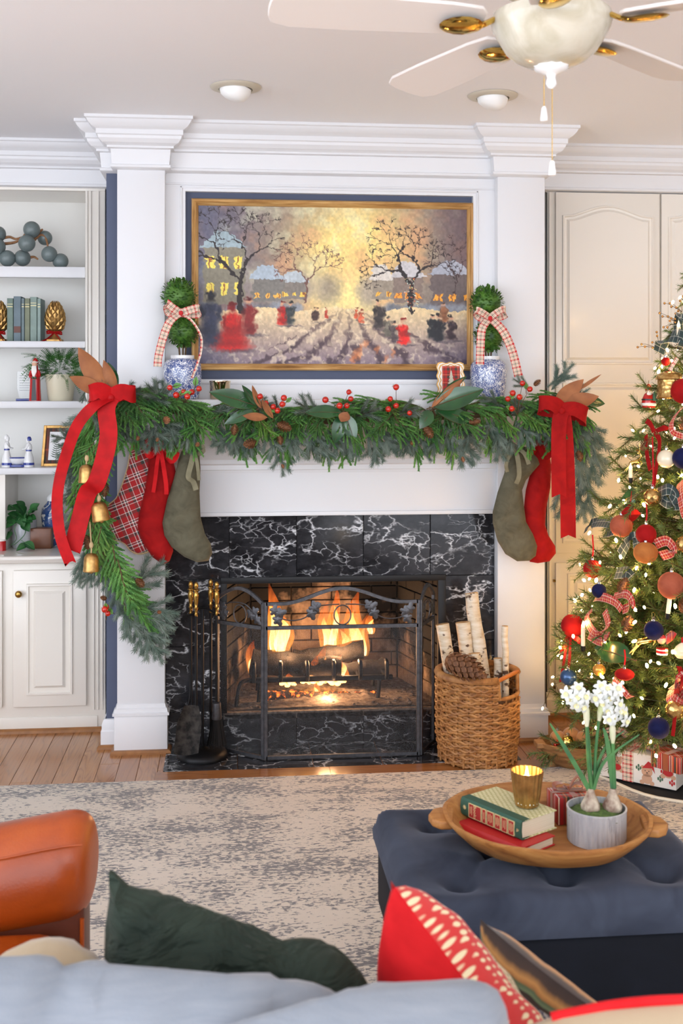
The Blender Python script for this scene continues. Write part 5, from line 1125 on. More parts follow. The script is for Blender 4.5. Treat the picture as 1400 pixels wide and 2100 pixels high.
# rosehip sprays
bm_=MB().ball((0,0,0),0.0135,0.0135,0.0125,12,8)
for k in range(5):
    a=k*2*PI/5; o=Vector((math.cos(a),math.sin(a),0)); bm_.add([o*0.002+UP*0.0115,o.cross(UP)*0.003+UP*0.0115+o*.004,o*0.008+UP*0.019],[(0,1,2)],1)
BER=mesh('rosehip',bm_,[M['berry'],M['magbrown']],Vector())
smleaf=mesh('small_leaf',leaf_mb(0.03,0.018,0.2,0.1,5),[M['cedar'],M['cedar'],M['twig']],Vector())
def hips(label, pts, nl=3):
    cx=sum(p[0] for p in pts)/len(pts); cy=max(p[1] for p in pts)+14; r=at(cx,cy,YG-0.08); h=thing('rosehip_spray',label,'berry spray',r,'rosehip sprays in the garland'); st=MB()
    for (x,y) in pts:
        p=at(x,y,YG-0.13+rd.uniform(-.02,.02)); inst('rosehip',BER,h,p,rot=(rd.uniform(1,2.6),rd.uniform(-1,1),rd.uniform(0,6)),sc=rd.uniform(.85,1.05)); st.tube([r,(r+p)/2+UP*0.01,p],0.0012,5)
        if rd.random()<.6: inst('small_leaf',smleaf,h,p+Vector((rd.uniform(-.02,.02),0.012,rd.uniform(-.01,.02))),(rd.uniform(-1,1),-.4,rd.uniform(-.3,1)),(0,-1,.3),rd.uniform(.8,1.3))
    obj('stalks',st,M['twig'],h,kind='stuff')
hips('red rosehips in front of the left ginger jar',[(348,795),(361,810),(376,803),(393,804),(384,813),(408,797)])
hips('red rosehips just right of the left magnolia spray',[(533,813),(545,827),(560,834),(569,842),(579,829),(582,816)])
hips('red rosehips above the curled brown magnolia leaf',[(667,820),(696,832),(711,832),(719,818),(715,804)])
hips('red rosehips rising on a tall stalk left of the scalloped frame',[(800,818),(796,839),(812,832),(812,794),(840,847)])
hips('red rosehips in front of the right topiary jar',[(1071,786),(1086,798),(1051,806),(1049,838),(1041,818),(1065,814)])
hips('tiny red rosehips low on the left garland tail',[(217,1245),(221,1258),(215,1250)])
for (x,y,dx,dz,lb,sc,pale) in ((340,858,.1,-.2,'small pale pine cone hanging left of the first magnolia spray',1.0,True),(570,870,.9,-.35,'plump brown pine cone under the left rosehips',1.05,False),(525,908,-.9,-.1,'brown pine cone half hidden below the votive candle',1.0,False),(572,893,.2,-1,'slim brown pine cone hanging below the plump cone',.7,False),(480,892,.1,1,'dark pine cone behind the hanging cedar strands',.8,False),(870,875,.5,-.8,'dark pine cone under the right magnolia leaf',1.0,False),(962,866,.9,.1,'small open pine cone below the right ginger jar',.8,False),(578,952,.3,-.8,'tiny pine cone at the tip of the lowest spruce spray',.5,True),(843,912,.2,.6,'tiny pale cone in the spruce right of centre',.6,True),(948,937,.1,-1,'tiny pale cone at the end of the right spruce spray',.6,True),(282,903,.1,.6,'tiny pale cone above the tartan stocking',.6,True),(404,915,.1,.4,'tiny pale cone above the left olive stocking',.6,True),(322,905,.1,.5,'tiny pale cone by the red stocking loop',.5,True),(138,920,-.8,.1,'tiny pale cone poking out left of the bell tail',.7,True),(213,990,.1,-1,'brown pine cone on the bell tail near the navy strip',1.0,False),(176,1098,.25,-1,'brown pine cone beside the lowest bell rope',1.0,False),(280,1188,.6,-.5,'spiky pine cone on the lower garland tail',.8,False),(218,1228,-.6,.3,'small dark cone low on the garland tail',.5,False),(323,1255,.6,0,'tiny pale cone at the tail tip over the marble',.5,True),(1185,925,.1,-1,'brown cone behind the right red bow tails',.8,False),(1095,790,.6,.6,'dark cone above the right red rosehips',.6,False)):
    cone(at(x,y,YG-0.11),Vector((dx,-.55,dz)),lb,sc,pale)

# ================================================================== bows on the garland ends
def bow(label, c, m, loops, tails, knot=0.016, w=0.075, name='velvet_bow', cat_='bow', side=(0,-0.35,1), group=None, m2=None, parent=None, th=0.0018):
    # loops: list of outlines in pixels (out and back), tails: pixel paths; all near the plane of c
    b=thing(name,label,cat_,c,group) if parent is None else parent
    for pts in loops:
        obj('loop',MB().ribbon(cat([p for p in pts],6),Vector(side),w,th,notch=0),m,b)
    for pts,wd,nt in tails: obj('tail',MB().ribbon(cat(pts,7),RIGHT+UP*0.15,wd,th,notch=nt),m,b)
    kb=MB().ball(c,knot,knot*0.8,knot*1.1,12,8); obj('knot',kb,m,b); return b
YW=YG-0.15
def A3(x,y,d=0.0): return at(x,y,YW-d)
c=A3(228,815,0.03)
bow('large red satin bow with long streamers at the left end of the garland',c,M['satinred'],
 [[c,A3(205,800,.05),A3(186,806,.04),A3(184,808,-.02),A3(200,812,-.03),c],[c,A3(250,803,.05),A3(274,810,.04),A3(276,806,-.02),A3(252,806,-.03),c]],
 [([c,A3(218,840,.04),A3(222,900,.05),A3(200,985,.05),A3(180,1010,.03),A3(168,1050,.02),A3(152,1112,.03),A3(146,1130,.03)],0.072,0.022),([c,A3(190,835,.05),A3(160,870,.04),A3(140,920,.02),A3(122,985,.0),A3(117,1040,.03),A3(124,1100,.05),A3(145,1158,.05)],0.046,0.022)],w=0.066)
c=A3(1152,842,0.03)
bow('deep red velvet bow with two straight tails at the right end of the garland',c,M['redvelvet'],
 [[c,A3(1135,828,.05),A3(1110,826,.04),A3(1106,836,-.02),A3(1130,842,-.03),c],[c,A3(1176,838,.05),A3(1200,850,.04),A3(1198,860,-.02),A3(1172,846,-.03),c]],
 [([c,A3(1146,870,.04),A3(1145,950,.05),A3(1146,1020,.045)],0.062,0.016),([c,A3(1158,880,.03),A3(1163,980,.03),A3(1165,1104,.03)],0.064,0.014)],w=0.062)
# bells
def bell(label, px, py, r, h, rope, tilt=0.0):
    c=at(px,py,YG-0.17); s=1.0; b=thing('brass_bell',label,'bell',c,'brass bells on the garland tail'); R=r/FPX*4.8; H=h/FPX*4.8
    Mx=Matrix.Translation(c)@Matrix.Rotation(tilt,4,'Y')
    obj('bell_body',MB().lathe([(R*0.98,0),(R*1.04,H*.06),(R*0.98,H*.14),(R*1.0,H*.2),(R*0.97,H*.24),(R*0.95,H*.55),(R*0.88,H*.78),(R*0.6,H*.95),(R*0.15,H)],(0,0,0),28).xf(Mx),M['gold'],b)
    obj('clapper',MB().ball(Vector((0,0,-H*.03)),R*0.22,nu=10,nv=8).xf(Mx),M['gold'],b)
    if rope:
        rp=[Mx@Vector((0,0,H))]+[at(x,y,YG-0.165) for x,y in rope]; obj('rope',MB().tube(cat(rp,5),0.0032,6),M['rope'],b); obj('rope_knot',MB().ball(rp[1],0.009,0.008,0.014,10,8),M['rope'],b)
bell('gold bell partly hidden under the cedar and red streamer',177,990,15,36,[(178,940)])
bell('gold bell hanging in front of the tartan stocking foot',208,1068,17,38,[(203,1022),(200,1000)],-0.18)
bell('lowest gold bell hanging on a jute rope',187,1172,15.5,36,[(187,1118),(184,1070)])
bell('gold bell peeking out behind the left red bow streamer',229,902,11,34,[(228,860)])
# ================================================================== stockings
def stocking(label, pts, Y, m, name='stocking', thick=0.06, trim=None, wr=0.25, seed=1, bowm=None, bowc=None, loop=None, step=0.012, bpts=None):
    P=[at(x,y,Y) for x,y in pts]; cxy=at(sum(p[0] for p in pts)/len(pts),max(p[1] for p in pts),Y)
    s=thing(name,label,'stocking',cxy,'stockings hanging below the garland')
    mb=puff([(p.x,p.z) for p in P],lambda x,y,h:Vector((x,Y-h,y)),thick,step,wr,seed,0.5); obj('sock',mb,m,s)
    if trim: obj('piping',MB().tube(cat([p for p in P],4,True),0.004,6,closed=True),trim,s)
    if loop: obj('hanging_loop',MB().ribbon(cat([at(x,y,Y-d) for x,y,d in loop],5),RIGHT,0.018,0.0015),bowm or m,s)
    if bowc:
        c=at(bowc[0],bowc[1],Y-thick*0.5-0.012)
        for k,(lp,wd) in enumerate(bpts):
            nm='bow_loop' if lp[0]==lp[-1] else 'bow_tail'; obj(nm,MB().ribbon(cat([at(x,y,Y-thick*0.5-0.012-d) for x,y,d in lp],6),(RIGHT+UP*0.1) if nm=='bow_tail' else UP-Vector((0,0.4,0)),wd,0.0016),bowm,s)
        obj('bow_knot',MB().ball(c,0.011,0.009,0.013,10,8),bowm,s)
tartan=plaid('red stocking tartan',(178,22,26),[(0.0,0.05,(236,232,224)),(0.05,0.10,(40,44,48)),(0.12,0.15,(236,232,224)),(0.40,0.55,(58,58,52)),(0.55,0.58,(236,232,224)),(0.85,0.88,(236,232,224)),(0.90,0.95,(40,44,48))],11,'UV',0.8); t_=tartan.node_tree
for n_ in t_.nodes:
    if n_.type=='MAPPING': n_.inputs['Rotation'].default_value=(0,0,-0.38)
stocking('red tartan stocking with tan piping hanging behind the gold bell',[(283,896),(300,894),(312,905),(322,940),(326,990),(322,1050),(318,1100),(308,1128),(285,1136),(268,1129),(257,1116),(244,1109),(223,1106),(208,1096),(199,1078),(203,1060),(221,1037),(239,1021),(252,990),(262,957),(268,924),(274,905)],-0.085,tartan,trim=M['rope'],thick=0.05,seed=4,wr=0.15)
sl=[((300,925,.0),(302,940,.01))]
stocking('red velvet stocking with a matching bow hung between the tartan and olive ones',[(305,905),(325,898),(344,900),(352,930),(362,975),(352,1010),(342,1060),(340,1085),(352,1112),(355,1130),(348,1150),(335,1159),(312,1142),(292,1112),(282,1082),(285,1055),(297,1005),(304,960)],-0.125,M['redvelvet'],thick=0.06,seed=6,bowm=M['brightred'],bowc=(328,915),loop=[(330,918,.03),(330,895,.03),(329,875,.03)],
 bpts=[([(328,915,0),(312,900,.03),(300,915,.03),(308,935,.01),(328,915,0)],.028),([(328,915,0),(345,905,.03),(362,925,.03),(350,945,.01),(328,915,0)],.028),([(328,915,.01),(322,950,.02),(318,985,.01),(314,1010,.01)],.016),([(328,915,.01),(334,950,.02),(340,990,.01),(341,1014,.01)],.018)])
stocking('olive velvet stocking with a ribbon bow at the left of the mantel',[(372,925),(392,915),(408,922),(411,960),(409,1010),(411,1060),(420,1095),(432,1115),(435,1135),(427,1150),(404,1153),(378,1142),(352,1122),(337,1098),(333,1072),(343,1025),(357,980),(365,945)],-0.150,M['olive'],thick=0.06,seed=8,bowm=M['oliverib'],bowc=(398,922),
 bpts=[([(398,922,0),(410,912,.02),(417,922,.02),(408,930,.01),(398,922,0)],.022),([(398,922,.01),(392,950,.02),(386,978,.02),(396,988,.01),(402,1005,.01)],.022),([(398,922,.01),(404,950,.02),(408,985,.01)],.014)])
stocking('olive velvet stocking with a ribbon bow at the right of the mantel',[(1040,925),(1060,912),(1082,918),(1102,940),(1106,952),(1092,968),(1078,985),(1070,1005),(1074,1040),(1078,1070),(1092,1095),(1101,1120),(1098,1140),(1085,1150),(1060,1151),(1036,1136),(1020,1110),(1010,1072),(1010,1050),(1020,1010),(1034,970)],-0.150,M['olive'],thick=0.06,seed=9,bowm=M['oliverib'],bowc=(1055,916),
 bpts=[([(1055,916,0),(1040,905,.02),(1034,925,.02),(1042,940,.01),(1055,916,0)],.022),([(1055,916,.01),(1062,945,.02),(1064,975,.02),(1058,992,.01)],.020),([(1055,916,.01),(1075,930,.03),(1084,952,.03)],.018),([(1050,916,.01),(1038,950,.02),(1040,968,.01)],.016)])
stocking('red velvet stocking with a bow at the right end of the mantel',[(1092,905),(1112,900),(1124,920),(1130,955),(1128,1000),(1120,1040),(1117,1075),(1124,1098),(1138,1120),(1139,1135),(1126,1151),(1102,1155),(1086,1152),(1080,1120),(1074,1080),(1073,1050),(1078,1005),(1090,960)],-0.115,M['redvelvet'],thick=0.055,seed=12,bowm=M['redvelvet'],bowc=(1104,914),loop=[(1104,915,.02),(1104,895,.02),(1103,880,.02)],
 bpts=[([(1104,914,0),(1092,905,.03),(1084,916,.03),(1092,928,.01),(1104,914,0)],.026),([(1104,914,0),(1116,905,.03),(1128,925,.03),(1118,938,.01),(1104,914,0)],.026)])
# ================================================================== topiaries in ginger jars
PL=plaid('cream and red ribbon plaid',(232,218,196),[(0.0,0.13,(196,30,34)),(0.30,0.34,(196,30,34)),(0.44,0.58,(110,112,92)),(0.66,0.70,(196,30,34)),(0.87,1.0,(196,30,34))],1/0.034,'UV',0.8); M['ribplaid']=PL
bxl=MB().add([(0,0,0),(0.005,0.0045,0.001),(0.012,0.004,0.002),(0.016,0,0.0015),(0.012,-0.004,0.002),(0.005,-0.0045,0.001)],[(0,1,2),(0,2,3),(0,3,4),(0,4,5)],0,True)
def boxball(mb, c, R, n, rd):
    mb.ball(c,R*0.86,nu=16,nv=10)
    for k in range(n):
        z=1-2*(k+.5)/n; r=math.sqrt(1-z*z); an=k*2.39996; o=Vector((r*math.cos(an),r*math.sin(an),z)); p=c+o*R*rd.uniform(.80,.93); d=(o+Vector((rd.uniform(-.7,.7),rd.uniform(-.7,.7),rd.uniform(-.7,.7)))).normalized(); q=d.to_track_quat('X','Z').to_matrix().to_4x4(); mb.join(bxl,Matrix.Translation(p)@q@Matrix.Scale(rd.uniform(.9,1.35),4))
def jar(c, R, H, m, label, balls, stems, name='topiary_jar'):
    z0=zs+0.001; j=thing(name,label,'topiary',(c.x,c.y,z0),'boxwood topiaries on the mantel'); rd=random.Random(int(c.x*100))
    obj('jar',MB().lathe([(R*.78,z0),(R*.84,z0+H*.04),(R*.94,z0+H*.25),(R,z0+H*.55),(R,z0+H*.74),(R*.95,z0+H*.86),(R*.80,z0+H*.95),(R*.60,z0+H*.985)],(c.x,c.y,0),40,capt=False),m,j)
    obj('jar_rim',MB().lathe([(R*.60,z0+H*.975),(R*.62,z0+H*1.02),(R*.62,z0+H*1.06),(R*.55,z0+H*1.06),(R*.50,z0+H*.99),(R*.01,z0+H*.98)],(c.x,c.y,0),32,capb=False),M['porcelain'],j)
    for (x,y,r) in balls:
        q=at(x,y,c.y); mb=MB(); boxball(mb,q,r/FPX*4.95,420,rd); obj('boxwood_ball',mb,M['boxwood'],j,fixn=False)
    for dx in stems: obj('trunk',MB().tube(cat([(c.x+dx*0.01,c.y,z0+H*0.95),(c.x+dx*0.014,c.y+0.004*dx,z0+H*1.3),(c.x+dx*0.006,c.y,at(0,balls[1][1],c.y).z),(c.x+dx*0.004,c.y,at(0,balls[0][1],c.y).z)],4),0.004,7),M['twig'],j)
    return j
YJ=-0.055
def ribbow(label, pts_loops, tails, c, Y): 
    b=thing('plaid_bow',label,'bow',at(c[0],c[1],Y),'plaid bows on the topiaries')
    for lp,wd in pts_loops: obj('loop',MB().ribbon(cat([at(x,y,Y-d) for x,y,d in lp],6),UP*0.9+RIGHT*(0.45 if lp[1][0]<c[0] else -0.2)-Vector((0,.3,0)),wd,0.0012),M['ribplaid'],b)
    for tl,wd in tails: obj('tail',MB().ribbon(cat([at(x,y,Y-d) for x,y,d in tl],7),RIGHT,wd,0.0012),M['ribplaid'],b)
    obj('knot',MB().ball(at(c[0],c[1],Y-0.006),0.010,0.008,0.011,10,8),M['ribplaid'],b)
cl=at(374,800,YJ); jar(cl,0.0825,0.178,M['bluewhite'],'double ball boxwood topiary in a blue and white jar left of the picture',[(367,607,36),(375,679,33)],(-1,1,0.2))
cr=at(1001,800,YJ); jar(cr,0.082,0.178,M['bluewhite2'],'double ball boxwood topiary in a densely patterned jar right of the picture',[(997,621,35),(1003,689,33)],(-1,0,1))
Yb=YJ-0.085
ribbow('red and cream plaid bow on the left topiary',[([(370,642,0),(352,630,.02),(342,622,.02),(345,640,-.01),(358,645,-.01),(370,642,0)],.034),([(370,642,0),(392,635,.02),(408,632,.02),(406,644,-.01),(388,644,-.01),(370,642,0)],.034)],[([(368,644,0),(348,660,.02),(335,690,.02),(325,730,.02),(323,752,.02)],.034),([(376,646,0),(395,660,.01),(412,690,.01),(412,720,.0),(405,745,.01),(394,775,.02)],.010)],(371,642),Yb)
ribbow('red and cream plaid bow on the right topiary',[([(1004,652,0),(990,642,.02),(976,636,.02),(978,648,-.01),(990,654,-.01),(1004,652,0)],.030),([(1004,652,0),(1020,640,.02),(1034,634,.02),(1036,646,-.01),(1020,652,-.01),(1004,652,0)],.030)],[([(1000,656,0),(988,675,.02),(985,710,.02),(984,748,.03)],.036),([(1010,656,0),(1032,680,.02),(1050,720,.02),(1063,772,.03)],.038)],(1005,653),Yb)
# scalloped frame and gold votive on the shelf
fo=thing('scalloped_frame','scalloped gold and white frame with a tartan mat beside the right jar','photo frame',at(925,810,YJ-0.05))
def scal(cx,cy,w,h,n1,amp):
    pts=[]; per=[]
    for (a,b,k) in (((-1,-1),(1,-1),3),((1,-1),(1,1),4),((1,1),(-1,1),3),((-1,1),(-1,-1),4)):
        for i in range(k*6):
            t=i/(k*6); x=a[0]+(b[0]-a[0])*t; y=a[1]+(b[1]-a[1])*t; nx_,ny_=(a[1]-b[1])/-2,(a[0]-b[0])/2; s=amp*math.sin(2*PI*t*k+PI/2)*-1
            pts.append((cx+x*w/2+(-1 if a[0]==b[0]==-1 else 1 if a[0]==b[0]==1 else 0)*s,cy+y*h/2+(-1 if a[1]==b[1]==-1 else 1 if a[1]==b[1]==1 else 0)*s))
    return pts
YS=YJ-0.05; fcn=at(924,790,YS); fwid=(at(952,790,YS)-at(897,790,YS)).length; fht=0.155; zc2=zs+fht/2+0.006
M['pearl']=mat('pearl white enamel',(244,240,232),0.35)
for nm,sc,d0,mm in (('outer_rim',1.0,0.0,M['gold']),('enamel_band',.92,-.004,M['pearl']),('gold_band',.84,-.006,M['gold']),('inner_band',.76,-.008,M['pearl'])):
    pg=scal(fcn.x,zc2,fwid*sc,fht*(1-(1-sc)*fwid/fht),3,0.0035); obj(nm,MB().prism(pg,lambda p:Vector((p[0],YS+d0+(p[1]-zc2)*0.12,p[1])),lambda p:Vector((p[0],YS+0.010+(p[1]-zc2)*0.12,p[1]))),mm,fo)
pg=rect(fcn.x-fwid*.33,fcn.x+fwid*.33,zc2-fht*.42,zc2+fht*.40)
mb=MB(); mb.add([(x,YS-0.010+(z-zc2)*0.12,z) for x,z in pg]+[(x,YS+0.0+(z-zc2)*0.12,z) for x,z in pg],[(0,1,2,3),(7,6,5,4),(0,4,5,1),(1,5,6,2),(2,6,7,3),(3,7,4,0)],0,False,[(x,z) for x,z in pg]*2); matp=plaid('tartan mat',(190,40,40),[(0.0,0.3,(70,66,58)),(0.42,0.46,(230,200,150)),(0.6,0.66,(70,66,58))],1/0.034,'UV'); obj('tartan_mat',mb,matp,fo)
tm=MB()
for k in range(5):
    zz=zc2-0.03+k*0.014; w=0.020-k*0.0036; tm.add([(fcn.x-w,YS-0.0115+(zz-zc2)*.12,zz),(fcn.x+w,YS-0.0115+(zz-zc2)*.12,zz),(fcn.x+w*.3,YS-0.0115+(zz+.014-zc2)*.12,zz+0.016),(fcn.x-w*.3,YS-0.0115+(zz+.014-zc2)*.12,zz+0.016)],[(0,1,2,3)])
obj('tree_motif',tm,mat('silver print',(196,190,170),0.5),fo)
vc=at(451,800,YJ-0.03); vo_=thing('gold_votive','mirrored gold glass votive holder behind the magnolia leaf','candle holder',(vc.x,vc.y,zs+0.001))
obj('glass_cup',MB().lathe([(.040,zs+.001),(.043,zs+.006),(.044,zs+.07),(.046,zs+.074),(.046,zs+.080),(.042,zs+.080),(.041,zs+.07)],(vc.x,vc.y,0),32,capt=False),mat('mirrored champagne glass',(232,214,180),0.08,1.0),vo_); obj('wax',MB().lathe([(.039,zs+.01),(.039,zs+.055),(.002,zs+.053)],(vc.x,vc.y,0),24),M['wax'],vo_)
# ================================================================== fire, grate and logs
fx_c=X(690,0.3)
gy0,gy1=0.20,0.44; zgr=fz0+0.11
def fp(px,py,Y=0.28): return at(px,py,Y)
gt=thing('fire_grate','black iron log grate with upright prongs in the firebox','grate',(fx_c,0.3,fz0))
gx0,gx1=fp(520,1410,0.22).x,fp(790,1410,0.22).x
for y in (0.19,0.40): obj('cross_bar',MB().box(gx0-0.02,gx1+0.03,y-0.010,y+0.010,zgr-0.012,zgr+0.010),M['iron'],gt,bevel=0.003,seg=1)
gb_=MB().tube(cat([(0,0.02,0.075),(0,-0.012,0.065),(0,-0.008,0.0),(0,0.06,-0.004),(0,0.23,-0.004)],5),0.010,6); gbm=mesh('grate_prong',gb_,M['iron'],Vector())
for k in range(6): inst('grate_prong',gbm,gt,(gx0+(gx1-gx0)*k/5,0.185,zgr))
for x in (gx0+0.03,gx1-0.03):
    for y in (0.20,0.40): obj('leg',MB().tube([(x,y,zgr),(x-0.01,y-0.01,fz0)],0.010,6),M['iron'],gt)
obj('side_hook',MB().tube(cat([(gx0-0.02,0.2,zgr+0.0),(gx0-0.06,0.17,zgr-0.01),(gx0-0.075,0.15,fz0+0.04),(gx0-0.08,0.14,fz0+0.004)],5),0.010,7),M['iron'],gt)
def log(name,a,b,r,m,label,group='logs burning on the grate',seed=0,catg='log'):
    a=Vector(a); b=Vector(b); rd=random.Random(seed); n=9; mb=MB(); pts=[a.lerp(b,i/(n-1))+Vector((0,rd.uniform(-.004,.004),rd.uniform(-.005,.005))) for i in range(n)]
    mb.tube(pts,[r*rd.uniform(.9,1.06) for _ in pts],12); 
    for i in range(len(mb.v)): mb.v[i]+=Vector((0,0,1))*mnoise.noise(mb.v[i]*30)*r*0.12
    return obj(name,mb,m,None,label,catg,group)
# glowing bark: charcoal with hot cracks
t=NT('glowing charcoal'); v=t.co('Object'); n1=t.noise(v,40,4,0.65); hot=t.ramp(n1,[(0.50,(0,0,0)),(0.62,(1,1,1))]); sp=t.n('ShaderNodeSeparateXYZ'); 
t.set(color=t.mix(hot,lin((60,52,48)),lin((230,120,60))),emit=t.mix(hot,lin((20,6,2)),lin((255,120,40))),estr=t.math('MULTIPLY',hot,3.5),rough=0.95); t.bump(n1,0.6,0.01); M['ember']=t.mat
t=NT('white hot coals'); t.set(color=lin((255,180,90)),emit=lin((255,190,100)),estr=7.0); M['hot']=t.mat
log('fire_log',fp(515,1358,0.30),fp(700,1372,0.27),0.058,M['char'],'large charred log lying across the left of the grate',seed=1)
log('fire_log',fp(600,1352,0.42),fp(745,1332,0.40),0.045,M['char'],'charred log behind the big one with flames on top',seed=2)
log('fire_log',fp(690,1380,0.34),fp(790,1368,0.36),0.045,M['char'],'short charred log on the right side of the grate',seed=3)
log('fire_log',fp(545,1425,0.22),fp(690,1430,0.24),0.026,M['ember'],'glowing ember log beneath the grate bar',seed=4)
log('fire_log',fp(690,1432,0.25),fp(770,1425,0.27),0.024,M['ember'],'half burnt orange log under the right prongs',seed=5)
hb=MB(); rd=random.Random(4)
for k in range(34):
    x,y=rd.choice(((592,1400),(640,1398),(690,1396),(665,1396),(610,1402),(648,1428))); p=fp(x+rd.uniform(-16,16),y+rd.uniform(-4,6),0.26+rd.uniform(-.03,.05)); s=rd.uniform(.008,.017); hb.ball(p,s,s*.8,s*.7,7,5)
obj('hot_coals',hb,M['hot'],None,'white hot coals glowing between the logs','coals',kind='stuff')
ab=MB(); W=60; H=26; ax0,ax1,ay0,ay1=fx0+0.03,fx1-0.03,YO+0.03,0.55
vs_=[(ax0+(ax1-ax0)*i/W,ay0+(ay1-ay0)*j/H,fz0+0.002+0.030*math.exp(-((i/W-.48)/.34)**2-((j/H-.5)/.45)**2)*(1+.5*mnoise.noise(Vector((i*.45,j*.5,0))))+0.004*abs(mnoise.noise(Vector((i*1.3,j*1.3,2))))) for j in range(H+1) for i in range(W+1)]
ab.add(vs_,[(j*(W+1)+i,j*(W+1)+i+1,(j+1)*(W+1)+i+1,(j+1)*(W+1)+i) for j in range(H) for i in range(W)],0,True)
for k in range(160):
    p=Vector((rd.uniform(ax0,ax1),rd.uniform(ay0,0.42),fz0+0.012)); s=rd.uniform(.004,.011); ab.ball(p,s,s,s*.6,5,4)
obj('ash_bed',ab,M['ash'],None,'grey ash bed with bits of coal on the firebox floor','ash',kind='stuff')
# flames: bright cores inside fainter sheaths
def flamemat(name, c0, c1, s, dens):
    t=NT(name); t.t.nodes.remove(t.b); g=t.n('ShaderNodeTexCoord').outputs['Generated']; sp=t.n('ShaderNodeSeparateXYZ'); t.put(sp.inputs[0],g); z=sp.outputs[2]
    nz=t.noise(t.co('Object',(26,26,5)),1.6,3,0.6,0.6); col=t.mix(z,lin(c0),lin(c1)); em=t.n('ShaderNodeEmission'); t.put(em.inputs[0],col); em.inputs[1].default_value=s; tp=t.n('ShaderNodeBsdfTransparent'); mx=t.n('ShaderNodeMixShader')
    fac=t.math('MULTIPLY',t.math('MULTIPLY',t.ramp(nz,[(0.3,(0.1,0.1,0.1)),(0.65,(1,1,1))]),t.math('POWER',t.math('SUBTRACT',1.0,z,clamp=True),0.7)),dens,clamp=True)
    t.put(mx.inputs[0],fac); t.put(mx.inputs[1],tp.outputs[0]); t.put(mx.inputs[2],em.outputs[0]); t.t.links.new(mx.outputs[0],t.out.inputs[0]); return t.mat
M['flamein']=flamemat('flame core',(255,226,160),(255,150,60),7.0,0.85); M['flameout']=flamemat('flame sheath',(255,160,70),(235,92,28),3.0,0.55)
fire=thing('fire','orange log fire flames in the firebox','fire',(fx_c,0.3,zgr))
def flame(px,py,w,h,Y,seed):
    rd=random.Random(seed); b=fp(px,py,Y); W_=w/FPX*5.25; H_=h/FPX*5.25
    for (q,hh,mm,nm) in ((1.0,1.0,M['flameout'],'flame'),(0.55,0.72,M['flamein'],'flame_core')):
        mb=MB(); n=14; m=12; vs_=[]
        ph=rd.uniform(0,6)
        for i in range(n+1):
            t=i/n; r=W_*0.5*q*(math.sin(PI*(0.18+0.82*t))**0.9)*(1-0.35*t)+0.0004; cx=W_*0.28*math.sin(ph+t*5)*t; cy=0.02*math.sin(ph*2+t*4)*t
            for j in range(m): a=2*PI*j/m; vs_.append(b+Vector((cx+r*1.15*math.cos(a),cy+r*0.5*math.sin(a),H_*hh*t)))
        mb.add(vs_,[(i*m+j,i*m+(j+1)%m,(i+1)*m+(j+1)%m,(i+1)*m+j) for i in range(n) for j in range(m)],0,True); obj(nm,mb,mm,fire,fixn=False)
for k,a in enumerate(((575,1335,52,105,0.33),(560,1332,34,140,0.36),(520,1382,30,70,0.34),(672,1338,40,110,0.42),(684,1336,28,140,0.43),(716,1348,46,100,0.42),(730,1346,44,140,0.43),(706,1345,34,80,0.40),(745,1345,30,90,0.44),(642,1402,24,62,0.24),(660,1400,26,78,0.26),(678,1400,36,60,0.25),(698,1398,34,56,0.25),(596,1404,22,26,0.24),(648,1430,14,34,0.23),(760,1300,20,46,0.44))): flame(*a,seed=k+1)
for (px,py,Y,e,r) in ((690,1340,0.30,20,0.06),(590,1345,0.26,11,0.05),(670,1425,0.17,5,0.04)):
    l=bpy.data.lights.new('fire_light','POINT'); l.energy=e; l.color=(1.0,0.54,0.26); l.shadow_soft_size=r; o=bpy.data.objects.new('fire_light',l); COL.objects.link(o); o.location=fp(px,py,Y)

# ================================================================== folding fire screen
YSc=-0.165
def scz(py): return Z(py,700,YSc)
scx0,scx1=X(545,YSc),X(857,YSc); zt0,zt1,zm_,z0_=scz(1236),scz(1206),scz(1285),0.014
scr=thing('fire_screen','three panel arched iron fire screen with leaf vines before the fire','fire screen',((scx0+scx1)/2,YSc,0.003))
t=NT('fine wire mesh'); t.set(color=lin((74,74,76)),metal=0.4,rough=0.6); tp=t.n('ShaderNodeBsdfTransparent'); mx=t.n('ShaderNodeMixShader')
gx=t.co('Generated',(170,1,260)); 
def wirewave(ax,f):
    sp=t.n('ShaderNodeSeparateXYZ'); t.put(sp.inputs[0],t.co('Object',(f,f,f))); return t.math('ABSOLUTE',t.math('SUBTRACT',t.math('FRACT',sp.outputs[ax]),0.5))
wv=t.math('MAXIMUM',wirewave(0,230.0),wirewave(2,230.0)); fac=t.math('ADD',0.24,t.math('MULTIPLY',t.math('GREATER_THAN',wv,0.40),0.36)); t.put(mx.inputs[0],fac); t.put(mx.inputs[1],tp.outputs[0]); t.put(mx.inputs[2],t.b.outputs[0]); t.t.links.new(mx.outputs[0],t.out.inputs[0]); M['wire']=t.mat
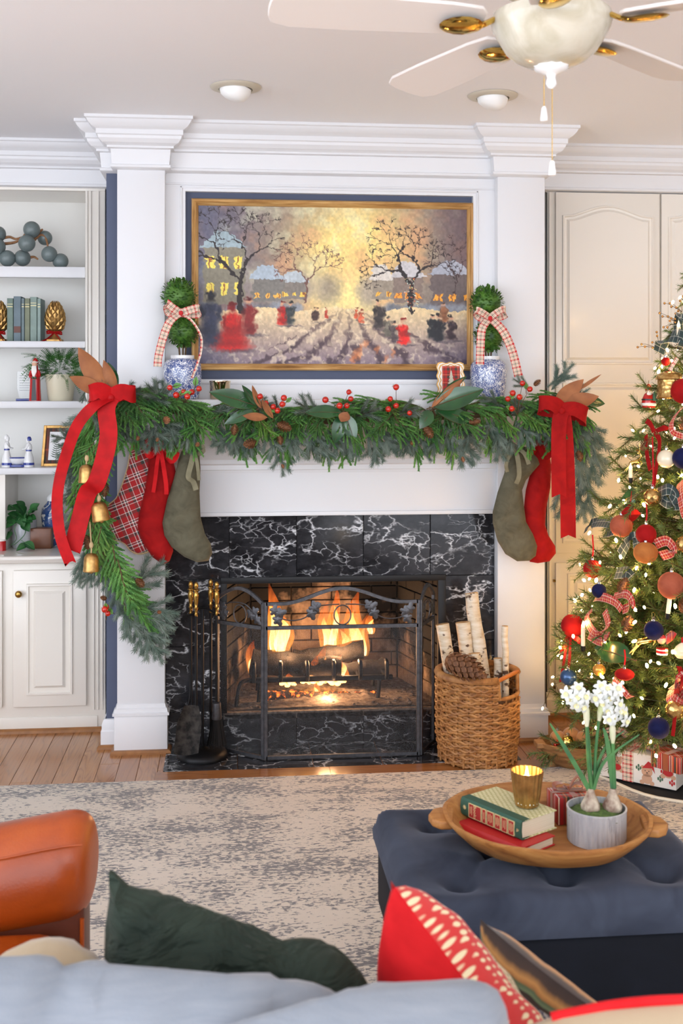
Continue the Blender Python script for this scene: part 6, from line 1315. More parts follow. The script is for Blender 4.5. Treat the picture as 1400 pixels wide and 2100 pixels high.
# a leaf for the vines: five lobes, slightly domed
lf=[]; 
for k in range(20):
    a=2*PI*k/20; r=0.020*(0.55+0.45*abs(math.cos(2.5*a)))*(1.15 if abs(a-PI)>2.2 else 0.85); lf.append((r*math.cos(a),r*math.sin(a)))
lm=MB().add([(0,0,0.004)]+[(x,y,0.0) for x,y in lf]+[(x,y,-0.002) for x,y in lf],[(0,1+k,1+(k+1)%20) for k in range(20)]+[(1+k,21+k,21+(k+1)%20,1+(k+1)%20) for k in range(20)]+[tuple(range(40,20,-1))]); leafm_=mesh('iron_leaf',lm,M['pewter'],Vector())
def panel3(o, d, w, zs_, za_, center, bw=0.0075):
    # o: lower left corner on the hearth, d: unit direction along the panel, w: width
    d=Vector(d).normalized(); nn=Vector((d.y,-d.x,0)); P=lambda s,z,q=0.0: Vector((o[0],o[1],0))+d*s+UP*z+nn*q
    fr=thing  # frame as one bent bar
    arc=[]
    for i in range(25):
        t=i/24; 
        if center: e=0.5-0.5*math.cos(2*PI*min(1,max(0,(t-.10)/.80))); z=zs_+(za_-zs_)*e
        else: z=zs_+(za_-zs_)*math.sin(PI*min(1,t*1.0))*1.0
        arc.append(P(w*t,z))
    loop=[P(0,z0_)]+[P(0,z0_+(zs_-z0_)*k/4) for k in (1,2,3)]+arc+[P(w,z0_+(zs_-z0_)*k/4) for k in (3,2,1)]+[P(w,z0_)]
    mb=MB()
    # square section bars
    def bar(pts):
        vs_=[]; n=len(pts)
        for i,p in enumerate(pts):
            tg=(pts[min(i+1,n-1)]-pts[max(i-1,0)]).normalized(); s=tg.cross(nn).normalized()
            for a,b in ((-1,-1),(1,-1),(1,1),(-1,1)): vs_.append(p+s*a*bw+nn*b*bw*0.8)
        fs=[(i*4+j,i*4+(j+1)%4,(i+1)*4+(j+1)%4,(i+1)*4+j) for i in range(n-1) for j in range(4)]+[(3,2,1,0),tuple((n-1)*4+j for j in range(4))]; mb.add(vs_,fs)
    bar([P(0,z0_-0.008),P(0,zs_*0.5),P(0,zs_+bw)]); bar([P(w,z0_-0.008),P(w,zs_*0.5),P(w,zs_+bw)]); bar(arc); bar([P(0,z0_),P(w,z0_)])
    f_=obj('panel_frame',mb,M['pewter'],scr,bevel=0.001,seg=1)
    mb=MB(); bar([P(0,zm_),P(w,zm_)]); obj('mid_rail',mb,M['pewter'],f_)
    mm=MB().add([P(bw,z0_+bw),P(w-bw,z0_+bw),P(w-bw,zm_),P(bw,zm_)],[(0,1,2,3)]); obj('wire_mesh',mm,M['wire'],scr,fixn=False)
    zc=(zm_+zs_)/2
    if center:
        r=0.038; rc=w*0.5; ring=[P(rc+r*math.cos(a)*.95,zm_+0.05+r*math.sin(a)*1.1) for a in [PI*1.5+2*PI*k/28 for k in range(28)]]; obj('ring',MB().tube(ring,0.0032,6,closed=True),M['pewter'],scr)
        for s_ in (-1,1):
            pts=[P(rc+s_*x*w,zm_+z) for x,z in ((0.02,0.096),(0.10,0.094),(0.17,0.086),(0.22,0.052),(0.29,0.032),(0.38,0.035),(0.44,0.060))]; obj('vine',MB().tube(cat(pts,5),0.0028,6),M['pewter'],scr)
            for (x,z,an,sc) in ((.185,.082,.6,1.15),(.205,.062,-1.2,1.1),(.175,.092,2.2,.9),(.415,.062,.3,1.15),(.445,.072,1.4,1.0),(.425,.036,-1.0,1.05)): inst('iron_leaf',leafm_,scr,P(rc+s_*x*w,zm_+z,0.006),d*math.cos(an)+UP*math.sin(an),nn,sc*1.35)
    else:
        rc=w*0.5; ring=[P(rc+0.036*math.cos(a)*.95,zm_+0.046+0.040*math.sin(a)) for a in [2*PI*k/24 for k in range(24)]]; obj('ring',MB().tube(ring,0.0030,6,closed=True),M['pewter'],scr)
        obj('vine',MB().tube(cat([P(w*.12,zm_+.07),P(w*.3,zm_+.092),P(w*.6,zm_+.092),P(w*.8,zm_+.06),P(w*.9,zm_+.03)],5),0.0028,6),M['pewter'],scr)
        for (x,z,an) in ((.82,.065,.5),(.88,.035,-.8),(.76,.05,2.4),(.14,.07,2.4),(.18,.045,-2.2),(.12,.04,-1.2)): inst('iron_leaf',leafm_,scr,P(x*w,zm_+z,0.006),d*math.cos(an)+UP*math.sin(an),nn,1.35)
panel3((scx0,YSc),(1,0,0),scx1-scx0,zt0,zt1,True)
wl0=at(446,1535,-0.005); panel3((wl0.x,-0.005),(scx0-0.012-wl0.x,YSc+0.004+0.005,0),math.hypot(scx0-0.012-wl0.x,YSc+0.009),zt0,zt0+0.055,False)
wr1=at(888,1530,0.0); panel3((scx1+0.014,YSc+0.004),(wr1.x-scx1-0.014,0.0-YSc-0.004,0),math.hypot(wr1.x-scx1-0.014,-YSc-0.004),zt0,zt0+0.055,False)
for x in (scx0-0.006,scx1+0.007):
    for z in (scz(1300),scz(1520)): obj('hinge',MB().tube([(x,YSc+0.003,z-0.014),(x,YSc+0.003,z+0.014)],0.0042,8),M['pewter'],scr)

# ================================================================== fireplace tools
tcn=gr(415,1552,0.003); TS=thing('fireplace_tool_stand','black iron fireplace tool stand with a round base by the screen','tool stand',tcn)
obj('base',MB().lathe([(0.108,0.003),(0.110,0.012),(0.104,0.026),(0.085,0.034),(0.03,0.036),(0.016,0.046),(0.010,0.05)],(tcn.x,tcn.y,0),40),M['iron'],TS)
ztp=Z(1250,415,tcn.y); obj('pole',MB().tube([(tcn.x,tcn.y,0.04),(tcn.x,tcn.y,ztp)],0.0065,8),M['iron'],TS)
hooks=[(391,1262,-0.01),(402,1266,-0.05),(432,1262,0.035),(444,1266,-0.01)]
obj('rack',MB().tube(cat([at(386,1262,tcn.y-0.01),at(398,1258,tcn.y-0.02),at(410,1247,tcn.y),at(424,1247,tcn.y),at(438,1256,tcn.y-0.0),at(450,1262,tcn.y)],5),0.008,8,flat=.6),M['iron'],TS)
hprof=[(0.0055,0.0),(0.0075,0.006),(0.006,0.012),(0.006,0.028),(0.010,0.034),(0.006,0.040),(0.0085,0.055),(0.0125,0.085),(0.011,0.098),(0.0075,0.104),(0.013,0.108),(0.013,0.112),(0.0075,0.116),(0.0085,0.122),(0.0105,0.130),(0.0080,0.140),(0.003,0.146)]
def tool(nm,label,px,pyt,dy,zend):
    p=at(px,1260,tcn.y+dy); z1=Z(pyt,px,tcn.y+dy)-0.146; o=thing(nm,label,'fireplace tool',(p.x,p.y,zend),'fireplace tools on the stand')
    obj('brass_handle',MB().lathe(hprof,(p.x,p.y,z1),16),M['brass'],o); obj('shaft',MB().tube([(p.x,p.y,zend),(p.x,p.y,z1+0.004)],0.0055,8),M['iron'],o); return o,p
o,p=tool('fire_shovel','fireplace shovel with a worn steel blade and brass handle',402,1193,-0.055,0.24)
sh=MB(); n=8
for s_ in (1,-1):
    vs_=[]
    for i in range(n+1):
        t=i/n; w=0.030+0.022*min(1,t*3); z=0.245-0.20*t
        for j in range(5): u=j/4*2-1; vs_.append((p.x-0.02-0.022*t+u*w,p.y-0.012+0.012*u*u*-1+s_*0.0012,z-(0.012*(1-u*u)*(t>0.9))))
    sh.add(vs_,[(i*5+j,i*5+j+1,(i+1)*5+j+1,(i+1)*5+j) if s_>0 else (i*5+j,(i+1)*5+j,(i+1)*5+j+1,i*5+j+1) for i in range(n) for j in range(4)],0,True)
obj('shovel_blade',sh,mat('worn steel',(70,66,62),0.5,0.6,color2=(28,27,27),vs=40),o,fixn=False)
o,p=tool('fire_tongs','fireplace tongs with a brass handle at the left of the stand',391,1191,-0.005,0.36)
for s_ in (-1,1): obj('tong_arm',MB().tube(cat([(p.x+s_*0.003,p.y,0.36),(p.x+s_*0.004,p.y-.004,0.26),(p.x+s_*0.020-0.01,p.y-.006,0.16),(p.x+s_*0.006-0.012,p.y-.006,0.075)],6),0.0045,7),M['iron'],o)
o,p=tool('fire_poker','fireplace poker with a brass handle behind the stand pole',432,1187,0.03,0.10)
obj('poker_hook',MB().tube(cat([(p.x,p.y,0.14),(p.x+0.03,p.y,0.13),(p.x+0.034,p.y,0.10)],5),0.0045,7),M['iron'],o)
o,p=tool('hearth_brush','hearth brush with black bristles and a brass handle',444,1192,-0.005,0.24)
obj('ferrule',MB().lathe([(0.008,0.24),(0.018,0.235),(0.022,0.17),(0.021,0.165)],(p.x,p.y,0),16),M['pewter'],o)
br=MB(); rd=random.Random(8)
for k in range(260):
    a=rd.random()*2*PI; r=0.020*math.sqrt(rd.random()); d=Vector((math.cos(a)*r,math.sin(a)*r,0)); q=Vector((p.x,p.y,0.168))+d; e=Vector((p.x,p.y,0.045+rd.random()*.02))+d*2.3; s=Vector((0.0007,0.0004,0)); br.add([q-s,q+s,e+s,e-s],[(0,1,2,3)])
obj('bristles',br,M['blackmetal'],o,kind='stuff',fixn=False)

# ================================================================== wicker log basket
bc_=gr(979,1540,0.003); bc_.y=-0.215; bR=(at(1059,1450,bc_.y)-at(898,1450,bc_.y)).length/2; bc_.x=(X(898,bc_.y)+X(1059,bc_.y))/2; bH=Z(1372,980,bc_.y)
bs=thing('wicker_basket','round wicker log basket beside the right pilaster','basket',(bc_.x,bc_.y,0.003))
def brad(z): return bR*(0.90+0.10*min(1,z/0.12)-0.0*z)
rows=21; zlow=bH-0.11
def wall_on(a,z):     # the rim dips on the right where the handle is
    q=math.cos(a-math.radians(-38)); return z<bH-0.018-(0.085 if q>math.cos(math.radians(34)) else 0.0)
wv=MB(); n=132; ns=22
for r in range(rows):
    z=0.012+(bH-0.03)*r/rows
    for strand in (0,1):
        seg=[]
        for j in range(n+1):
            a=2*PI*j/n; ok=wall_on(a,z); R=brad(z)+0.0065*math.sin(ns/2*a*1.0+PI*(r%2)+strand*PI)*(1 if strand==0 else .6); p=Vector((bc_.x+R*math.cos(a),bc_.y+R*math.sin(a),z+0.004*math.sin(ns*a+strand*PI)+mnoise.noise(Vector((a*3,r*1.7,strand)))*0.003))
            if ok: seg.append(p)
            if (not ok or j==n) and seg:
                if len(seg)>2: wv.tube(seg,0.0062,6)
                seg=[]
obj('weave',wv,M['wicker'],bs,kind='stuff')
stk=mesh('stake',MB().tube([(0,0,0),(0,0,1)],0.005,6),M['wicker'],Vector())
for k in range(ns):
    a=2*PI*(k+.5)/ns; h=bH-0.02-(0.085 if not wall_on(a,bH-0.05) else 0); inst('stake',stk,bs,(bc_.x+brad(.1)*math.cos(a)*0.985,bc_.y+brad(.1)*math.sin(a)*0.985,0.004),sc=(1,1,h))
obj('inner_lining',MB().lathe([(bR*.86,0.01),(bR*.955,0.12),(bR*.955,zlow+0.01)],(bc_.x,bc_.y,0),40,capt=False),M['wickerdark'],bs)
a1,a2=math.radians(-38+33),math.radians(-38-33)
rimp=[]; k=0; a=a1
while a<a2+2*PI: rimp.append((bc_.x+bR*0.99*math.cos(a),bc_.y+bR*0.99*math.sin(a),bH-0.012)); a+=0.06
rm=MB().tube(rimp,0.013,10)
obj('rolled_rim',rm,M['wicker'],bs)
wrap=MB(); 
for i in range(len(rimp)*3):
    t=i/(len(rimp)*3)*(len(rimp)-1); j=int(t); q=Vector(rimp[j]).lerp(Vector(rimp[min(j+1,len(rimp)-1)]),t-j); tg=(Vector(rimp[min(j+1,len(rimp)-1)])-Vector(rimp[j])); u=Vector((q.x-bc_.x,q.y-bc_.y,0)).normalized(); tt=tg.normalized()*0.003
    wrap.tube([q+(u*math.cos(b)+UP*math.sin(b))*0.0145+tt*(b/PI-0.5) for b in [2*PI*m_/8 for m_ in range(8)]],0.0022,4,closed=True)
obj('rim_wrapping',wrap,M['wicker'],bs,kind='stuff')
drop=[(bc_.x+bR*math.cos(a1-(a1-a2)*t),bc_.y+bR*math.sin(a1-(a1-a2)*t),zlow+0.02) for t in [i/8 for i in range(9)]]
obj('dipped_rim',MB().tube([rimp[0]]+drop+[rimp[-1]],0.009,8),M['wicker'],bs)
ha=Vector(rimp[0]); hb_=Vector(rimp[-1]); obj('handle',MB().tube([ha+(ha-hb_)*0.03,hb_+(hb_-ha)*0.03],0.009,10),mat('orange bamboo',(196,112,48),0.4),bs)
def birch(label,a,b,r,seed,name='birch_log'):
    a=Vector(a); b=Vector(b); o=thing(name,label,'log',a,'birch logs in the basket'); rd=random.Random(seed); n=8; pts=[a.lerp(b,i/(n-1))+RIGHT*rd.uniform(-.003,.003) for i in range(n)]
    obj('bark',MB().tube(pts,[r*rd.uniform(.95,1.04) for _ in pts],16),M['barkwhite'],o); d=(b-a).normalized(); obj('cut_end',MB().tube([b-d*0.002,b+d*0.0012],r*0.97,16),M['cutwood'],o)
def bk_(x,y,d=0.0): return at(x,y,bc_.y+d)
birch('thin leaning birch log at the left rim of the basket',bk_(935,1440,.02),bk_(906,1280,.06),0.029,1)
birch('short birch log behind the giant pine cone',bk_(965,1440,.05),bk_(949,1276,.08),0.031,2)
birch('tallest birch log leaning against the marble',bk_(1000,1450,.02),bk_(966,1216,.11),0.030,3)
birch('stubby birch log near the basket handle',bk_(1024,1450,-.02),bk_(1020,1350,.0),0.019,4)
birch('slim peeled birch stick upright at the basket handle',bk_(1036,1460,-.04),bk_(1035,1284,-.03),0.014,5)
birch('birch log with cut top wedged behind the pine cone',bk_(985,1450,-.01),bk_(972,1340,.02),0.026,6)
# giant pine cone with separate scales
pcn=thing('giant_pine_cone','giant brown pine cone lying on top of the basket','pine cone',bk_(955,1372,-.09)); cdir=(RIGHT*0.86-UP*0.36-FWD*0.30).normalized(); pc0=bk_(914,1350,-.09); CL,CR=0.185,0.062
Mc=Matrix.Translation(pc0)@Vector((0,0,1)).rotation_difference(cdir).to_matrix().to_4x4()
obj('core',MB().lathe([(0.012,0),(0.036,0.03),(0.036,0.10),(0.012,CL)],(0,0,0),12).xf(Mc),M['cone'],pcn)
scm=MB().add([(0,-.006,0),(0,.006,0),(.024,.012,.004),(.034,.009,.014),(.036,0,.019),(.034,-.009,.014),(.024,-.012,.004),(.020,0,-.004)],[(0,1,2,6),(6,2,3,4,5),(0,7,1),(1,7,2),(2,7,3),(3,7,4),(4,7,5),(5,7,6),(6,7,0)]); scm=mesh('scale',scm,[M['cone']],Vector(),fixn=True)
for k in range(96):
    t=(k+.5)/96; an=k*2.39996; r=CR*(math.sin(PI*min(1,t*.80+.17))**.7); z=CL*t*.95; o_=Vector((math.cos(an),math.sin(an),0)); s=r/CR; inst('scale',scm,pcn,Mc@(o_*max(r-0.034*s,0.003)+UP*z),Mc.to_3x3()@(o_+UP*0.35),Mc.to_3x3()@UP,1.05*max(s,.45))
# ================================================================== Christmas tree
TD=4.75; tb_=dp(1455,800,TD); TX,TY=tb_.x,tb_.y
def TR(z): return max(0.03,0.76*(1-(z-0.18)/2.16))
tree=thing('christmas_tree','tall decorated fir Christmas tree in front of the tall cabinet','Christmas tree',(TX,TY,0.012))
obj('trunk',MB().tube([(TX,TY,0.02),(TX,TY,1.2),(TX,TY,2.28)],[0.035,0.024,0.006],10),M['twig'],tree)
obj('stand',MB().lathe([(0.16,0.012),(0.17,0.03),(0.09,0.10),(0.05,0.14)],(TX,TY,0),20),M['blackmetal'],tree)
def branch_mesh(L, seed):
    rd=random.Random(300+seed); mb=MB()
    def tw(p,d,l,n,dens,bare=0.0):
        pts=[p]
        for s in range(n): d=(d+Vector((0,rd.uniform(-.05,.05),rd.uniform(-.05,.045)))).normalized(); pts.append(pts[-1]+d*l/n)
        mb.tube(pts,[0.0035*(1-.75*i/n) for i in range(n+1)],4,1)
        for s in range(n):
            if (s+1)/n>bare: needles(mb,pts[s],pts[s+1],int(dens*l/n)+3,0.027,0.0042,rd,0.70,0)
        return pts
    main=tw(Vector(),Vector((1,0,-0.05)),L,8,430,0.22)
    k=0; x=0.30
    while x<0.97:
        i=min(int(x*8),7); p=main[i].lerp(main[i+1],x*8-i); sd=(1,-1,0)[k%3]; l=min(0.24,0.36*L)*(1.2-x)*rd.uniform(.8,1.2)+0.035
        tw(p,Vector((0.75,sd*rd.uniform(.45,.8),rd.uniform(-.45,.40) if sd else rd.choice((-.75,.6)))).normalized(),l,3,400); k+=1; x+=0.034/L*0.8
    return mesh('fir_branch',mb,[M['treegreen'],M['twig']],Vector())
BL=[0.72,0.58,0.45,0.33,0.22]; BM=[(L,[branch_mesh(L,i*3+j) for j in range(2)]) for i,L in enumerate(BL)]
rd=random.Random(77); NB=296
for i in range(NB):
    f=(i+.5)/NB; z=0.26+2.0*(1-(1-f)**0.62) if False else 0.24+2.02*(1-math.sqrt(1-f*0.995)); an=i*2.39996+rd.uniform(-.2,.2); R=TR(z)*rd.uniform(.86,1.06)
    if i%6==5: R*=0.72
    if math.sin(an)>0.3: R*=0.9
    L,ms=min(BM,key=lambda q:abs(q[0]-R)); d=Vector((math.cos(an),math.sin(an),-0.16+0.42*f+rd.uniform(-.10,.10)))
    inst('fir_branch',ms[i%2],tree,(TX,TY,z+0.05*(1-f)),d,UP,max(0.6,R/L))
def ts(px,py,k=0.97,back=0.0):      # where the sight line meets the tree's outside
    D=3.6; r=ray(px,py); best=None
    while D<5.2:
        p=CAM+r*D; h=math.hypot(p.x-TX,p.y-TY)
        if h<TR(p.z)*k: return p+r*back
        if best is None or h-TR(p.z)<best[0]: best=(h-TR(p.z),p)
        D+=0.01
    return best[1]
# fairy lights
fl_=thing('fairy_lights','warm white fairy lights wound around the Christmas tree','string lights',(TX,TY,0.3))
bbm=mesh('bulb',MB().ball((0,0,0),0.0048,0.0048,0.0085,6,4),M['bulb'],Vector()); wire=[]
for i in range(250):
    f=(i+.5)/250; z=0.22+2.0*(1-math.sqrt(1-f*0.99)); an=-i*0.47+rd.uniform(-.15,.15); R=TR(z)*rd.uniform(.78,1.0); p=Vector((TX+R*math.cos(an),TY+R*math.sin(an),z+rd.uniform(-.03,.03)))
    wire.append(p); inst('bulb',bbm,fl_,p,rot=(rd.uniform(-1,1),rd.uniform(-1,1),0))
for (x,y) in ((1208,1093),(1197,1190),(1263,1108),(1272,1142),(1305,1165),(1222,1190),(1193,1220),(1178,1232),(1300,1210),(1200,1277),(1240,1315),(1175,1305),(1148,1328),(1230,1370),(1234,1388),(1276,1400),(1326,1365),(1350,1360),(1379,1337),(1338,1095),(1330,1155),(1348,978),(1358,985),(1320,1035),(1283,1068),(1250,1038),(1268,985),(1381,880),(1380,748),(1368,718),(1350,762),(1379,620),(1389,700),(1372,783),(1360,815),(1345,1550),(1383,1530),(1240,1480),(1365,1405),(1395,1412),(1300,1315),(1302,1250),(1301,1276),(1384,1243)):
    inst('bulb',bbm,fl_,ts(x,y,1.02),rot=(rd.uniform(-1,1),rd.uniform(-1,1),0),sc=1.25)
obj('cord',MB().tube(wire,0.0012,4),mat('dark green cord',(34,46,26),0.8),fl_)
# --- baubles
capm=mesh('bauble_cap',MB().lathe([(0.0075,-0.003),(0.0075,0.006),(0.004,0.008)],(0,0,0),12).tube([(0.004*math.cos(a),0,0.010+0.004*math.sin(a)) for a in [2*PI*k/10 for k in range(10)]],0.0008,5,closed=True),M['chrome'],Vector())
t=NT('mercury glass gold'); v=t.co('Object',(70,70,70)); vo=t.n('ShaderNodeTexVoronoi',{'Vector':v,'Scale':1.0}); t.set(color=t.mix(vo.outputs['Distance'],lin((236,200,130)),lin((170,120,60))),metal=0.9,rough=0.22); t.bump(vo.outputs['Distance'],0.5,0.004); M['mercury']=t.mat
M['pearlball']=mat('pearl cream lacquer',(240,226,196),0.2,coat=0.6); M['bluegloss']=mat('satin blue lacquer',(52,86,130),0.28,0.5,coat=0.5); M['amber']=mat('amber gold glass',(226,160,70),0.15,0.5); M['goldsmooth']=mat('smooth gold',(232,196,110),0.18,1.0)
def bauble(label, px, py, r, m, rib=None, squash=1.0, out=0.97, group='baubles on the Christmas tree', off=0.06):
    p=ts(px,py,out)-FWD*off; R=r/FPX*(p-CAM).dot(FWD); b=thing('bauble',label,'ornament',p-UP*R*squash,group)
    obj('sphere',MB().ball(p,R,R,R*squash,24,14),M[m],b); inst('bauble_cap',capm,b,p+UP*R*squash)
    if rib:
        top=p+UP*R*squash+UP*0.012; obj('hanging_ribbon',MB().ribbon(cat([top,top+UP*0.03+RIGHT*0.003,top+UP*rib],4),RIGHT,0.006,0.001),M['satinred'],b)
    else: obj('hook',MB().tube(cat([p+UP*(R*squash+0.01),p+UP*(R*squash+0.025)+RIGHT*0.005,p+UP*(R*squash+0.03)+FWD*0.01],4),0.0008,5),M['goldsmooth'],b)
for a in (('red velvet bauble above the bronze one at mid tree',1316,1092,21,'redvelvet',0.07),('bronze velvet bauble just below the red one',1315,1129,25,'bronzevelvet',None,.88),('rust velvet bauble among green tartan near the tree edge',1266,1075,23,'rustvelvet',None),('red velvet bauble on a red cord over the cabinet door',1208,1162,19,'redvelvet',0.09),('large red velvet bauble with a bow low on the tree edge',1168,1277,24,'redvelvet',None),('large terracotta velvet bauble by the white candle',1367,1195,28,'rustvelvet',None),('navy velvet bauble above the leaping gold deer',1331,1286,20,'navyvelvet',None),('satin blue bauble at the lowest left branch tip',1159,1381,17,'bluegloss',None),('navy velvet bauble hanging above the tartan gift',1341,1483,22,'navyvelvet',None),('embossed champagne bauble beside the red ribbon tail',1374,1446,20,'mercury',0.0),('pearl cream bauble beside the upper navy one',1357,939,19,'pearlball',None),('navy velvet bauble at upper tree near the frame edge',1391,938,22,'navyvelvet',None),('gold mercury glass bauble on a red velvet ribbon',1329,1016,18,'mercury',0.19),('flattened red velvet bauble below the deer',1272,1375,20,'redvelvet',0.06,.6),('gold lattice bauble at the picture edge',1394,1112,18,'mercury',None),('amber glass bauble half hidden by branches low on the tree',1221,1366,13,'amber',None),('small navy bauble peeking out above the plaid loops',1221,1206,15,'navyvelvet',None),('big red velvet bauble near the gold bell',1392,802,26,'redvelvet',None),('tiny red bauble near the green plaid loop',1356,742,9,'redvelvet',None)):
    bauble(*a) if (a[5] or True) else None
# red velvet finial drop
p=ts(1290,1052)-FWD*.02; o=thing('finial_ornament','pointed red velvet drop ornament under the green leaves','ornament',p-UP*.05,'shaped ornaments on the tree'); obj('drop',MB().lathe([(0.003,-.05),(0.010,-.046),(0.012,-.038),(0.006,-.034),(0.022,-.022),(0.040,0.0),(0.024,.02),(0.010,.034),(0.005,.045)],p,20),M['redvelvet'],o); obj('cord',MB().tube([p+UP*.045,p+UP*.09+RIGHT*.004],0.0015,5),M['satinred'],o)
# candles
def tcandle(label,px,py,h,tilt=0.0):
    p=ts(px,py)-FWD*.02; o=thing('tree_candle',label,'candle',p-UP*0.02,'white clip candles on the tree'); Mx=Matrix.Translation(p)@Matrix.Rotation(tilt,4,'Y')
    obj('stick',MB().lathe([(0.0085,0),(0.0085,h)],(0,0,0),12).xf(Mx),M['wax'],o); obj('clip',MB().lathe([(0.006,-.022),(0.009,-.016),(0.0095,0.0)],(0,0,0),10).xf(Mx),M['blackmetal'],o); obj('tip',MB().lathe([(0.006,h),(0.0075,h+.006),(0.004,h+.016),(0.0006,h+.026)],(0,0,0),10).xf(Mx),M['bulb2'],o)
M['bulb2']=emit('candle tip glow',(255,226,160),4)
tcandle('white clip candle between the green tartan loops',1388,706,0.07); tcandle('white clip candle beside the big red bauble',1193,1322,0.075); tcandle('tilted white clip candle under the terracotta bauble',1366,1256,0.07,0.12); tcandle('small white clip candle near the left branch tips',1290,979,0.035)
# cones in the tree
for (x,y,dx,dz,lb,sc) in ((1267,1212,.3,1,'pine cone in the tree above the red plaid loops',1.1),(1277,1290,.2,1,'dark pine cone in the tree left of the navy bauble',1.1),(1394,1252,.2,1,'glossy pine cone beside the clip candle at the frame edge',1.2),(1392,880,.3,1,'orange lit pine cone under the red ribbon loop',1.1),(1311,922,.5,.8,'pine cone behind the red velvet ribbon',1.0)): cone(ts(x,y)-FWD*.03,Vector((dx,-.4,dz)),lb,sc,False,'pine cones in the Christmas tree')
# leaping deer
def deer(label,px,py,s,flip=1):
    p=ts(px,py)-FWD*.03; o=thing('deer_ornament',label,'ornament',p-UP*.05,'gold deer ornaments'); q=lambda x,z,y=0: p+RIGHT*x*flip*s+UP*z*s-FWD*y*s
    mb=MB().tube(cat([q(-.030,-.010),q(-.016,.0),q(.008,.004),(q(.026,.014))],5),[.007*s,.009*s,.0105*s,.0115*s,.012*s,.0125*s,.0125*s,.0125*s,.013*s,.013*s,.0135*s,.0135*s,.013*s,.012*s,.011*s,.009*s],10)
    mb.tube(cat([q(.024,.014),q(.034,.034),q(.030,.052)],5),[.010*s,.009*s,.0085*s,.008*s,.0075*s,.007*s,.0065*s,.006*s,.0055*s,.005*s,.005*s],8); mb.tube(cat([q(.030,.052),q(.022,.056),q(.012,.054)],4),[.0065*s]*5+[.0045*s,.004*s,.0035*s,.003*s],8)
    obj('body',mb,M['goldsmooth'],o)
    for (a,b,c) in (((.024,.008),(.038,.0),(.030,-.014)),((.020,.006),(.036,.010),(.040,-.004)),((-.028,-.012),(-.044,-.028),(-.060,-.046)),((-.024,-.012),(-.040,-.030),(-.050,-.050))): obj('leg',MB().tube(cat([q(*a),q(*b),q(*c)],4),[.006*s,.0055*s,.005*s,.0045*s,.004*s,.0035*s,.003*s,.0026*s,.0024*s],7),M['goldsmooth'],o)
    for sg in (-1,1): obj('antler',MB().tube(cat([q(.028,.056,.002*sg),q(.020,.068,.006*sg),q(.004,.070,.010*sg)],4),.0018*s,5).tube([q(.016,.069,.007*sg),q(.014,.078,.008*sg)],.0014*s,5),M['goldsmooth'],o)
    obj('hanging_cord',MB().tube([q(.026,.06),q(.026,.11)],.0008,4),M['goldsmooth'],o)
deer('leaping gold deer ornament below the navy bauble',1318,1312,1.0); deer('small gold deer ornament beside the red velvet ribbon',1298,948,0.72,1)
# painted glass figure ornament
p=ts(1327,812)-FWD*.02; o=thing('glass_figure_ornament','painted glass ornament of a bearded figure in a red coat','ornament',p-UP*.05,'shaped ornaments on the tree')
M['paintred']=mat('red glaze',(186,26,28),0.2,coat=0.5); M['paintwhite']=mat('white glaze',(238,232,224),0.3,coat=0.3); M['paintskin']=mat('painted skin',(226,176,146),0.4); M['paintgreen']=mat('green glaze',(60,100,74),0.35); M['paintblack']=mat('black glaze',(30,30,32),0.3)
obj('coat',MB().lathe([(.012,-.05),(.026,-.048),(.030,-.03),(.026,-.01),(.018,.008),(.010,.014)],p,18),M['paintred'],o); obj('fur_hem',MB().lathe([(.026,-.042),(.031,-.038),(.031,-.030),(.028,-.027)],p,18),M['paintwhite'],o); obj('head',MB().ball(p+UP*.020,.0125,nu=14,nv=10),M['paintskin'],o); obj('beard',MB().ball(p+UP*.007-FWD*.012,.012,.008,.016,12,8),M['paintwhite'],o); obj('hood',MB().lathe([(.0135,.022),(.0145,.028),(.012,.038),(.004,.05)],p+FWD*.002,14),M['paintred'],o); obj('small_tree',MB().lathe([(.013,-.02),(.010,-.004),(.010,-.004),(.006,.012),(.001,.02)],p+RIGHT*.020-FWD*.018,10),M['paintgreen'],o); obj('belt',MB().lathe([(.029,-.018),(.0295,-.012)],p,18,capb=False,capt=False),M['paintblack'],o); obj('hook',MB().tube([p+UP*.05,p+UP*.065],.001,5),M['goldsmooth'],o)
# peppermint drum and swirl, small clay face figure
for (x,y,r,lb,mm) in ((1354,1333,.021,'red and white striped drum ornament by the deer','paintred'),):
    p=ts(x,y)-FWD*.02; o=thing('drum_ornament',lb,'ornament',p-UP*.012,'shaped ornaments on the tree'); obj('drum',MB().lathe([(r,-.012),(r,.012)],p,18),M['paintwhite'],o); obj('stripe',MB().lathe([(r*1.02,-.005),(r*1.02,.004)],p,18,capb=False,capt=False),M['paintred'],o); obj('top_rim',MB().lathe([(r*1.03,.009),(r*1.03,.013),(r*.9,.014)],p,18,capb=False),M['paintred'],o)
p=ts(1395,1332)-FWD*.02; o=thing('swirl_ornament','round cream swirl meringue ornament at the frame edge','ornament',p-UP*.03,'shaped ornaments on the tree'); obj('swirl',MB().lathe([(.004,-.030),(.020,-.026),(.029,-.012),(.026,-.006),(.030,.002),(.025,.010),(.024,.014),(.012,.024),(.002,.030)],p,20),M['wax'],o); obj('ribbon_loop',MB().ribbon([p+UP*.028,p+UP*.05],RIGHT,.006),M['satinred'],o)
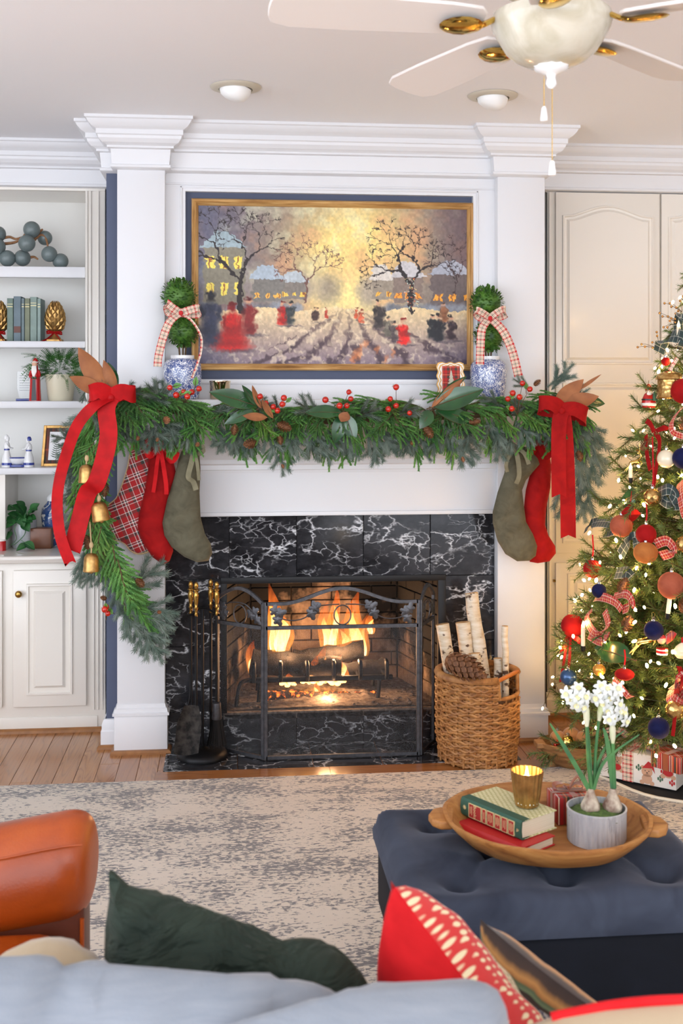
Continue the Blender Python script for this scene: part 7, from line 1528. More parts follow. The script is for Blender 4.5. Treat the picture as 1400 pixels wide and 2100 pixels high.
p=ts(1358,1308)-FWD*.03; o=thing('mitten_ornament','clay face and tartan cap ornament below the clip candle','ornament',p-UP*.02,'shaped ornaments on the tree'); obj('face',MB().ball(p-RIGHT*.012,.017,.014,.017,14,10),M['paintskin'],o); obj('cap',MB().ball(p-RIGHT*.012+UP*.010,.016,.014,.010,14,8),M['paintred'],o); obj('cloth',MB().prism([(-.0,-.018),(.026,.0),(.040,.024),(.022,.034),(-.002,.016)],lambda q:p+RIGHT*(q[0]+.004)+UP*q[1]-FWD*.01,lambda q:p+RIGHT*(q[0]+.004)+UP*q[1]+FWD*.012),M['redtartan'],o,bevel=.003)
# gold cow bell
p=ts(1372,790)-FWD*.01; o=thing('gold_bell','large gold bell hanging high on the tree','bell',p-UP*.05,'shaped ornaments on the tree'); obj('bell_body',MB().lathe([(.052,-.055),(.055,-.05),(.050,-.04),(.050,.022),(.058,.026),(.056,.034),(.045,.048),(.02,.056),(.004,.058)],p,32),M['mercury'],o); obj('ribbon',MB().ribbon(cat([p+UP*.058,p+UP*.08+RIGHT*.01,p+UP*.11+RIGHT*.03],4),RIGHT,.016),M['ribplaid'],o)
# ribbon bows and loops in the tree
gt_=plaid('green tartan ribbon',(42,66,62),[(0.0,0.04,(226,222,206)),(0.30,0.42,(28,44,52)),(0.48,0.52,(226,222,206)),(0.70,0.82,(28,44,52))],1/0.055,'UV',0.7); rt_=plaid('red tartan ribbon',(190,30,34),[(0.0,0.05,(228,200,180)),(0.20,0.26,(230,180,120)),(0.45,0.52,(240,226,206)),(0.70,0.76,(230,180,120))],1/0.05,'UV',0.7)
def loops(name,label,m,list_,w,group):
    c=ts(*list_[0][0][:2]); b=thing(name,label,'ribbon',c,group)
    for pts in list_:
        P=[ts(x,y)-FWD*d for x,y,d in pts]; obj('loop',MB().ribbon(cat(P,6),(UP*0.55+RIGHT*0.4-FWD*0.75),w,0.0012),m,b)
    return b
G1='tartan ribbons on the Christmas tree'
loops('tartan_ribbon','green tartan ribbon loop near the gold bead spray',gt_,[[(1348,724,.02),(1352,700,.06),(1372,690,.08),(1398,700,.06),(1396,716,.02)]],.06,G1)
loops('tartan_ribbon','green tartan ribbon loop at the top frame edge',gt_,[[(1388,680,.02),(1384,655,.06),(1400,640,.08),(1420,650,.05)]],.06,G1)
loops('tartan_ribbon','green tartan ribbon loops beside the mercury glass bauble',gt_,[[(1345,1010,.02),(1360,1000,.07),(1374,1012,.06),(1366,1030,.03),(1350,1020,.02)],[(1378,1015,.02),(1392,1005,.07),(1394,1028,.06),(1376,1034,.02)]],.045,G1)
loops('tartan_ribbon','green tartan ribbon loop at the branch tip over the cabinet',gt_,[[(1196,1088,.02),(1212,1070,.05),(1240,1068,.06),(1262,1082,.04),(1240,1092,.0)]],.05,G1)
loops('tartan_ribbon','green tartan ribbon behind the bronze bauble',gt_,[[(1272,1138,.0),(1280,1112,.04),(1296,1100,.05),(1304,1130,.03)],[(1262,1176,.0),(1278,1170,.05),(1292,1182,.03)]],.05,G1)
loops('tartan_ribbon','red tartan ribbon loops below the small navy bauble',rt_,[[(1218,1225,.02),(1228,1218,.07),(1252,1228,.07),(1268,1246,.05)],[(1212,1248,.02),(1196,1262,.06),(1212,1290,.07),(1238,1276,.06),(1236,1250,.03)],[(1255,1222,.02),(1275,1212,.07),(1286,1232,.07),(1272,1248,.03)],[(1205,1300,.02),(1225,1308,.07),(1240,1290,.05)]],.035,G1)
loops('tartan_ribbon','red tartan ribbon curling beside the terracotta bauble',rt_,[[(1340,1115,.02),(1358,1105,.06),(1372,1125,.06),(1350,1138,.03)]],.04,G1)
loops('tartan_ribbon','red tartan bow behind the red velvet bow',rt_,[[(1372,1400,.04),(1394,1378,.09),(1408,1400,.08),(1396,1420,.05),(1374,1402,.04)],[(1374,1404,.04),(1364,1420,.08),(1386,1432,.08),(1380,1408,.04)]],.06,G1)
loops('tartan_ribbon','red tartan ribbon trailing near the white flowers',rt_,[[(1254,1392,.02),(1266,1404,.06),(1280,1420,.05),(1290,1428,.02)]],.03,G1)
loops('tartan_ribbon','red tartan ribbon curve left of the orange lit cone',rt_,[[(1398,830,.05),(1378,848,.06),(1366,868,.07),(1372,886,.06),(1400,896,.05)]],.028,G1)
loops('tartan_ribbon','red and cream tartan ribbon between two baubles at right',rt_,[[(1392,985,.03),(1384,1000,.07),(1390,1040,.08),(1402,1060,.06)]],.05,G1)
G2='red velvet ribbons on the Christmas tree'
b=loops('velvet_ribbon','red velvet ribbon with a long tail left of the pearl bauble',M['redvelvet'],[[(1335,885,.04),(1322,868,.08),(1318,862,.05)],[(1335,885,.04),(1350,876,.08),(1362,880,.05)],[(1336,886,.05),(1342,905,.07),(1336,950,.07),(1330,998,.06)],[(1320,892,.03),(1318,930,.06),(1326,962,.05)]],.022,G2)
b=loops('velvet_ribbon','red velvet bow tied under the large red bauble',M['redvelvet'],[[(1166,1302,.02),(1152,1310,.06),(1146,1330,.05),(1158,1322,.03)],[(1168,1302,.02),(1180,1306,.06),(1182,1316,.04)],[(1160,1306,.03),(1152,1345,.05),(1144,1392,.05)],[(1166,1306,.03),(1162,1350,.05),(1156,1385,.05)]],.020,G2)
b=loops('velvet_ribbon','red velvet bow with a straight tail at lower right of the tree',M['redvelvet'],[[(1384,1372,.08),(1392,1350,.12),(1402,1340,.10)],[(1384,1372,.08),(1374,1352,.11)],[(1384,1374,.09),(1376,1395,.12),(1366,1404,.10)],[(1384,1376,.09),(1388,1400,.12),(1390,1410,.1)],[(1368,1412,.06),(1370,1450,.08),(1366,1496,.08)]],.020,G2)
# gold bead sprays
M['bead']=mat('gold bead',(206,150,86),0.2,0.9); bdm=mesh('bead',MB().ball((0,0,0),.0052,nu=10,nv=7),M['bead'],Vector())
def beads(label,root,pts):
    r=ts(*root); o=thing('bead_spray',label,'bead spray',r,'gold bead sprays on the tree'); st=MB(); D=(r-CAM).dot(FWD)
    for (x,y) in pts: p=dp(x,y,D-.02); inst('bead',bdm,o,p); st.tube(cat([r,(r*0.35+p*0.65)+UP*.006,p],4),.0008,4)
    obj('stems',st,M['twig'],o,kind='stuff')
beads('gold bead spray reaching furthest left over the cabinet panel',(1352,716),[(1307,712),(1315,706),(1322,711),(1337,702),(1338,713),(1346,681),(1347,689)])
beads('gold bead spray above the fir twig',(1392,665),[(1352,642),(1358,649),(1369,649),(1376,653),(1373,658),(1384,661),(1384,654),(1360,671),(1368,671)])
beads('highest gold bead spray near the tree top',(1398,640),[(1362,622),(1373,622),(1376,629),(1386,631),(1390,638),(1385,643),(1394,617),(1400,608)])
# magnolia leaves on the tree
for (lb,a,b,face) in (('large green magnolia leaf below the plaid loops on the tree',(1290,1348),(1205,1312),1),('green magnolia leaf above the red velvet drop',(1310,1008),(1244,1028),1),('second green magnolia leaf over the red velvet drop',(1298,1022),(1268,1050),1)):
    p=ts(*a)-FWD*.03; q=ts(*b)-FWD*.08; o=thing('magnolia_leaf_pick',lb,'leaf',p,'magnolia leaves on the tree'); leafat(o,p,q,-FWD+UP*.5,1.25 if 'large' in lb else .9,0)

# ================================================================== under the tree
M['skirt']=mat('black velvet skirt',(20,18,18),0.9); M['trimw']=mat('cream braid',(226,214,192),0.9)
sk=thing('tree_skirt','black tree skirt edged with a cream braid','tree skirt',(2.05,-0.38,0.011))
SKR=0.57; SX,SY=2.05,-0.38
skm=MB(); n=64; vs_=[(SX,SY,.020)]+[(SX+SKR*math.cos(2*PI*k/n)*(1+.015*math.sin(k)),SY+SKR*math.sin(2*PI*k/n)*(1+.015*math.sin(k)),.013) for k in range(n)]+[(SX+SKR*math.cos(2*PI*k/n)*(1+.015*math.sin(k)),SY+SKR*math.sin(2*PI*k/n)*(1+.015*math.sin(k)),.0105) for k in range(n)]
skm.add(vs_,[(0,1+k,1+(k+1)%n) for k in range(n)]+[(1+k,1+n+k,1+n+(k+1)%n,1+(k+1)%n) for k in range(n)]); obj('skirt_cloth',skm,M['skirt'],sk); obj('braid',MB().tube([vs_[1+k] for k in range(n)],.007,6,closed=True),M['trimw'],sk)
def gbox(a,b,depth,h,z0):   # a box whose front bottom edge runs a -> b
    a=Vector((a.x,a.y,0)); b=Vector((b.x,b.y,0)); e1=(b-a); w=e1.length; e1/=w; e2=Vector((-e1.y,e1.x,0)); return Matrix(((e1.x,e2.x,0,a.x),(e1.y,e2.y,0,a.y),(0,0,1,z0),(0,0,0,1))),w
zg0=.022
# long white paper gift printed with teddy bears
a=gr(1229,1590,zg0); b=gr(1386,1622,zg0); Mx,w=gbox(a,b,.20,.12,zg0); dG,hG=.22,.118
o=thing('bear_print_gift','long white gift printed with teddy bears and tied with plaid ribbon','gift',Mx@Vector((w/2,dG/2,0)),'gifts under the tree')
M['paper']=mat('white wrapping paper',(240,232,222),0.4); obj('wrapped_box',MB().box(0,w,0,dG,0,hG).xf(Mx),M['paper'],o,bevel=.003)
M['bearbrown']=mat('printed bear brown',(206,160,130),0.6); M['printred']=mat('printed red',(190,40,40),0.6); M['printgreen']=mat('printed green',(74,110,84),0.6); M['printdark']=mat('printed dark',(60,48,44),0.6)
def disc(mb,cx,cz,rx,rz,lift,n=14,top=False):
    f=(lambda x,z:Mx@Vector((x,-.0012-lift,z))) if not top else (lambda x,z:Mx@Vector((x,z,hG+.0012+lift)))
    mb.add([f(cx+rx*math.cos(2*PI*k/n),cz+rz*math.sin(2*PI*k/n)) for k in range(n)],[tuple(range(n))])
def bearprint(cx,cz,s,hat,top=False):
    mb=MB(); disc(mb,cx,cz,.018*s,.016*s,0,top=top); disc(mb,cx,cz-.022*s,.017*s,.016*s,0,top=top); disc(mb,cx-.014*s,cz+.013*s,.006*s,.006*s,0,top=top); disc(mb,cx+.014*s,cz+.013*s,.006*s,.006*s,0,top=top); disc(mb,cx-.016*s,cz-.034*s,.008*s,.007*s,.0001,top=top); disc(mb,cx+.016*s,cz-.034*s,.008*s,.007*s,.0001,top=top)
    pr_=obj('bear_print',mb,M['bearbrown'],o,fixn=False); e=MB(); disc(e,cx-.006*s,cz+.003*s,.0018*s,.0018*s,.0003,8,top); disc(e,cx+.006*s,cz+.003*s,.0018*s,.0018*s,.0003,8,top); disc(e,cx,cz-.003*s,.003*s,.002*s,.0003,8,top); obj('bear_face',e,M['printdark'],pr_,fixn=False)
    m=MB()
    if hat: f=(lambda x,z:Mx@Vector((x,-.0016,z))); m.add([f(cx-.016*s,cz+.010*s),f(cx+.016*s,cz+.014*s),f(cx+.026*s,cz-.002*s),f(cx+.020*s,cz+.026*s),f(cx+.004*s,cz+.034*s)],[(0,1,4),(1,3,4),(1,2,3)])
    else: disc(m,cx,cz-.022*s,.015*s,.011*s,.0003,top=top)
    obj('bear_clothes',m,M['printred'],pr_,fixn=False)
bearprint(w*.63,hG*.44,1.25,True); bearprint(w*.90,hG*.78,1.3,False); bearprint(w*.24,hG*.62,1.1,False); bearprint(w*.46,hG*.95*.7,.8,True) if False else None; bearprint(w*.68,dG*.45,1.2,False,True); bearprint(w*.30,dG*.55,1.1,False,True)
for (cx,cz,mm) in ((w*.14,hG*.55,'printgreen'),(w*.52,hG*.48,'printgreen'),(w*.80,hG*.24,'printgreen'),(w*.95,hG*.18,'printred'),(w*.84,hG*.5,'printred')):
    m=MB(); [disc(m,cx+dx,cz+dz,.004,.007,0,8) for dx,dz in ((0,0),(.008,.006),(-.008,.006),(0,.014))]; obj('sprig_print',m,M[mm],o,fixn=False)
rw=.044; xr=w*.38
def rband(x0): 
    P=[Mx@Vector((x0,-.002,0)),Mx@Vector((x0,-.002,hG*.5)),Mx@Vector((x0,-.002,hG+.002)),Mx@Vector((x0,dG*.5,hG+.002)),Mx@Vector((x0,dG,hG+.002))]; return MB().ribbon(P,Mx.to_3x3()@Vector((1,0,0)),rw,.0012)
obj('ribbon_band',rband(xr),M['ribplaid'],o)
cB=Mx@Vector((xr,dG*.35,hG+.014))
for pts in ([(0,0,0),(-.06,.0,.04),(-.12,-.01,.03),(-.10,-.01,.0),(0,0,0)],[(0,0,0),(.05,0,.035),(.10,.01,.02),(.08,.01,-.008),(0,0,0)],[(0,0,0),(-.05,-.06,.0),(-.10,-.09,-.05),(-.12,-.10,-.09)],[(0,0,0),(.06,-.03,.008),(.12,-.02,-.004)]):
    obj('bow_loop',MB().ribbon(cat([cB+Mx.to_3x3()@Vector(q) for q in pts],6),Mx.to_3x3()@Vector((0,.9,.5)),.034,.0012),M['ribplaid'],o)
# tartan gift stacked behind
a=gr(1334,1572,.14); b=gr(1394,1590,.14); Mx,w=gbox(a,b,.12,.09,zg0+hG+.001); o=thing('tartan_gift','small red tartan gift stacked on the bear print gift','gift',Mx@Vector((w/2,.05,0)),'gifts under the tree'); obj('wrapped_box',MB().box(0,w,0,.11,0,.062).xf(Mx),M['redtartan'],o,bevel=.002); obj('ribbon_band',MB().box(w*.42,w*.60,-.001,.111,0,.063).xf(Mx),M['rustrib'],o)
a=gr(1302,1556,zg0); b=gr(1352,1556,zg0); Mx,w=gbox(a,b,.1,.17,zg0); o=thing('green_gift','tall dark green printed gift half hidden under the tree','gift',Mx@Vector((w/2,.05,0)),'gifts under the tree'); obj('wrapped_box',MB().box(0,w,.13,.26,0,.16).xf(Mx),mat('dark green printed paper',(38,74,56),0.4,color2=(60,92,70),vs=60),o,bevel=.002); obj('ribbon_band',MB().box(w*.45,w*.55,.129,.261,0,.161).xf(Mx),M['redvelvet'],o)
# dough bowl full of ornaments
zb1=.003; ba=gr(1112,1548,0.09); bc2=gr(1206,1571,.0); La=.215; o=thing('dough_bowl','long weathered wooden dough bowl full of ornaments by the pilaster','bowl',(bc2.x,bc2.y,zb1)); 
t=NT('weathered wood'); nz=t.noise(t.co('Object',(8,8,40)),1.5,4,0.6,0.5); t.set(color=t.ramp(nz,[(0.3,lin((176,128,78))),(0.6,lin((134,92,54))),(0.8,lin((92,60,34)))]),rough=0.6); t.bump(nz,.3,.004); M['oldwood']=t.mat
rt=Matrix.Translation((bc2.x,bc2.y,zb1))@Matrix.Rotation(-YAW+.10,4,'Z'); H2=.105
obj('bowl',MB().lathe([(.30,0),(.60,0),(.80,.03),(.94,.075),(1.0,H2),(.955,H2+.002),(.90,.075),(.76,.034),(.55,.012),(.01,.010)],(0,0,0),56,sx=La,sy=.125,wob=lambda a,z:1+.02*math.sin(3*a)).xf(rt),M['oldwood'],o)
for s_ in (-1,1): obj('handle',MB().box(s_*La*.97-.02,s_*La*.97+.02,-.03,.03,H2-.02,H2+.004).xf(rt),M['oldwood'],o,bevel=.006,seg=3)
M['copperball']=mat('copper velvet',(170,116,66),0.7,sheen=.4); bow_lbl=('copper velvet bauble at the near end of the dough bowl','gold glass bauble in the dough bowl','copper velvet bauble lying second in the dough bowl','copper velvet bauble at the back of the dough bowl','gold mercury bauble under the fir twig in the dough bowl','copper velvet bauble in the middle of the dough bowl','bronze bauble behind the flower stems in the dough bowl','large copper bauble at the far end of the dough bowl')
for k,(x,y,r,m) in enumerate(((-.60,.1,.034,'copperball'),(-.46,-.35,.030,'goldsmooth'),(-.32,.15,.040,'copperball'),(-.12,-.2,.036,'copperball'),(.06,.25,.030,'mercury'),(.16,-.2,.034,'copperball'),(.40,.1,.038,'bronzevelvet'),(.66,-.05,.034,'copperball'))):
    p=rt@Vector((x*La,y*.10,.088+r*.75)); b=thing('bauble',bow_lbl[k],'ornament',p-UP*r,'baubles in the dough bowl'); obj('sphere',MB().ball(p,r,nu=18,nv=12),M[m],b); inst('bauble_cap',capm,b,p+UP*r)
p=rt@Vector((-.7*La,-.03,.10)); b=thing('red_berry_pick','red and green beaded pick poking out of the dough bowl','ornament',p); obj('beads',MB().ball(p,.008,nu=8,nv=6).ball(p+Vector((.012,0,.006)),.007,nu=8,nv=6).ball(p+Vector((.004,-.004,.014)),.007,nu=8,nv=6),M['berry'],b,kind='stuff'); obj('sprig',MB().tube([p-UP*.03,p+UP*.02],.002,5),M['paintgreen'],b)
# ================================================================== things on the bookshelves
YSH=0.60
def sh(px,py,Y=YSH): return at(px,py,Y)
# ball garland on the top shelf
z=SHZ[0]; bg_=thing('ball_garland','grey green glass ball garland with driftwood on the top shelf','garland',(sh(60,540).x,YSH,z)); t=NT('smoky sage glass'); t.set(color=t.mix(t.noise(t.co('Object'),12,2),lin((120,132,130)),lin((92,104,106))),rough=.4,coat=.2); M['sageglass']=t.mat
gbm=mesh('glass_ball',MB().ball((0,0,0),1,nu=20,nv=14),M['sageglass'],Vector())
for (x,y,r,dy) in ((65,471,17,-.01),(92,488,15,.04),(55,499,17,-.04),(46,529,16.5,0),(15,530,16.5,-.02),(101,521,16,-.02),(124,537,16,.0),(-4,480,16,0),(-6,506,17,-.03),(-20,530,16,0)):
    D=5.55; R=r/FPX*D; p=sh(x,y,YSH+dy); p.z=max(p.z,z+R); inst('glass_ball',gbm,bg_,p,sc=R)
for pts in ([(5,488),(20,486),(32,490),(45,486)],[(8,500),(30,497),(45,488),(52,478)],[(70,492),(82,482),(92,486),(97,500),(98,512)],[(60,528),(70,527),(78,532)],[(80,475),(88,470)]): obj('driftwood',MB().tube(cat([sh(x,y,YSH+.01) for x,y in pts],5),[.008-.004*i/(5*(len(pts)-1)) for i in range(5*(len(pts)-1)+1)],7),mat('driftwood',(160,116,80),.9,var=.3,vs=40) if 'driftw' not in M else M['driftw'],bg_)
# old books
z=SHZ[1]; cols=((122,140,130),(116,132,140),(120,136,140),(132,138,116),(142,160,152),(146,164,158)); lbls=('faded sage old book leftmost in the shelf row','tall grey blue old book with a dark spine label','thin blue grey old book in the shelf row','olive old book with a pale spine stripe','pale sage old book with gilt spine lettering','pale green old book next to the gold artichoke')
for k,(x0,x1,yt) in enumerate(((14.5,27.5,612),(28,43.5,608),(44,50.5,612),(51,61.5,612),(62,76,609),(76.5,84,612))):
    a=X(x0,YSH-.03); b_=X(x1,YSH-.03); h=Z(yt,50,YSH-.03)-z; m=mat('old book cloth %d'%k,cols[k],.75,var=.2,vs=20,bump=.1,bs=200); o=thing('old_book',lbls[k],'book',((a+b_)/2,YSH,z),'old books on the shelf')
    obj('cover',MB().prism([(a,0),(a+.002,-.005),(b_-.002,-.005),(b_,0),(b_,.12),(b_-.003,.12),(b_-.003,.004),(a+.003,.004),(a+.003,.12),(a,.12)],lambda p:Vector((p[0],YSH-.03+p[1],z)),lambda p:Vector((p[0],YSH-.03+p[1],z+h))),m,o); obj('pages',MB().box(a+.003,b_-.003,YSH-.024,YSH+.086,z+.003,z+h-.004),M['pages'],o)
    gl_=MB(); 
    for q in ((.80,.815),(.86,.87)) if k!=1 else ((.2,.34),): gl_.box(a+.002,b_-.002,YSH-.0358,YSH-.034,z+h*q[0],z+h*q[1])
    obj('spine_band',gl_,M['gilttext'] if k!=1 else M['leatherdark'],o)
# gold artichoke finials
def artichoke(label,px):
    c=sh(px,690); z=SHZ[1]; o=thing('gold_artichoke',label,'ornament',(c.x,YSH,z),'gold artichoke finials'); R=.046
    obj('base',MB().box(c.x-.036,c.x+.036,YSH-.036,YSH+.036,z,z+.014),M['gold'],o,bevel=.003); obj('foot',MB().lathe([(.030,z+.014),(.026,z+.022),(.014,z+.034),(.013,z+.044),(.022,z+.052)],(c.x,YSH,0),20),M['gold'],o)
    zb=z+.05; H=.145; obj('core',MB().lathe([(.018,zb),(R*.84,zb+H*.25),(R*.93,zb+H*.45),(R*.72,zb+H*.75),(R*.3,zb+H*.95),(.004,zb+H)],(c.x,YSH,0),20),M['gold'],o)
    scm=mesh('petal_scale',MB().add([(0,-.011,0),(0,.011,0),(.004,0,.026),(.009,0,.010),(.001,0,-.012)],[(0,4,3),(4,1,3),(1,2,3),(2,0,3)],0,False),M['gold'],Vector()); n=9
    for r in range(8):
        for k in range(n):
            t=(r+.6)/8.6; rr=R*math.sin(PI*min(1,.16+.80*t))**.72; an=2*PI*(k+.5*(r%2))/n; d=Vector((math.cos(an),math.sin(an),0)); f_=lambda q:R*math.sin(PI*min(1,.16+.80*q))**.72
            sl=(f_(min(1,t+.05))-f_(max(0,t-.05)))/(H*.1); inst('petal_scale',scm,o,Vector((c.x,YSH,zb+H*t))+d*rr*.93,d-UP*sl,UP,(1,1.2*rr/R,1))
    p=Vector((c.x,YSH-.026,zb-.004))
    for q in ([(0,0,0),(-.03,0,.006),(-.034,0,-.004),(0,0,0)],[(0,0,0),(.03,0,.002),(.034,0,-.008),(0,0,0)],[(0,0,0),(-.03,-.01,-.03),(-.062,-.012,-.047)],[(0,0,0),(.02,-.012,-.022),(.034,-.02,-.048)]): obj('ribbon',MB().ribbon(cat([p+Vector(v) for v in q],5),UP*.8+Vector((0,-.6,0)),.010,.001),M['redvelvet'],o)
artichoke('gold artichoke finial with red ribbon right of the old books',113); artichoke('gold artichoke finial cut by the frame edge',-3)
# fern
z=SHZ[2]; c=sh(124,815); fe=thing('potted_fern','maidenhair fern in a cream tapered pot','plant',(c.x,YSH,z)); M['creampot']=mat('cream glazed pot',(220,212,186),.35,coat=.3)
r0=(X(148,YSH)-X(100,YSH))/2; r1=(X(154,YSH)-X(90,YSH))/2; hp=Z(768,120,YSH)-z
obj('pot',MB().lathe([(r0,z),(r0*1.05,z+.004),(r1,z+hp),(r1*.93,z+hp),(r1*.9,z+hp*.9),(.002,z+hp*.88)],(c.x,YSH,0),32),M['creampot'],fe)
lfm=MB(); 
for k in range(9):
    for s_ in (-1,1):
        p=Vector((.012+.011*k,0,-.02*(k/9)**2*1.2)); sz=.0115*(1-.05*k); d=Vector((.35,s_*.9,-.1)); e=p+d*sz; w=Vector((.8,-s_*.3,.1)).normalized()*sz*.42; lfm.add([p,e-w-d*sz*.25,e+d*sz*.2,e+w-d*sz*.25],[(0,1,2,3)])
lfm.tube([(0,0,0),(.05,0,-.004),(.115,0,-.03)],[.0009,.0007,.0004],4); frm=mesh('fern_frond',lfm,M['fern'],Vector()); rd=random.Random(12)
for k in range(150):
    an=rd.uniform(0,2*PI); el=rd.uniform(-.35,1.15); d=Vector((math.cos(an)*math.cos(el),math.sin(an)*math.cos(el)*.6,math.sin(el))); st=Vector((c.x,YSH,z+hp*.95))+Vector((d.x*.07,d.y*.06,max(0,d.z)*.08+.012)); st.y=min(st.y,YSH+.1)
    inst('fern_frond',frm,fe,st,d-UP*.1,UP+Vector((0,-.8,0)),rd.uniform(.45,.75))
for (a,b) in (((75,745),(42,780)),((80,735),(38,765)),((85,728),(60,745)),((150,775),(165,805)),((135,770),(140,800)),((160,760),(172,790)),((70,760),(48,770))): p=sh(*a,YSH-.05); q=sh(*b,YSH-.09); inst('fern_frond',frm,fe,p,q-p,UP+Vector((0,-1,0)),(q-p).length/.115)
for k in range(90):
    x=rd.uniform(62,172); y=712+rd.random()**.7*58; p=sh(x,y,(YSH-.05-rd.random()*.04) if x>98 else YSH+.0); p.z=min(p.z,SHZ[1]-.06); inst('fern_frond',frm,fe,p,Vector((rd.uniform(-1,1)+(x-118)/70,-.5,rd.uniform(-.9,.3))),UP*.5+Vector((0,-1,0)),rd.uniform(.35,.6))
# robed figurine
c=sh(72,820,YSH-.065); z=SHZ[2]; H=Z(734,72,YSH-.065)-z; fg=thing('robed_figurine','slim carved bearded figurine in a red robe before the fern','figurine',(c.x,c.y,z)); w=.029
obj('robe',MB().lathe([(w,z),(w*.98,z+.01),(w*.88,z+H*.3),(w*.84,z+H*.5),(w*.70,z+H*.62),(w*.48,z+H*.76),(w*.42,z+H*.84)],(c.x,c.y,0),18,sy=.75),M['paintred'],fg); obj('dress_panel',MB().prism([(-.011,.004),(.012,.004),(.007,H*.5),(-.006,H*.5)],lambda p:Vector((c.x-.003+p[0],c.y-w*.75-.002+.10*p[1]*0.12,z+p[1])),lambda p:Vector((c.x-.003+p[0],c.y-w*.4,z+p[1]))),M['paintblack'],fg); obj('beard',MB().prism([(-.004,H*.48),(-.013,H*.68),(-.012,H*.82),(.010,H*.82),(.012,H*.68)],lambda p:Vector((c.x-.002+p[0],c.y-w*.62,z+p[1])),lambda p:Vector((c.x-.002+p[0],c.y-w*.2,z+p[1]))),M['paintwhite'],fg,bevel=.003); obj('head',MB().ball((c.x-.001,c.y-.006,z+H*.86),.0135,.012,.018,14,10),M['paintskin'],fg); obj('hood',MB().lathe([(.015,z+H*.86),(.0155,z+H*.9),(.011,z+H*.96),(.003,z+H)],(c.x+.001,c.y+.001,0),14),M['paintred'],fg); obj('fur_brim',MB().lathe([(.0150,z+H*.885),(.017,z+H*.90),(.0150,z+H*.915)],(c.x,c.y-.001,0),14,capb=False,capt=False),M['paintwhite'],fg)
for s_ in (-1,1): obj('arm',MB().tube(cat([(c.x+s_*.018,c.y-.004,z+H*.70),(c.x+s_*.022,c.y-.012,z+H*.58),(c.x+s_*.008,c.y-.026,z+H*.54)],4),.0065,8),M['paintred'],fg); obj('mitten',MB().ball((c.x+s_*.006,c.y-.028,z+H*.54),.006,nu=8,nv=6),M['paintgreen'],fg)
# acrylic plaque
t=NT('clear acrylic'); t.set(color=(1,1,1,1),trans=1.0,rough=0.03,ior=1.45); M['acrylic']=t.mat; c=sh(52,818,YSH+.04); z=SHZ[2]; pq=thing('acrylic_plaque','clear acrylic award plaque on a blue base behind the figurine','plaque',(c.x,c.y,z)); obj('base',MB().box(c.x-.042,c.x+.03,c.y-.02,c.y+.02,z,z+.012),M['cobaltpaint'],pq,bevel=.002); xa_,xb_=X(35,YSH+.04),X(66,YSH+.04); z1=Z(762,50,YSH+.04); obj('panel',MB().prism([(xa_+.012,z+.012),(xb_,z+.012),(xb_,z1),(xa_,z1),(xa_,z+.06)],lambda p:Vector((p[0],c.y-.004,p[1])),lambda p:Vector((p[0],c.y+.004,p[1]))),M['acrylic'],pq)
ln=MB(); 
for k in range(7): ln.box(xa_+.012,xb_-.006-.004*(k%3),c.y-.0052,c.y-.0044,z1-.02-.012*k,z1-.018-.012*k)
obj('engraving',ln,mat('etched grey',(170,172,176),.7),pq)
# delft figurines
def delft(label,px,yt,w,flip):
    z=SHZ[3]; c=sh(px,958,YSH-.02); H=Z(yt,px,YSH-.02)-z; o=thing('porcelain_figurine',label,'figurine',(c.x,c.y,z),'blue and white porcelain figurines'); W=w/FPX*5.5/2
    obj('skirt',MB().lathe([(W,z),(W*1.02,z+.006),(W*.86,z+H*.3),(W*.55,z+H*.48),(W*.50,z+H*.55)],(c.x,c.y,0),18),M['porcelain'],o); obj('bodice',MB().lathe([(W*.50,z+H*.54),(W*.62,z+H*.64),(W*.5,z+H*.74),(W*.22,z+H*.79)],(c.x,c.y,0),16),M['porcelain'],o); obj('head',MB().ball((c.x+flip*.004,c.y,z+H*.87),W*.36,W*.36,H*.10,14,10),M['porcelain'],o); obj('bonnet',MB().lathe([(W*.44,z+H*.86),(W*.42,z+H*.93),(W*.25,z+H*.99),(W*.03,z+H)],(c.x-flip*.002,c.y,0),14),M['cobaltpaint'] if flip<0 else M['porcelain'],o); obj('hem_band',MB().lathe([(W*1.0,z+.010),(W*1.03,z+.016),(W*.97,z+.022)],(c.x,c.y,0),18,capb=False,capt=False),M['cobaltpaint'],o)
    obj('sash',MB().lathe([(W*.54,z+H*.52),(W*.56,z+H*.55),(W*.53,z+H*.57)],(c.x,c.y,0),16,capb=False,capt=False),M['cobaltpaint'],o)
    for s_ in (-1,1): obj('arm',MB().tube(cat([(c.x,c.y-s_*W*.5,z+H*.72),(c.x+flip*W*.5,c.y-s_*W*.6,z+H*.6),(c.x+flip*W*1.1,c.y-s_*W*.3,z+H*.58)],4),W*.16,7),M['porcelain'],o)
delft('blue and white porcelain lady at the left shelf edge',14,891,21,1); delft('blue and white porcelain figurine with a cobalt cap beside the framed print',59,895,22,-1)
c=sh(36,950,YSH-.02); z=SHZ[3]; o=thing('porcelain_boat','white and blue porcelain dish between the two figurines','figurine',(c.x,c.y,z),'blue and white porcelain figurines'); obj('foot',MB().lathe([(.020,z),(.05,z+.002),(.05,z+.010),(.03,z+.014)],(c.x,c.y,0),20,sy=.5),M['cobaltpaint'],o); obj('dish',MB().lathe([(.012,z+.012),(.030,z+.02),(.040,z+.045),(.037,z+.045),(.02,z+.024)],(c.x,c.y,0),20,sy=.6,capt=False),M['porcelain'],o); obj('rim_line',MB().tube([(c.x+.040*math.cos(a),c.y+.024*math.sin(a),z+.045) for a in [2*PI*k/24 for k in range(24)]],.0025,6,closed=True),M['cobaltpaint'],o)
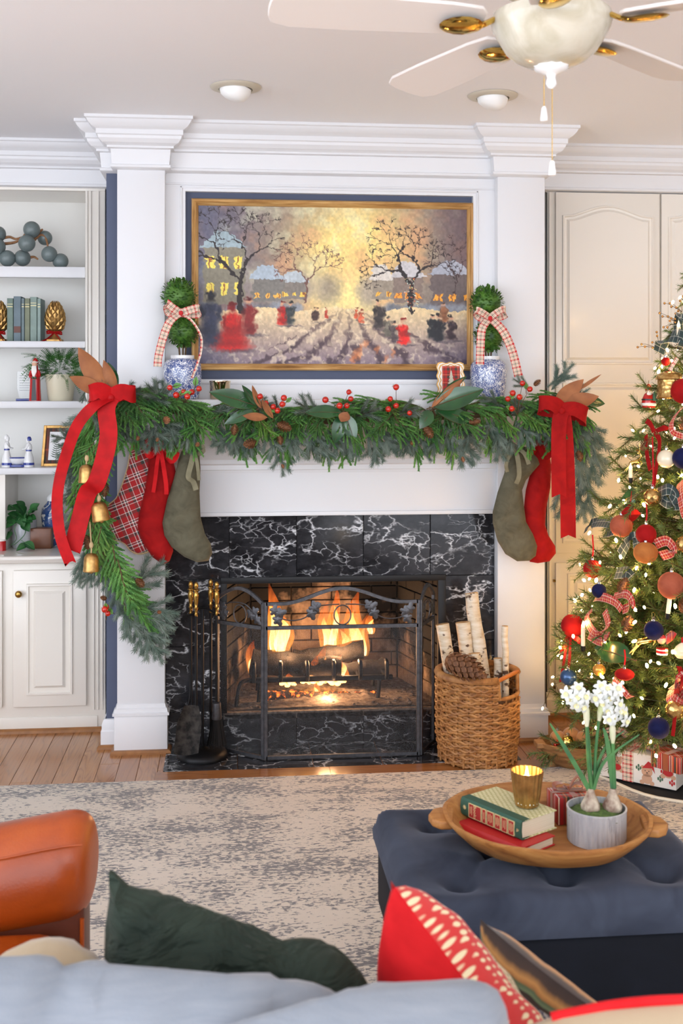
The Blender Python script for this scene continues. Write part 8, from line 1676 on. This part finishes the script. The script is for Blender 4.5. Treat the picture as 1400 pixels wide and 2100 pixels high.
# leaning framed fern print
z=SHZ[3]; Yf=YSH+.02; fa=thing('framed_fern_print','small gold framed fern print leaning on the shelf behind the garland','picture frame',(sh(112,958,Yf).x,Yf,z)); xa_,xb_=X(84,Yf),X(140,Yf); z1=Z(873,110,Yf); hF=z1-z; lean=.18; tw=.08
def F(u,v,d): return Vector((xa_+(xb_-xa_)*u+.010*v,Yf+v*hF*lean-d,z+.001+hF*v))
fwx=.10; fwz=.07
for nm,(u0,u1,v0,v1) in (('frame_side',(0,fwx,0,1)),('frame_side',(1-fwx,1,0,1)),('frame_rail',(fwx,1-fwx,0,fwz)),('frame_rail',(fwx,1-fwx,1-fwz,1))):
    obj(nm,MB().add([F(u0,v0,.008),F(u1,v0,.008),F(u1,v1,.008),F(u0,v1,.008),F(u0,v0,-.006),F(u1,v0,-.006),F(u1,v1,-.006),F(u0,v1,-.006)],[(0,1,2,3),(7,6,5,4),(0,4,5,1),(1,5,6,2),(2,6,7,3),(3,7,4,0)]),M['gold'],fa,bevel=.0015,seg=1)
def plate(nm,u0,u1,v0,v1,d,m,uvs=False): return obj(nm,MB().add([F(u0,v0,d),F(u1,v0,d),F(u1,v1,d),F(u0,v1,d),F(u0,v0,d-.002),F(u1,v0,d-.002),F(u1,v1,d-.002),F(u0,v1,d-.002)],[(0,1,2,3),(7,6,5,4),(0,4,5,1),(1,5,6,2),(2,6,7,3),(3,7,4,0)]),m,fa)
plate('tartan_mat',fwx,1-fwx,fwz,1-fwz,.001,plaid('brown tartan mat',(110,60,48),[(0,.3,(64,62,56)),(.5,.56,(190,90,60))],40,'Object')); plate('card',.24,.80,.15,.84,.003,mat('white card',(240,240,240),.8))
fn=MB()
for k in range(11):
    v=.22+.05*k; L=.21*(1-(k/11.5)**1.2)
    for s_ in (-1,1): fn.add([F(.52,v-.008,.0036),F(.52,v+.012,.0036),F(.52+s_*L,v+.05,.0036),F(.52+s_*L*.6,v+.01,.0036)],[(0,1,2,3)])
fn.add([F(.513,.18,.0037),F(.527,.18,.0037),F(.522,.80,.0037),F(.518,.80,.0037)],[(0,1,2,3)]); obj('fern_print',fn,mat('printed grey green',(82,96,84),.8),fa,fixn=False)
# counter: pothos, box, ginger jar
Yc=0.62; z=zc; o=thing('pothos_planter','trailing pothos plant in a grey metal planter on the counter','plant',(X(55,Yc),Yc,z)); xa_,xb_=X(25,Yc),X(66,Yc); hp=Z(1066,50,Yc)-z
obj('planter',MB().lathe([(.052,z),(.056,z+.004),(.058,z+hp),(.054,z+hp),(.052,z+hp*.85),(.002,z+hp*.83)],((xa_+xb_)/2+.01,Yc,0),28),M['zinc'],o)
pl=[]; n=8
hm=leaf_mb(.06,.046,.25,.25,7); phm=mesh('pothos_leaf',hm,[M['pothos'],M['pothos'],M['stem']],Vector()); rd=random.Random(5)
for (a,b,s) in (((55,1060),(10,1030),1),((45,1050),(18,1020),1),((50,1045),(30,1012),1),((62,1050),(85,1018),1),((66,1048),(80,1035),.8),((48,1062),(75,1070),1),((40,1055),(50,1085),1.1),((30,1060),(2,1085),1.2),((35,1070),(8,1060),1),((50,1055),(45,1030),1),((55,1058),(62,1040),1),((20,1090),(5,1110),1),((58,1062),(78,1060),.9),((38,1062),(20,1050),1),((48,1070),(60,1090),1),((30,1040),(12,1042),.9)):
    p=sh(*a,Yc-.05); q=sh(*b,Yc-.10-rd.uniform(0,.04)); inst('pothos_leaf',phm,o,p,q-p,UP*.7+Vector((rd.uniform(-.3,.3),-.8,0)),s*1.05)
for pts in ([(48,1070),(52,1092),(40,1108),(28,1118)],[(40,1062),(30,1085),(34,1105),(22,1118)],[(50,1062),(55,1050),(70,1045)],[(45,1062),(35,1045),(20,1035)]): obj('vine',MB().tube(cat([sh(x,y,Yc-.07) for x,y in pts],5),.0018,5),M['stem'],o)
for (a,b) in (((50,1112),(70,1122)),((58,1116),(40,1122))): p=sh(*a,Yc-.13); q=sh(*b,Yc-.15); p.z=max(p.z,z+.01); q.z=max(q.z,z+.008); inst('pothos_leaf',phm,o,p,q-p,UP+Vector((0,-.6,0)),1.0)
xa_,xb_=X(62,.56),X(105,.56); obj('wooden_box',MB().box(xa_,xb_,.56,.64,z,Z(1084,80,.56)),mat('brown polished wood',(122,72,44),.35,var=.3,vs=12),None,'small brown wooden box beside the blue ginger jar','box',bevel=.004)
c=at(108,1118,.68); h=Z(1008,108,.68)-z; gj=thing('ginger_jar','cobalt blue ginger jar with white blossoms behind the garland ribbon','jar',(c.x,c.y,z)); R=.056
obj('jar',MB().lathe([(R*.6,z),(R*.66,z+h*.05),(R*.86,z+h*.3),(R,z+h*.55),(R*.92,z+h*.70),(R*.5,z+h*.80),(R*.42,z+h*.83)],(c.x,c.y,0),32),M['cobalt'],gj); obj('lid',MB().lathe([(R*.40,z+h*.82),(R*.52,z+h*.83),(R*.52,z+h*.90),(R*.3,z+h*.95),(R*.12,z+h*.97),(R*.14,z+h),(.002,z+h*1.02)],(c.x,c.y,0),24),M['porcelain'],gj)
c=at(3,1112,.52); tn=thing('red_tin','small red striped tin cut by the left frame edge','tin',(c.x,c.y,z)); obj('tin_body',MB().lathe([(.022,z),(.022,z+.05)],(c.x,c.y,0),20),M['paintred'],tn); obj('tin_rim',MB().lathe([(.023,z+.046),(.0235,z+.052),(.020,z+.054)],(c.x,c.y,0),20),M['paintwhite'],tn)
